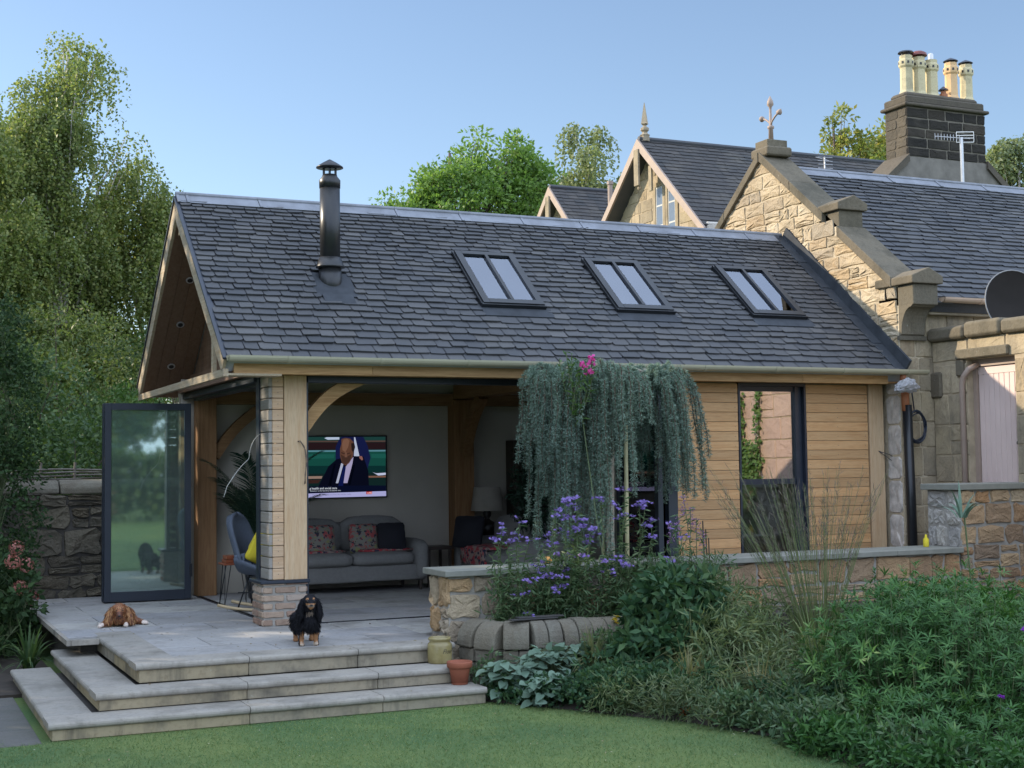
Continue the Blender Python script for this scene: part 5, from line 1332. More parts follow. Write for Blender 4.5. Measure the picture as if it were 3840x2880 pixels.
def standing_dog():
    # local frame: dog looks along -Y
    th = thing('spaniel', 'black and tan long haired spaniel standing at the edge of the top step', 'dog', (.0, -1.5, 0), None, R_(-9))
    body = blob_mesh([
        ((0, -.02, .22), (.078, .11, .092)), ((0, .12, .22), (.074, .13, .08)), ((0, .25, .22), (.074, .09, .082)),
        ((0, -.09, .255), (.075, .065, .085)), ((0, -.10, .2), (.07, .06, .08)),
        ((0, -.08, .27), (0, -.14, .345), .066, .06),
        ((0, -.165, .375), (.06, .062, .052)), ((0, -.155, .395), (.052, .05, .042)),
        ((0, -.21, .352), (0, -.238, .348), .03, .026), ((-.013, -.235, .34), (.018, .016, .016)), ((.013, -.235, .34), (.018, .016, .016)), ((0, -.225, .325), (.018, .018, .012)),
        ((-.06, -.05, .2), (-.062, -.06, .1), .038, .026), ((-.062, -.06, .1), (-.062, -.06, .03), .025, .022), ((-.062, -.078, .016), (.026, .034, .016)),
        ((.06, -.05, .2), (.062, -.06, .1), .038, .026), ((.062, -.06, .1), (.062, -.06, .03), .025, .022), ((.062, -.078, .016), (.026, .034, .016)),
        ((-.062, .25, .2), (-.068, .235, .12), .055, .036), ((-.068, .235, .12), (-.068, .285, .085), .03, .022), ((-.068, .285, .085), (-.068, .28, .025), .022, .02), ((-.068, .262, .015), (.025, .034, .015)),
        ((.062, .25, .2), (.068, .235, .12), .055, .036), ((.068, .235, .12), (.068, .285, .085), .03, .022), ((.068, .285, .085), (.068, .28, .025), .022, .02), ((.068, .262, .015), (.025, .034, .015)),
    ], .0075, 4)
    def col(P, rg):
        x, y, z = P[:, 0], P[:, 1], P[:, 2]; mi = np.zeros(len(P), int)
        j = rg.normal(0, .008, len(P))
        mi[(z + j < .115) & (y < .1)] = 1; mi[(z + j < .03)] = 2; mi[(z + j < .06) & (y > .1)] = 1
        mi[(z < .105) & (y < .0) & (np.abs(x) > .075)] = 0
        mz = (y < -.205) & (z < .365) & (z > .3) & (np.abs(x) < .045); mi[mz] = 1
        mi[(y < -.2) & (z > .335) & (np.abs(x) < .04) & (z < .352)] = 3
        br = (y < -.185) & (np.abs(np.abs(x) - .026) < .009) & (np.abs(z - .402) < .006); mi[br] = 1
        ch = (y < -.12) & (np.abs(x) < .03) & (z < .3) & (z > .265); mi[ch] = 3
        return mi
    flow = lambda P: np.stack([P[:, 0] * .6, np.where(P[:, 2] > .33, .2, .35), np.where(P[:, 2] > .29, -.9, -1.)], -1)
    def ln(P):
        z, y = P[:, 2], P[:, 1]
        L = np.where(z > .32, .016, .035); L = np.where((z < .24) & (z > .12), .045, L); L = np.where((z < .12), .018, L); L = np.where(z < .06, .012, L); L = np.where((y < -.2), .008, L); return L
    furred('body', body, ['fur_black', 'fur_tan', 'fur_pale', 'fur_greybrown'], col, th, 9000, ln, .006, flow, 2, .2)
    for s in (-1, 1):
        me = blob_mesh([((s * .052, -.155, .392), (s * .07, -.145, .34), .016, .022), ((s * .07, -.145, .34), (s * .078, -.14, .275), .022, .027), ((s * .078, -.14, .275), (s * .08, -.14, .235), .025, .014)], .006, 3)
        furred('ear', me, ['fur_black'], lambda P, rg: np.zeros(len(P), int), th, 1300, lambda P: np.full(len(P), .036), .006, lambda P: np.stack([P[:, 0] * 1.5, P[:, 1] * 0, -np.ones(len(P))], -1), 3, .2)
        b = MB(); v = Matrix.Translation((s * .026, -.213, .381)); b.lathe([(.001, -.01), (.007, -.007), (.0095, 0), (.007, .007), (.001, .01)], 12, v); b.build('eye', 'eye', th, smooth=True, local=True)
    b = MB(); b.lathe([(.001, -.009), (.01, -.006), (.013, 0), (.01, .006), (.001, .008)], 12, Matrix.Translation((0, -.262, .352))); b.build('nose', 'nose', th, smooth=True, local=True)
    me = blob_mesh([((0, .32, .25), (-.05, .4, .2), .02, .016), ((-.05, .4, .2), (-.08, .43, .13), .016, .01)], .006, 2)
    furred('tail', me, ['fur_black'], lambda P, rg: np.zeros(len(P), int), th, 900, lambda P: np.full(len(P), .06), .006, lambda P: np.stack([P[:, 0] * 0 - .2, P[:, 1] * 0 + .4, -np.ones(len(P))], -1), 3, .2)
standing_dog()
def lying_dog():
    th = thing('spaniel', 'chestnut brown long eared spaniel lying flat on the patio', 'dog', (-1.18, .82, 0), None, R_(-10))
    body = blob_mesh([
        ((0, .12, .085), (.115, .15, .085)), ((.02, .3, .08), (.115, .14, .08)), ((0, .0, .09), (.1, .09, .08)),
        ((0, -.02, .12), (0, -.05, .15), .075, .07), ((0, -.07, .165), (.068, .066, .056)), ((0, -.06, .185), (.055, .055, .04)),
        ((0, -.13, .125), (0, -.15, .105), .034, .03), ((0, -.155, .1), (.03, .022, .022)),
        ((-.08, .02, .05), (-.14, -.06, .028), .035, .026), ((-.14, -.06, .028), (-.17, -.1, .022), .024, .02), ((-.175, -.115, .018), (.026, .034, .018)),
        ((.07, .0, .05), (.06, -.1, .025), .032, .022), ((.06, -.12, .018), (.024, .03, .018)),
        ((.1, .22, .05), (.16, .1, .03), .045, .03), ((.16, .1, .03), (.225, .04, .022), .027, .02), ((.235, .03, .02), (.034, .024, .018)),
    ], .0075, 4)
    def col(P, rg):
        x, y, z = P[:, 0], P[:, 1], P[:, 2]; mi = np.zeros(len(P), int); r = rg.random(len(P)); mi[r > .72] = 1; mi[(r < .14)] = 2
        mi[(y < -.115) & (np.abs(x) < .045) & (z < .15)] = 1
        mi[((np.hypot(x + .177, y + .112) < .04) | (np.hypot(x - .238, y - .03) < .036) | (np.hypot(x - .06, y + .125) < .025)) & (z < .05)] = 3
        return mi
    flow = lambda P: np.stack([P[:, 0] * 3, .3 + P[:, 1] * 0, -np.ones(len(P)) * .7], -1)
    furred('body', body, ['fur_ruby', 'fur_ruby_dark', 'fur_gold', 'fur_white'], col, th, 7000, lambda P: np.where(P[:, 2] < .035, .01, np.where(P[:, 1] < -.1, .01, .03)), .0055, flow, 2, .2)
    for s in (-1, 1):
        me = blob_mesh([((s * .058, -.06, .18), (s * .09, -.06, .12), .02, .032), ((s * .09, -.06, .12), (s * .105, -.06, .045), .034, .034)], .006, 3)
        furred('ear', me, ['fur_ruby', 'fur_gold', 'fur_ruby_dark'], lambda P, rg: rg.choice([0, 0, 1, 1, 2], len(P)), th, 1500, lambda P: np.where(P[:, 2] < .05, .012, .045), .006, lambda P: np.stack([P[:, 0] * 1.5, P[:, 1] * 0, -np.ones(len(P))], -1), 3, .2)
        b = MB(); b.lathe([(.001, -.009), (.007, -.006), (.009, 0), (.007, .006), (.001, .009)], 12, Matrix.Translation((s * .026, -.122, .158))); b.build('eye', 'eye', th, smooth=True, local=True)
    b = MB(); b.lathe([(.001, -.009), (.01, -.006), (.013, 0), (.01, .006), (.001, .008)], 12, Matrix.Translation((0, -.178, .112))); b.build('nose', 'nose', th, smooth=True, local=True)
lying_dog()
# ------------------------------------------------------------------ vegetation
m_leaf('lf_shrub_l', (.06, .12, .05), (.1, .17, .075), (.15, .2, .09), .3)
m_leaf('lf_greyg', (.1, .15, .065), (.15, .2, .085), (.22, .24, .1), .3)
m_plain('stem_brown2', (.14, .11, .09), .9)
m_plain('cane', (.5, .46, .26), .6, 0, .1, 8)
m_plain('squash', (.6, .28, .06), .5, 0, .2, 14)
m_leaf('lf_dryg', (.14, .17, .07), (.18, .2, .09), (.25, .23, .1), .3)
m_leaf('lf_birch', (.12, .17, .05), (.2, .25, .075), (.34, .35, .12), .48, .45)
m_leaf('lf_birch_dark', (.06, .1, .035), (.1, .14, .045), (.15, .18, .06), .4)
m_leaf('lf_maple', (.1, .19, .04), (.16, .27, .055), (.22, .33, .08), .45)
m_leaf('lf_yellow', (.26, .27, .07), (.18, .24, .06), (.42, .34, .09), .5)
m_leaf('lf_pale', (.16, .2, .09), (.22, .26, .12), (.28, .3, .13), .4)
m_leaf('lf_shrub', (.045, .09, .035), (.075, .13, .045), (.12, .18, .05), .35)
m_leaf('lf_dark', (.024, .05, .02), (.04, .08, .028), (.06, .1, .035), .25, .6, .2)
m_leaf('lf_euph', (.04, .105, .03), (.06, .15, .042), (.09, .19, .05), .3, .5, .25)
m_leaf('lf_euph_tip', (.08, .17, .05), (.12, .22, .06), (.16, .26, .07), .3)
m_leaf('lf_cedar', (.17, .25, .19), (.22, .3, .235), (.12, .18, .14), .15, .6)
m_leaf('lf_silver', (.13, .2, .14), (.17, .25, .18), (.1, .16, .11), .15, .6, .2)
m_leaf('lf_mid', (.035, .085, .04), (.055, .12, .055), (.09, .15, .055), .25, .5, .2)
m_leaf('lf_dry', (.3, .27, .12), (.2, .2, .08), (.34, .26, .13), .3)
m_leaf('lf_grass', (.12, .18, .06), (.17, .22, .08), (.24, .24, .11), .3)
m_leaf('lf_palm', (.012, .035, .02), (.02, .05, .028), None, .15)
m_leaf('fl_purple', (.17, .11, .36), (.25, .17, .48), (.31, .21, .54), .2)
m_leaf('fl_violet', (.2, .03, .4), (.3, .05, .5), None, .25)
m_leaf('fl_pink', (.62, .05, .3), (.7, .1, .4), None, .3)
m_leaf('fl_mauve', (.3, .16, .34), (.38, .2, .4), None, .3)
m_leaf('fl_hydrangea', (.32, .1, .09), (.4, .16, .13), (.25, .1, .07), .25)
m_leaf('fl_yellow', (.7, .5, .03), (.8, .6, .06), None, .25)
m_leaf('lf_red', (.45, .08, .02), (.5, .14, .03), None, .3)
m_plain('bark_birch', (.42, .38, .33), .85, 0, .5, 5, bstr=.3); m_plain('bark', (.1, .075, .055), .9, 0, .35, 8, bstr=.3); m_plain('bark_pale', (.3, .26, .2), .85, 0, .35, 9, bstr=.3)
m_plain('stem_green', (.09, .12, .05), .7, 0, .3, 8); m_plain('stem_brown', (.09, .06, .04), .8)

def in_shell(c, r, n, inner=.45):
    d = rdir(n); k = rng.random((n, 1)) ** (1 / 3.) * (1 - inner) + inner
    return np.array(c) + d * np.array(r) * k
def trunk_mesh(base, top, r0, limbs=(), rl=.05, wob=.12, seg=8):
    b = MB(); base, top = Vector(base), Vector(top); n = 9; pts = []
    for i in range(n):
        t = i / (n - 1); p = base.lerp(top, t); w = wob * math.sin(t * PI)
        pts.append(p + Vector((math.sin(t * 5 + base.x) * w, math.cos(t * 4 + base.y) * w, 0)))
    b.tube(pts, [r0 * (1 - .8 * i / (n - 1)) * (1.25 if i == 0 else 1) for i in range(n)], seg)
    for e in limbs:
        e = Vector(e); zt = min(max(base.z + (e.z - base.z) * .62, base.z + .3), top.z); t = (zt - base.z) / max(.01, top.z - base.z); k = min(n - 1, int(t * (n - 1))); s = pts[k]
        m = s.lerp(e, .5) + Vector((0, 0, (e - s).length * .12)); b.tube([s, s.lerp(m, .55), m, m.lerp(e, .6), e], [rl * (1 - .6 * t), rl * .7, rl * .5, rl * .32, rl * .12], 5)
    return b
def strands(P0, out, L, step, leafL, leafW, jitter=.03, sway=.1):
    """hanging shoots: returns V,F"""
    n = len(P0); h = rdir(n); h[:, 2] = 0; h = unit(h); res = []
    L = np.broadcast_to(L, (n,)); mx = int(L.max() / step) + 1; t = (np.arange(mx) + rng.random((n, mx))) * step
    ok = t < L[:, None]; ph = rng.uniform(0, 6, (n, 1))
    o = np.broadcast_to(out, (n,))[:, None] * (1 - np.exp(-t * 3.))
    x = P0[:, 0:1] + h[:, 0:1] * o + np.sin(t * 4 + ph) * sway * t * .3; y = P0[:, 1:2] + h[:, 1:2] * o; z = P0[:, 2:3] - t + .15 * o
    P = np.stack([x, y, z], -1)[ok]; P = P + rng.normal(0, jitter, P.shape)
    d = rdir(len(P), -.9, .6); return place(LEAF, P, d, rdir(len(P), .4), leafL * rng.uniform(.6, 1.2, len(P)), leafW)
def birch(name, label, base, crowns, nst, leaf=(.09, .06), mat='lf_birch', bark='bark_birch', group=None, r0=.16, lens=(.6, 1.7), step=.042, bark2=None):
    th = thing(name, label, 'tree', base, group)
    vol = np.array([c[1][0] * c[1][1] * c[1][2] for c in crowns]) ** .75; nn = (vol / vol.sum() * nst).astype(int); parts = []; limbs = []
    for (c, r), n in zip(crowns, nn):
        # clump centres first, strands cluster round them
        nc = max(6, n // 42); cc = in_shell(c, r, nc, .35); k = rng.integers(0, nc, n); q = rng.normal(0, .27, (n, 3)); q[:, 2] = -1.1 * (q[:, 0] ** 2 + q[:, 1] ** 2) + rng.normal(0, .08, n); P = cc[k] + q
        parts.append(strands(P, rng.uniform(.1, .5, n), rng.uniform(*lens, n), step, *leaf)); limbs += [tuple(x) for x in cc[:: max(1, nc // 12)]]
    V, F = merge(parts); mesh_np('crown', V, F, mat, th)
    zt = max(c[2] + r[2] * .1 for c, r in crowns); trunk_mesh(base, (base[0] + .2, base[1], zt), r0, limbs, .05).build('trunk', bark, th, smooth=True)
    return th
def leafy(name, label, base, crowns, ncl, per, cr, leaf, mat, bark='bark', group=None, r0=.2, cat='tree', up=.5, droop=0, rl=.06, inner=.4, trunk=True, tpl=LEAF):
    th = thing(name, label, cat, base, group)
    vol = np.array([c[1][0] * c[1][1] * c[1][2] for c in crowns]) ** .75; nn = np.maximum(2, (vol / vol.sum() * ncl).astype(int)); parts = []; limbs = []
    for (c, r), n in zip(crowns, nn):
        cc = in_shell(c, r, n, inner); k = np.repeat(np.arange(n), per); d = rdir(len(k)); rad = cr * rng.uniform(.5, 1.35, n)[k][:, None]
        P = cc[k] + d * rad * rng.random((len(k), 1)) ** .45 * np.array([1, 1, .75]); ld = unit(d + rng.normal(0, .5, d.shape) + np.array([0, 0, -droop]))
        parts.append(place(tpl, P, ld, rdir(len(k), up, .8), leaf[0] * rng.uniform(.6, 1.25, len(k)), leaf[1])); limbs += [tuple(x) for x in cc[:: max(1, n // 14)]]
    V, F = merge(parts); mesh_np('crown' if cat == 'tree' else 'foliage', V, F, mat, th)
    if trunk:
        zt = max(c[2] for c, r in crowns); trunk_mesh(base, (base[0] + .1, base[1], zt), r0, limbs, rl).build('trunk' if cat == 'tree' else 'stems', bark, th, smooth=True)
    return th
# --- tall weeping birches beyond the boundary wall
birch('birch_tree', 'tall drooping birch, the highest tree at the left of the photo', (.4, 20, GZ), [((.75, 20, 11.1), (.6, .9, .9)), ((.45, 20, 10.2), (.95, 1.1, .9)), ((.3, 20, 9.2), (1.4, 1.3, 1.2)), ((-.3, 20, 8.2), (1.5, 1.3, 1.2)), ((-.75, 20, 8.2), (1.35, 1.4, 1.7)), ((1.72, 20, 8.9), (.36, .5, .9)), ((.0, 20, 6.4), (2.0, 1.8, 2.0)), ((-.4, 19.6, 4.0), (2.2, 1.8, 2.0)), ((1.0, 20, 7.0), (.9, 1.0, 1.0))], 5400, lens=(.5, 1.35))
birch('birch_tree', 'shorter spreading birch just left of the garden room gable', (2.6, 21, GZ), [((2.5, 21, 8.0), (1.0, 1.2, 1.0)), ((3.0, 21, 7.2), (.65, 1.1, 1.2)), ((2.5, 20.6, 5.9), (1.7, 1.6, 1.9)), ((2.2, 20.4, 3.6), (2.2, 1.6, 1.9))], 4800, mat='lf_birch', lens=(.4, 1.2))
birch('birch_tree', 'birch partly cut off by the left edge of the photo', (-2.2, 18, GZ), [((-1.75, 18, 7.4), (1.4, 1.5, 2.0)), ((-1.6, 18, 4.2), (1.8, 1.6, 2.4))], 3600, mat='lf_birch', lens=(.4, 1.2))
# --- shrubs behind the wall
sh = [((-1.4, 9.0), (1.3, 1.2, 1.5), 2.0, 'lf_shrub', 'bushy mid green shrub behind the boundary wall at the far left'),
      ((.4, 9.6), (1.1, 1.1, 1.1), 1.7, 'lf_maple_d', 'bright green shrub behind the boundary wall beside the glass door'),
      ((-.5, 12.5), (1.6, 1.4, 1.9), 2.7, 'lf_birch_dark', 'dark shrub in the shade below the birches'),
      ((1.8, 13.0), (1.5, 1.4, 2.0), 2.4, 'lf_dark', 'dark evergreen shrub below the birches beside the gable'),
      ((-2.6, 11.5), (1.4, 1.4, 2.0), 3.0, 'lf_dark', 'deep green conifer like shrub at the left edge behind the wall'),
      ((-1.0, 6.4), (1.0, .8, .75), 1.5, 'lf_shrub', 'leafy shrub leaning over the coping of the boundary wall')]
m_leaf('lf_maple_d', (.05, .11, .03), (.08, .15, .035), (.11, .19, .05), .35)
for (x, y), r, zc, mt, lab in sh:
    leafy('shrub', lab, (x, y, GZ), [((x, y, zc), r), ((x + .4, y - .3, zc * .55), (r[0] * .9, r[1] * .9, r[2] * .7))], 260, 38, .26, (.085, .045), mt, cat='shrub', r0=.05, rl=.02)
# --- trees beyond the roofs
leafy('broadleaf_tree', 'bright green broadleaf tree rising behind the slate roof ridge', (15.6, 34, GZ), [((16.2, 34, 10.2), (2.2, 2.2, 2.6)), ((18.6, 34, 10.8), (1.3, 1.5, 2.4)), ((13.9, 34, 9.6), (1.5, 1.4, 1.7)), ((12.2, 34, 8.9), (1.3, 1.1, 1.0)), ((11.0, 34, 9.0), (.9, .9, .7)), ((16.6, 34, 12.9), (.5, .7, 1.1)), ((18.3, 34, 13.0), (.5, .7, 1.0)), ((19.5, 34, 12.0), (.5, .6, 1.0)), ((14.9, 34, 11.6), (.5, .7, .9)), ((12.6, 34, 10.2), (.4, .7, .6))], 640, 62, .5, (.19, .1), 'lf_maple', r0=.25)
birch('birch_tree', 'pale feathery birch behind the pointed gables', (22.8, 37, GZ), [((23.4, 37, 13.9), (2.0, 1.8, 2.0)), ((22.4, 37, 12.2), (2.0, 1.8, 1.8)), ((22.6, 37, 10.5), (2.4, 1.8, 1.8)), ((25.0, 37, 12.0), (1.1, 1.2, 2.0))], 2000, (.18, .11), 'lf_pale', r0=.18, step=.09)
leafy('broadleaf_tree', 'yellow tinged tree behind the roof left of the tall chimney', (31, 31.5, GZ), [((31.9, 31.5, 13.0), (1.5, 1.5, 1.5)), ((33.6, 31.5, 13.0), (1.3, 1.4, 1.8)), ((30.7, 31.5, 12.3), (.8, 1.2, 1.0)), ((31.4, 31.5, 14.7), (.4, .5, .9)), ((34.0, 31.5, 14.6), (.4, .5, .7))], 230, 48, .4, (.2, .12), 'lf_yellow', r0=.2)
birch('birch_tree', 'pale green birch at the right edge behind the chimney', (40, 31, GZ), [((39.6, 31, 13.2), (1.8, 1.6, 2.6)), ((42, 31, 13.4), (1.8, 1.6, 2.4)), ((40.5, 31, 10.5), (2.6, 1.8, 2.5))], 2600, (.19, .12), 'lf_pale', r0=.2, step=.09)
# --- trees outside the frame: they shade the garden from the low sun
grp = 'shade trees along the garden boundary'
for i, (x, y, h) in enumerate([(-10.5, -1.5, 9.5), (-10, 2.2, 9.6), (-10.8, 5.6, 10.6), (-10, 8.3, 10.0), (-10.6, 13.0, 10.4), (-9.6, 15.4, 10.4), (-9.8, 18.8, 9), (-8, 22, 8.5), (-11.5, -5.5, 9.2)]):
    leafy('shade_tree', 'broadleaf tree in the row along the western garden boundary', (x, y, GZ), [((x, y, h * .62), (2.1, 2.1, h * .38)), ((x, y, h * .25), (1.6, 2.0, h * .22))], 125, 32, .62, (.36, .26), 'lf_birch_dark', r0=.22, group=grp)
th = thing('garden_hedge', 'clipped green hedge closing the lawn behind the photographer', 'hedge', (-6, -36, GZ))
P = np.stack([rng.uniform(-22, 12, 15000), -36 + rng.uniform(-.8, .8, 15000), GZ + 2.6 * rng.random(15000) ** .6], -1); V, F = place(LEAF, P, rdir(15000), rdir(15000, .4), .32, .26); mesh_np('foliage', V, F, 'lf_shrub', th)
for i, (x, y, h) in enumerate([(-14, -40, 9), (-20, -34, 8), (3, -44, 9)]):
    leafy('garden_tree', 'broadleaf tree standing behind the hedge', (x, y, GZ), [((x, y, h * .62), (2.8, 2.8, h * .38))], 120, 30, .7, (.42, .3), 'lf_shrub', group='trees behind the hedge')
def ivy():
    iv = thing('ivy', 'yellow green creeper on the pink stone end of the outbuilding, mirrored in the tall window', 'climbing plant', (7.8, -3.3, GZ)); parts = []
    b = MB()
    for y0, y1, hh, n in ((-3.55, -3.5, 2.9, 1500), (-3.3, -3.15, 2.2, 700), (-3.3, -2.95, 3.0, 420), (-2.9, -2.7, 1.5, 300), (-4.1, -4.0, 3.0, 1400)):
        t = rng.random(n); w = .13 * (1 - t * .5) if n > 600 else .035; y = y0 + (y1 - y0) * t + .06 * np.sin(t * 9 + y0) + rng.normal(0, 1, n) * w; z = GZ + t * hh
        P = np.stack([7.83 - rng.uniform(.0, .07, n), y, z], -1); parts.append(place(LEAF, P, rdir(n, -.5), np.tile([-1., 0, .3], (n, 1)) + rng.normal(0, .35, (n, 3)), .06, .055))
        b.tube([(7.83, y0 + (y1 - y0) * q + .06 * math.sin(q * 9 + y0), GZ + q * hh) for q in np.linspace(0, .97, 14)], .008, 5)
    b.build('stems', 'stem_brown', iv); V, F = merge(parts); mesh_np('foliage', V, F, 'lf_euph_tip', iv)
ivy()

# --- weeping cedar
def cedar():
    th = thing('weeping_cedar', 'weeping blue green cedar trained as an umbrella in front of the open doors', 'conifer', (3.12, -1.15, -.02))
    b = MB(); tp = Vector((3.1, -1.1, 2.28)); b.tube([(3.12, -1.15, -.02), (3.10, -1.13, .8), (3.14, -1.1, 1.6), tp], [.045, .04, .034, .03], 9)
    tips = []
    for k in range(15):
        a = 2 * PI * k / 15 + .2; R = random.uniform(.55, .92); e = Vector((tp.x + math.cos(a) * R * (.86 if math.cos(a) < 0 else 1), tp.y + math.sin(a) * R * .62, 2.3 + random.uniform(-.06, .08)))
        m = tp.lerp(e, .5) + Vector((0, 0, .12)); b.tube([tp - Vector((0, 0, .15)), m, e], [.022, .015, .008], 6); tips.append(e)
    b.build('trunk', 'bark_pale', th, smooth=True)
    starts = []; lens = []
    n = 0
    while n < 195:
        bc = random.choice([2.42, 2.5, 2.62, 2.76, 2.8, 2.93, 3.0, 3.12, 3.22, 3.4, 3.44, 3.56, 3.68, 3.8, 3.93]); x = random.gauss(bc, .028); y = tp.y + random.uniform(-.6, .5)
        r = math.hypot((x - 3.12) / .86, (y - tp.y) / .6)
        if r > 1.02: continue
        if 3.02 < x < 3.36 and random.random() < .85: L = random.uniform(.15, .5)
        elif x < 3.02: L = random.uniform(1.0, 1.7) * (.82 + .3 * math.sin(bc * 23)) if random.random() < .75 else random.uniform(.3, .9)
        elif x < 3.62: L = random.uniform(.8, 1.5) * (.85 + .25 * math.sin(bc * 31)) if random.random() < .7 else random.uniform(.2, .8)
        else: L = random.uniform(.5, 1.3)
        if x > 3.66 and random.random() < .4: continue
        starts.append((x, y, 2.3 + .08 * math.sin(bc * 9) + .1 * (1 - r) + random.uniform(-.05, .06))); lens.append(L); n += 1
    tw = MB(); parts = []
    for (x, y, z), L in zip(starts, lens):
        dx = (x - 3.12) * (.22 if x > 3.12 else .09); dy = (y - tp.y) * .2; ph = random.uniform(0, 6); m = max(3, int(L / .09)); pts = []
        for i in range(m + 1):
            t = i / m; q = 1 - math.exp(-t * 2.5); pts.append((x + dx * q + .015 * math.sin(t * 7 + ph), y + dy * q + .015 * math.cos(t * 6 + ph), z + .07 * math.sin(min(1, t * 3) * PI) * .6 - L * t))
        tw.tube(pts, [.006 * (1 - .6 * i / m) + .001 for i in range(m + 1)], 4)
        A = np.array(pts); s = np.linspace(0, m, int(L / .0085)); i0 = np.minimum(s.astype(int), m - 1); f = (s - i0)[:, None]; C = A[i0] * (1 - f) + A[i0 + 1] * f
        # whorls of needles
        C = C + rng.normal(0, .008, C.shape) + np.array([[0, 0, 0]]); off = np.repeat(C, 8, axis=0); d = rdir(len(off), -.15, .8); Pn = off + d * .008
        parts.append(place(LEAF, Pn, d, rdir(len(off)), .03 * rng.uniform(.7, 1.3, len(off)), .007))
    # arching top shoots
    for e in tips + [tp] * 3:
        for _ in range(22):
            p = Vector(tp).lerp(e, random.uniform(.15, 1.05)); n2 = 60; a = random.uniform(0, 2 * PI); rr = random.uniform(.08, .24); t = np.linspace(0, 1, n2)
            hh = random.uniform(.02, .15)
            C = np.stack([p.x + math.cos(a) * rr * t, p.y + math.sin(a) * rr * t * .7, p.z + .01 + hh * np.sin(t * PI * .9) - .1 * t * t], -1); off = np.repeat(C, 7, 0) + rng.normal(0, .007, (n2 * 7, 3)); d = rdir(len(off), .1)
            parts.append(place(LEAF, off, d, rdir(len(off)), .026, .006))
    tw.build('shoots', 'stem_brown', th)
    V, F = merge(parts); mesh_np('foliage', V, F, 'lf_cedar', th)
cedar()
def flower_head(c, n, R, pet=.02, dome=.35):
    """flat cluster of small daisy-like florets"""
    P = rng.normal(0, .5, (n, 3)) * np.array([R, R, R * dome]) + np.array(c); k = np.repeat(np.arange(n), 9)
    ax = unit(rng.normal(0, .5, (n, 3)) + np.array([0, -.3, 1.]))[k]; a = np.tile(np.arange(9) * 2 * PI / 9, n)
    u = unit(np.cross(ax, np.array([0.3, 1., 0.2]))); v = np.cross(ax, u); d = u * np.cos(a)[:, None] + v * np.sin(a)[:, None]
    return place(LEAF, P[k], d, ax, pet * rng.uniform(.8, 1.2, len(k)), pet * .45)
def stem_leaves(paths, every, L, W_, drop=.2):
    parts = []
    for pts in paths:
        A = np.array(pts); m = len(A) - 1; ln = np.linalg.norm(A[-1] - A[0]); n = max(3, int(ln / every)); s = np.linspace(.1, m - .05, n); i0 = np.minimum(s.astype(int), m - 1); f = (s - i0)[:, None]
        C = A[i0] * (1 - f) + A[i0 + 1] * f; d = rdir(n, .25 - drop, .5); parts.append(place(BLADE, C, d, rdir(n, 1.2, .4), L * rng.uniform(.6, 1.2, n), W_))
    return merge(parts)
def curve_path(p0, p1, sag=.05, n=6):
    p0, p1 = Vector(p0), Vector(p1); o = Vector((random.uniform(-1, 1), random.uniform(-1, 1), 0)) * sag
    return [tuple(p0.lerp(p1, t / n) + o * math.sin(t / n * PI)) for t in range(n + 1)]
# positions of the purple flower heads (x, z) on the bed between the wall and the planter stones
AST = [
 ('tall purple daisy clump at the left end of the planter, in front of the sofa', [(1.52, .93, 6), (1.58, .86, 5), (1.49, .84, 8), (1.66, .98, 4), (1.64, .80, 6), (1.78, .83, 5), (1.88, .78, 6), (1.68, .36, 5), (1.74, .48, 6), (1.70, .20, 4), (1.66, .12, 4), (1.6, .05, 4)]),
 ('purple daisy clump with the largest crowded heads, in front of the wall coping', [(2.06, 1.12, 7), (2.16, 1.16, 9), (2.0, 1.05, 7), (2.1, 1.0, 8), (2.22, .98, 10), (2.28, .94, 9), (2.18, .9, 7), (2.33, .9, 10), (2.39, .84, 9), (2.37, .78, 7), (2.12, .84, 6), (1.96, .88, 6), (2.24, 1.08, 5)]),
 ('purple daisy clump with scattered low heads above the rounded edging stones', [(1.92, .53, 7), (2.0, .5, 6), (1.86, .6, 6), (2.12, .56, 7), (2.1, .68, 7), (2.03, .42, 6), (1.88, .38, 5), (2.22, .66, 6)]),
 ('purple daisy clump reaching up into the hanging cedar branches', [(2.48, 1.15, 7), (2.6, 1.1, 6), (2.72, 1.22, 6), (2.82, 1.08, 10), (2.88, 1.12, 8), (2.74, 1.0, 5), (2.66, .96, 4), (2.86, .92, 5)]),
 ('purple daisy clump with a few heads to the right, under the cedar', [(2.5, .6, 7), (2.58, .64, 7), (2.66, .58, 6), (2.48, .52, 6), (2.96, .82, 5), (3.0, .96, 6), (3.06, .6, 4), (3.2, .9, 4), (3.3, .78, 4)])]
for lab, heads in AST:
    x0 = sum(h[0] for h in heads) / len(heads); th = thing('aster_plant', lab, 'flowering plant', (x0, -1.98, .1), 'purple daisy clumps in the planter')
    b = MB(); paths = []; parts = []
    for (x, z, n) in heads:
        parts = []
        x += .0; z += .03; y = -2.17 + random.uniform(-.1, .08); base = (x0 + (x - x0) * .45 + random.uniform(-.06, .06), -1.98 + random.uniform(-.08, .08), .1)
        p = curve_path(base, (x, y, z), .05); b.tube(p, .0035, 4); paths.append(p)
        for _ in range(3): parts.append(flower_head((x + random.gauss(0, .04), y + random.gauss(0, .025), z + random.gauss(0, .016)), n, .04, .017))
        V, F = merge(parts); mesh_np('flower_head', V, F, 'fl_purple', th)
    for _ in range(26):
        x = x0 + random.gauss(0, .17); z = random.uniform(.3, .72); p = curve_path((x0 + random.gauss(0, .1), -1.98, .1), (x, -2.0 + random.uniform(-.2, .15), z), .06); b.tube(p, .003, 4); paths.append(p)
    b.build('stems', 'stem_green', th); V, F = stem_leaves(paths, .017, .07, .016); mesh_np('leaves', V, F, 'lf_shrub_l', th)
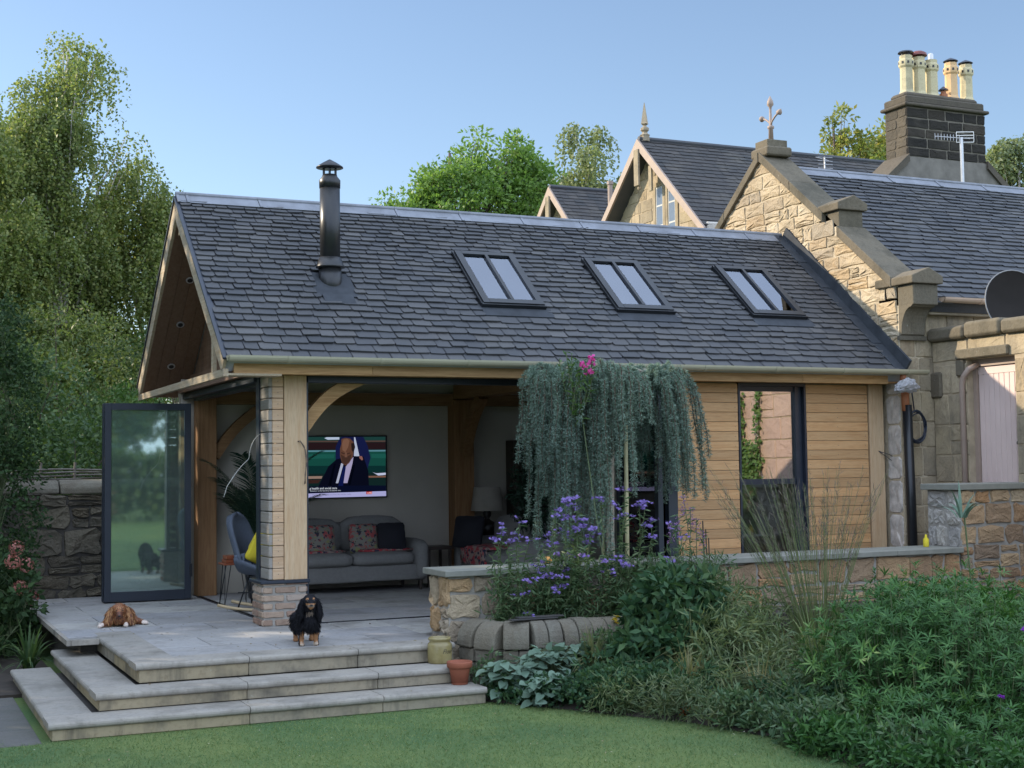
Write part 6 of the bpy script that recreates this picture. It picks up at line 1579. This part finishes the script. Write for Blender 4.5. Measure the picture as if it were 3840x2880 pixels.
def arching(base, n, L, Wd, spread=1., up=1., droop=.9, seg=6, rad=.05):
    """strap leaves arching out of a clump -> V,F"""
    a = rng.uniform(0, 2 * PI, n); el = rng.uniform(.15, 1.0, n) * spread; Ln = L * rng.uniform(.55, 1.15, n); base = np.array(base)
    hx, hy = np.cos(a), np.sin(a); t = np.linspace(0, 1, seg + 1)[None]
    out = (el * Ln)[:, None] * (t * .45 + .55 * t ** 2); z = (up * Ln)[:, None] * (t * (1.15 - .3 * el[:, None]) - droop * el[:, None] * t ** 2.2 * .9)
    r0 = rng.uniform(0, rad, n)[:, None]
    C = np.stack([base[0] + hx[:, None] * (out + r0), base[1] + hy[:, None] * (out + r0), base[2] + z], -1)
    w = Wd * rng.uniform(.7, 1.2, n)[:, None] * np.array([.7 if s == 0 else max(.06, math.sin(PI * (.25 + .75 * s / seg))) for s in range(seg + 1)])[None]
    sx, sy = -hy[:, None], hx[:, None]
    A = C + np.stack([sx * w, sy * w, 0 * w], -1) / 2; B_ = C - np.stack([sx * w, sy * w, 0 * w], -1) / 2
    V = np.stack([A, B_], 2).reshape(n, -1, 3); m = 2 * (seg + 1); q = np.array([(2 * s, 2 * s + 1, 2 * s + 3, 2 * s + 2) for s in range(seg)])
    F = q[None] + (np.arange(n) * m)[:, None, None]; return V.reshape(-1, 3), F.reshape(-1, 4)
def clump(name, label, base, n, L, Wd, mat, group=None, cat='plant', **k):
    V, F = arching((0, 0, 0), n, L, Wd, **k); o = mesh_np(name, V, F, mat); o.location = base; return tag(o, label, cat, group)
def whorls(c, r, n, L=.1, Wd=.014, k=9, inner=.72, ymax=None):
    d = rdir(n, .25); P = np.array(c) + d * np.array(r) * (rng.random((n, 1)) * (1 - inner) + inner); P = P[P[:, 2] > GZ + .03]; n = len(P); d = unit((P - np.array(c)) / np.array(r) ** 1.2)
    ax = unit(d + np.array([0, 0, .7]) + rng.normal(0, .3, (n, 3))); P = P + rng.normal(0, .04, P.shape)
    kk = np.repeat(np.arange(n), k); a = rng.uniform(0, 2 * PI, n)[kk] + np.tile(np.arange(k) * 2 * PI / k * 1.0, n) + rng.normal(0, .15, n * k); A = ax[kk]
    u = unit(np.cross(A, np.array([.3, 1., .2]))); v = np.cross(A, u); tilt = rng.uniform(.1, .75, n * k)[:, None]
    dd = unit((u * np.cos(a)[:, None] + v * np.sin(a)[:, None]) + A * tilt); size = rng.uniform(.65, 1.2, n)[kk]
    return place(BLADE, P[kk] - A * rng.uniform(0, .045, n * k)[:, None], dd, A, L * size * rng.uniform(.7, 1.1, n * k), Wd), P
def spiky_bush(label, shapes, n, mat, mat2, tipn, L=.1):
    th = thing('leafy_shrub', label, 'shrub', (shapes[0][0][0], shapes[0][0][1], GZ)); parts = []; pts = []
    for c, r, f in shapes:
        (VF, P) = whorls(c, r, int(n * f), L); parts.append(VF); pts.append(P)
        (VF, P) = whorls(c, tuple(x * .72 for x in r), int(n * f * .5), L, inner=.5); parts.append(VF)
    V, F = merge(parts); mesh_np('foliage', V, F, mat, th)
    parts = [whorls(c, tuple(x * 1.04 for x in r), int(tipn * f), L * 1.05, k=10, inner=.93)[0] for c, r, f in shapes]; V, F = merge(parts); mesh_np('young_leaves', V, F, mat2, th)
    b = MB(); P = np.concatenate(pts)
    for p in P[::6]:
        c = shapes[0][0]; bs = (p[0] * .55 + c[0] * .45, p[1] * .55 + c[1] * .45, GZ); b.tube([bs, (p[0] * .85 + bs[0] * .15, p[1] * .85 + bs[1] * .15, (p[2] + GZ) / 2), tuple(p)], [.006, .005, .003], 4)
    b.build('stems', 'stem_green', th); return th
spiky_bush('large dark green shrub with narrow whorled leaves in the bottom right corner', [((3.55, -5.1, -.1), (1.05, .85, .78), .45), ((3.95, -6.2, -.2), (1.0, .8, .55), .35), ((2.75, -5.75, -.3), (.45, .6, .3), .1), ((3.0, -6.7, -.32), (.55, .5, .3), .1)], 2900, 'lf_euph', 'lf_euph_tip', 60, .082)
spiky_bush('lighter green rounded shrub behind the corner bush, against the warm rubble wall', [((4.55, -4.1, .02), (1.0, .7, .55), .55), ((5.6, -4.2, -.05), (1.1, .7, .5), .35), ((3.95, -4.0, -.1), (.5, .5, .4), .1)], 2200, 'lf_euph', 'lf_euph_tip', 200, .075)
# geranium blooms in the corner bush
th = thing('geranium', 'few magenta purple geranium blooms poking through the corner shrub', 'flowering plant', (3.9, -6.2, GZ)); parts = []
for x, y, z in ((2.98, -6.35, .02), (3.1, -6.3, -.08), (3.78, -5.75, .32)): 
    V, F = merge([flower_head((x, y, z), 2, .01, .028) for _ in range(2)]); mesh_np('bloom', V, F, 'fl_violet', th)
b = MB(); [b.tube([(x + .05, y + .1, GZ), (x, y, z)], .003, 4) for x, y, z in ((2.98, -6.35, .02), (3.1, -6.3, -.08), (3.78, -5.75, .32))]; b.build('stems', 'stem_green', th)
# middle planting
def leaf_shrub(label, shapes, n, per, cr, leaf, mat, name='bedding_shrub', up=.5, tpl=LEAF, droop=0, trunk=True):
    c = shapes[0][0]; return leafy(name, label, (c[0], c[1], GZ), shapes, n, per, cr, leaf, mat, bark='stem_green', cat='plant', r0=.012, rl=.006, inner=.35, up=up, tpl=tpl, droop=droop, trunk=trunk)
leaf_shrub('broad leaved dark green bushy plant right of the rounded edging stones', [((2.72, -2.95, .22), (.42, .35, .36)), ((2.55, -3.1, -.05), (.45, .35, .3))], 170, 22, .12, (.115, .045), 'lf_mid')
leaf_shrub('low grey green crinkled plant at the lawn edge right of the silver leaves', [((1.95, -3.35, -.26), (.36, .3, .16)), ((2.2, -3.55, -.24), (.3, .3, .16))], 230, 26, .07, (.045, .028), 'lf_mid')
leaf_shrub('tangled grey green willowy plant in front of the low wall left of the tall grass', [((3.15, -3.05, .12), (.5, .4, .4)), ((2.95, -3.45, -.05), (.55, .4, .33)), ((2.7, -3.95, -.2), (.45, .4, .25)), ((3.2, -4.0, -.2), (.45, .4, .3))], 330, 22, .13, (.1, .013), 'lf_greyg', tpl=BLADE)
leaf_shrub('dark green leafy plant spilling onto the lawn in the middle of the bed', [((2.35, -3.75, -.28), (.35, .4, .2)), ((2.6, -4.5, -.3), (.3, .45, .18)), ((2.75, -5.0, -.3), (.3, .4, .2)), ((2.05, -3.05, -.22), (.35, .25, .2))], 260, 22, .09, (.07, .02), 'lf_mid', tpl=BLADE)
leaf_shrub('low mixed green foliage along the lawn edge below the corner bush', [((2.62, -5.4, -.3), (.3, .4, .2)), ((2.5, -6.1, -.33), (.28, .4, .16)), ((2.5, -6.8, -.33), (.25, .4, .16)), ((2.85, -4.6, -.25), (.35, .35, .25))], 230, 22, .1, (.06, .018), 'lf_shrub_l', tpl=BLADE, trunk=False)
leaf_shrub('small leaved green plant filling the bed behind the silver heart leaves', [((2.25, -2.75, -.1), (.3, .2, .22)), ((2.5, -2.8, -.05), (.3, .25, .25)), ((1.25, -2.35, -.2), (.12, .15, .16))], 150, 20, .08, (.05, .02), 'lf_shrub_l')
# ragged planting that spills over the lawn edge
EDGE = [np.array(p) for p in BED[:6]]
def edge_plant(label, t0, t1, n, leaf, mat, tpl=LEAF, h=.14):
    shapes = []
    for k in range(n):
        t = t0 + (t1 - t0) * (k + random.random()) / n; i = min(int(t), 4); p = EDGE[i] * (1 - (t - i)) + EDGE[i + 1] * (t - i); r = random.uniform(.1, .2)
        shapes.append(((float(p[0]) + random.uniform(-.03, .14), float(p[1]) + random.uniform(.0, .12), GZ + h * random.uniform(.5, 1.1)), (r, r, h * random.uniform(.6, 1.1))))
    leaf_shrub(label, shapes, n * 26, 16, .06, leaf, mat, tpl=tpl, trunk=False)
edge_plant('crinkled grey green leaves spilling onto the lawn beside the silver heart leaves', .15, 1.2, 7, (.045, .026), 'lf_mid')
edge_plant('narrow drying leaves spilling onto the lawn in the middle of the bed edge', 1.1, 2.4, 8, (.075, .009), 'lf_greyg', BLADE, .17)
edge_plant('dark green leaves spilling onto the lawn where the bed edge turns to the camera', 2.3, 3.6, 8, (.06, .018), 'lf_shrub_l', BLADE, .16)
edge_plant('low green foliage on the nearest stretch of the bed edge', 3.4, 4.95, 10, (.06, .02), 'lf_euph', BLADE, .15)
leaf_shrub('dense green stems and leaves under the purple daisies right of the cedar', [((3.3, -2.1, .35), (.35, .25, .4)), ((2.9, -2.1, .3), (.35, .2, .35)), ((3.6, -2.2, .3), (.3, .25, .35))], 150, 20, .1, (.075, .013), 'lf_shrub_l', tpl=BLADE)
leaf_shrub('green filler foliage packed along the low wall behind the edging stones', [((1.95, -1.98, .28), (.5, .14, .3)), ((2.5, -1.98, .32), (.5, .14, .36)), ((3.4, -1.95, .25), (.5, .14, .3))], 180, 18, .09, (.065, .015), 'lf_shrub_l', tpl=BLADE)
for i, (x, y, z, lab) in enumerate([(2.35, -3.75, -.3, 'drying strap leaved clump at the lawn edge, right of the crinkled plant'), (2.6, -3.4, -.15, 'drying strap leaved clump behind its neighbour, below the broad leaved plant'), (2.6, -4.3, -.34, 'drying strap leaved clump nearest the corner bush'), (2.0, -2.85, -.2, 'small drying strap leaved clump beside the silver heart leaves')]):
    clump('daylily_clump', lab, (x, y, z), 150, .46, .013, 'lf_dry' if i % 2 == 0 else 'lf_dryg', 'drying strap leaved clumps in the bed', droop=1.2)
    
for i, (x, y, z, L, lab) in enumerate([(3.0, -4.55, -.34, .6, 'fresh green arching grass tuft at the left foot of the corner bush'), (3.35, -4.0, -.3, .75, 'arching green grass tuft below the tall stalks, behind the corner bush')]):
    clump('grass_tuft', lab, (x, y, z), 260, L, .011, 'lf_grass', 'arching grass tufts in the bed', droop=1.15)
def molinia():
    b0 = Vector((3.78, -3.45, -.3)); th = thing('tall_grass', 'tall airy purple moor grass with fine stalks in front of the wood cladding', 'ornamental grass', b0)
    V, F = arching(b0, 330, .72, .009, spread=.8, droop=1.0); mesh_np('blades', V, F, 'lf_grass', th)
    b = MB(); parts = []
    for k in range(150):
        a = random.uniform(0, 2 * PI); t = random.random() ** .7; L = random.uniform(1.1, 1.75); lean = random.uniform(.05, .5)
        dx = math.cos(a) * lean - .09; dy = math.sin(a) * lean * .6; s = b0 + Vector((math.cos(a) * .07, math.sin(a) * .07, 0)); pts = [tuple(s + Vector((dx * L * q ** 1.4, dy * L * q ** 1.4, L * q))) for q in (0, .35, .7, 1)]
        b.tube(pts, [.0034, .0028, .002, .0012], 3)
        tp = Vector(pts[-1]); dn = (tp - Vector(pts[-2])).normalized(); n = 16; q = rng.random(n)
        P = np.array(tp)[None] - np.array(dn)[None] * (q * L * .3)[:, None]; d = unit(np.array(dn)[None] * 1.4 + rng.normal(0, .5, (n, 3))); parts.append(place(BLADE, P, d, rdir(n), rng.uniform(.03, .09, n), .0035))
    b.build('stalks', 'lf_grass', th); V, F = merge(parts); mesh_np('seed_heads', V, F, 'stem_brown2', th)
molinia()
# silver heart-leaved plants
HEART = []
def heart_tpl():
    o = [(0, .06), (.16, -.06), (.38, -.02), (.5, .22), (.42, .5), (.22, .78), (0, 1.0), (-.22, .78), (-.42, .5), (-.5, .22), (-.38, -.02), (-.16, -.06)]
    v = [(0, .38, -.06)] + [(x, y, .1 * abs(x) * 2 - .16 * (y - .3) ** 2) for x, y in o]; f = [(0, 1 + i, 1 + (i + 1) % 12) for i in range(12)]; return np.array(v, float), np.array(f)
HT = heart_tpl()
for i, (x, y, z, r, lab) in enumerate([(1.38, -2.62, -.22, .24, 'silver green heart leaved plant beside the right end of the steps'), (1.72, -2.68, -.16, .26, 'silver green heart leaved plant in the middle of its row below the edging stones'), (1.55, -2.98, -.3, .24, 'silver green heart leaved plant nearest the lawn'), (1.98, -2.72, -.14, .2, 'silver green heart leaved plant at the right end of its row')]):
    th = thing('brunnera', lab, 'plant', (x, y, z - .15), 'silver heart leaved plants below the edging stones'); n = 110
    d = rdir(n, .35); P = np.array((x, y, z)) + d * np.array([r, r, .17]) * rng.uniform(.5, 1, (n, 1)); dd = unit(d * np.array([1, 1, .3]) + np.array([0, -.35, -.35]) + rng.normal(0, .3, (n, 3)))
    V, F = place(HT, P, dd, unit(d + np.array([0, -.5, .9])), .1 * rng.uniform(.5, 1.15, n), .105 * rng.uniform(.6, 1.1, n)); mesh_np('leaves', V, F, 'lf_silver', th, smooth=True)
    b = MB(); [b.tube([(x, y, z - .2), tuple((np.array((x, y, z)) + p) / 2 + [0, 0, .02]), tuple(p)], .003, 4) for p in P[::2]]; b.build('stems', 'stem_green', th)
# sweet pea, loosestrife, canes, small blooms
th = thing('sweet_pea', 'bright pink sweet pea blooms with green tendrils on top of the weeping cedar', 'flowering plant', (2.6, -1.3, .1)); parts = []
pk = [(2.54, -1.7, 2.38), (2.63, -1.7, 2.45), (2.61, -1.7, 2.33), (2.635, -1.7, 2.42)]
for p in pk:
    n = 14; P = np.array(p) + rng.normal(0, .014, (n, 3)); V, F = place(LEAF, P, rdir(n, .4), rdir(n), .036, .036); mesh_np('bloom', V, F, 'fl_pink', th)
b = MB(); paths = []
for e in pk + [(2.42, -1.6, 2.52), (2.48, -1.6, 2.5), (2.55, -1.62, 2.42), (2.4, -1.5, 2.46), (2.62, -1.65, 2.44)]:
    p = curve_path((2.6 + random.uniform(-.1, .1), -1.5, 1.9), e, .05); b.tube(p, .0035, 4); paths.append(p)
b.tube(curve_path((2.7, -1.9, .1), (2.62, -1.5, 2.0), .05), .005, 4)
b.build('stems', 'stem_green', th); V, F = stem_leaves(paths, .03, .09, .02, 0); mesh_np('leaves', V, F, 'lf_maple_d', th)
th = thing('loosestrife', 'mauve flower spikes against the wood cladding right of the cedar', 'flowering plant', (3.5, -2.0, .1)); b = MB(); parts = []; paths = []
for x, z in ((3.42, 1.2), (3.5, 1.08), (3.36, 1.02), (3.56, .98), (3.28, .95), (3.62, .86)):
    p = curve_path((3.45 + random.uniform(-.1, .1), -2.05, .1), (x, -1.95, z), .04); b.tube(p, .004, 4); paths.append(p); n = 70; q = rng.random(n)
    P = np.stack([x + rng.normal(0, .016, n), -1.95 + rng.normal(0, .016, n), z - q * .2], -1); parts.append(place(LEAF, P, rdir(n), rdir(n), .017, .014))
b.build('stems', 'stem_green', th); V, F = stem_leaves(paths, .02, .07, .014); mesh_np('leaves', V, F, 'lf_shrub_l', th); V, F = merge(parts); mesh_np('flowers', V, F, 'fl_mauve', th)
b = MB(); b.tube([(3.27, -1.15, -.02), (3.28, -1.15, 2.1)], .021, 10); tag(b.build('bamboo_cane', 'cane', smooth=True), 'thick pale yellow bamboo cane standing beside the cedar trunk', 'cane')
b = MB(); b.tube([(3.06, -1.05, -.02), (3.08, -1.05, 1.9)], .011, 8); tag(b.build('bamboo_cane', 'cane', smooth=True), 'thin pale cane between the cedar trunk and the thick yellow cane', 'cane')
for i in range(3):
    b = MB(); b.tube([(3.66 + i * .025, -1.95, .1), (3.64 + i * .03, -1.93, .95 - i * .08)], .007, 5); tag(b.build('garden_stick', 'stem_brown'), 'dark dead stick in the bundle of three left of the window', 'stick', 'dark sticks left of the window')
th = thing('rudbeckia', 'small yellow blooms hanging over the rounded edging stones', 'flowering plant', (2.5, -2.45, .1)); parts = [flower_head((2.42 + random.gauss(0, .03), -2.45, .17 + random.gauss(0, .03)), 2, .01, .03) for _ in range(3)] + [flower_head((2.52, -2.46, .02), 1, .005, .025)]; V, F = merge(parts); mesh_np('blooms', V, F, 'fl_yellow', th)
b = MB(); b.tube([(2.45, -2.2, .1), (2.43, -2.4, .2), (2.42, -2.45, .16)], .003, 4); b.build('stems', 'stem_green', th)
V, F = place(LEAF, np.array((2.12, -4.05, -.33)) + rng.normal(0, .02, (14, 3)), rdir(14), rdir(14), .06, .03); tag(mesh_np('red_leaf_tuft', V, F, 'lf_red'), 'small orange red leaf tuft at the lawn edge', 'plant')
b = MB(); b.lathe([(.01, 0), (.035, .01), (.048, .035), (.035, .062), (.008, .066)], 14, Matrix.Translation((2.25, -1.5, .585))); tag(b.build('squash', 'squash', smooth=True), 'small orange squash on the low wall coping among the purple daisies', 'squash')
# rough stems and leaves sprouting at the right frame edge
V, F = arching((5.75, -3.0, .95), 16, .35, .03, spread=1.2, droop=.6); 
th = thing('verbascum', 'pale green furry leaves poking in at the right edge before the rubble wall', 'plant', (5.75, -3.0, GZ)); mesh_np('leaves', V, F, 'lf_silver', th); b = MB(); b.tube([(5.9, -3.0, GZ), (5.78, -3.0, .97)], .008, 5); b.build('stem', 'stem_green', th)
# left border: dark shrub, hydrangea, strap leaves
leaf_shrub('tall dark green shrub at the left edge beside the boundary wall', [((-2.15, 3.3, 1.0), (.55, .6, 1.0)), ((-2.2, 2.9, .2), (.5, .7, .6)), ((-2.1, 3.5, 2.2), (.5, .6, .8)), ((-2.3, 3.4, 3.0), (.5, .6, .6))], 420, 34, .17, (.055, .032), 'lf_dark', 'border_shrub')
th = leaf_shrub('hydrangea with faded pink mopheads at the left edge of the deck', [((-2.1, 2.0, .3), (.28, .35, .35)), ((-2.15, 2.2, -.05), (.3, .4, .3))], 70, 22, .12, (.085, .055), 'lf_dark', 'hydrangea')
parts = []
for x, y, z in ((-1.93, 1.9, .55), (-2.02, 1.95, .72), (-2.0, 1.8, .33), (-1.86, 2.1, .2), (-2.08, 1.7, .6)):
    d = rdir(90, .2); V, F = place(LEAF, np.array((x, y, z)) + d * .075, unit(np.cross(d, rdir(90))), d, .026, .026); mesh_np('mophead', V, F, 'fl_hydrangea', th)
clump('agapanthus', 'dark strap leaved clump under the edge of the deck at the left', (-2.0, .9, -.38), 60, .5, .03, 'lf_shrub', droop=1.1)
clump('agapanthus', 'dark strap leaved clump at the far left below the hydrangea', (-2.3, 1.5, -.38), 60, .5, .03, 'lf_shrub', droop=1.1)
# indoor palm and indoor tree
def palm():
    c = Vector((.75, 3.0, 0)); th = thing('potted_palm', 'large dark green palm in a pot inside the left doorway', 'houseplant', c)
    b = MB(); b.lathe([(.14, 0), (.2, .35), (.21, .36), (.18, .34)], 24, Matrix.Translation(c)); b.build('planter', 'planter', th, smooth=True)
    st = MB(); parts = []
    for k in range(17):
        a = k * 2.4; R = random.uniform(.35, .75); H = random.uniform(.7, 1.55); s = c + Vector((0, 0, .36)); m = 14; pts = []
        for i in range(m + 1):
            t = i / m; pts.append(s + Vector((math.cos(a) * R * t ** 1.5, math.sin(a) * R * .8 * t ** 1.5, H * (1.35 * t - .38 * t ** 2.6))))
        st.tube(pts, [.009 * (1 - .75 * i / m) for i in range(m + 1)], 5); A = np.array(pts); n = 44; q = np.linspace(.35, .99, n) * m; i0 = np.minimum(q.astype(int), m - 1); f = (q - i0)[:, None]; P = A[i0] * (1 - f) + A[i0 + 1] * f; tg = unit(A[i0 + 1] - A[i0])
        for sg in (-1, 1):
            side = unit(np.cross(tg, np.array([0, 0, 1.]) + rng.normal(0, .05, (n, 3)))) * sg; d = unit(side + tg * .8 + np.array([0, 0, -.1])); parts.append(place(BLADE, P, d, unit(np.cross(side, tg) * sg), .3 * (1 - .5 * np.linspace(0, 1, n)) * rng.uniform(.85, 1.1, n), .016))
    st.build('stalks', 'stem_green', th); V, F = merge(parts); mesh_np('fronds', V, F, 'lf_palm', th)
palm()
def ficus():
    c = (3.72, 1.8, 0); th = thing('potted_tree', 'dark leafy indoor tree with a slim bare trunk beside the cedar curtain', 'houseplant', c)
    b = MB(); b.lathe([(.13, 0), (.17, .3), (.175, .31), (.15, .29)], 24, Matrix.Translation(c)); b.build('planter', 'planter', th, smooth=True)
    b = MB(); b.tube([(c[0], c[1], .3), (c[0] - .02, c[1], .8), (c[0], c[1], 1.5)], .013, 7); b.tube([(c[0] + .03, c[1], .3), (c[0] + .04, c[1], .9), (c[0] + .06, c[1], 1.4)], .01, 7); b.build('trunk', 'bark_pale', th, smooth=True)
    cc = in_shell((c[0], c[1], 1.22), (.27, .27, .5), 70, .2); k = np.repeat(np.arange(70), 26); P = cc[k] + rng.normal(0, .05, (len(k), 3)); V, F = place(LEAF, P, rdir(len(k), -.5), rdir(len(k), .5), .085, .024); mesh_np('crown', V, F, 'lf_palm', th)
ficus()
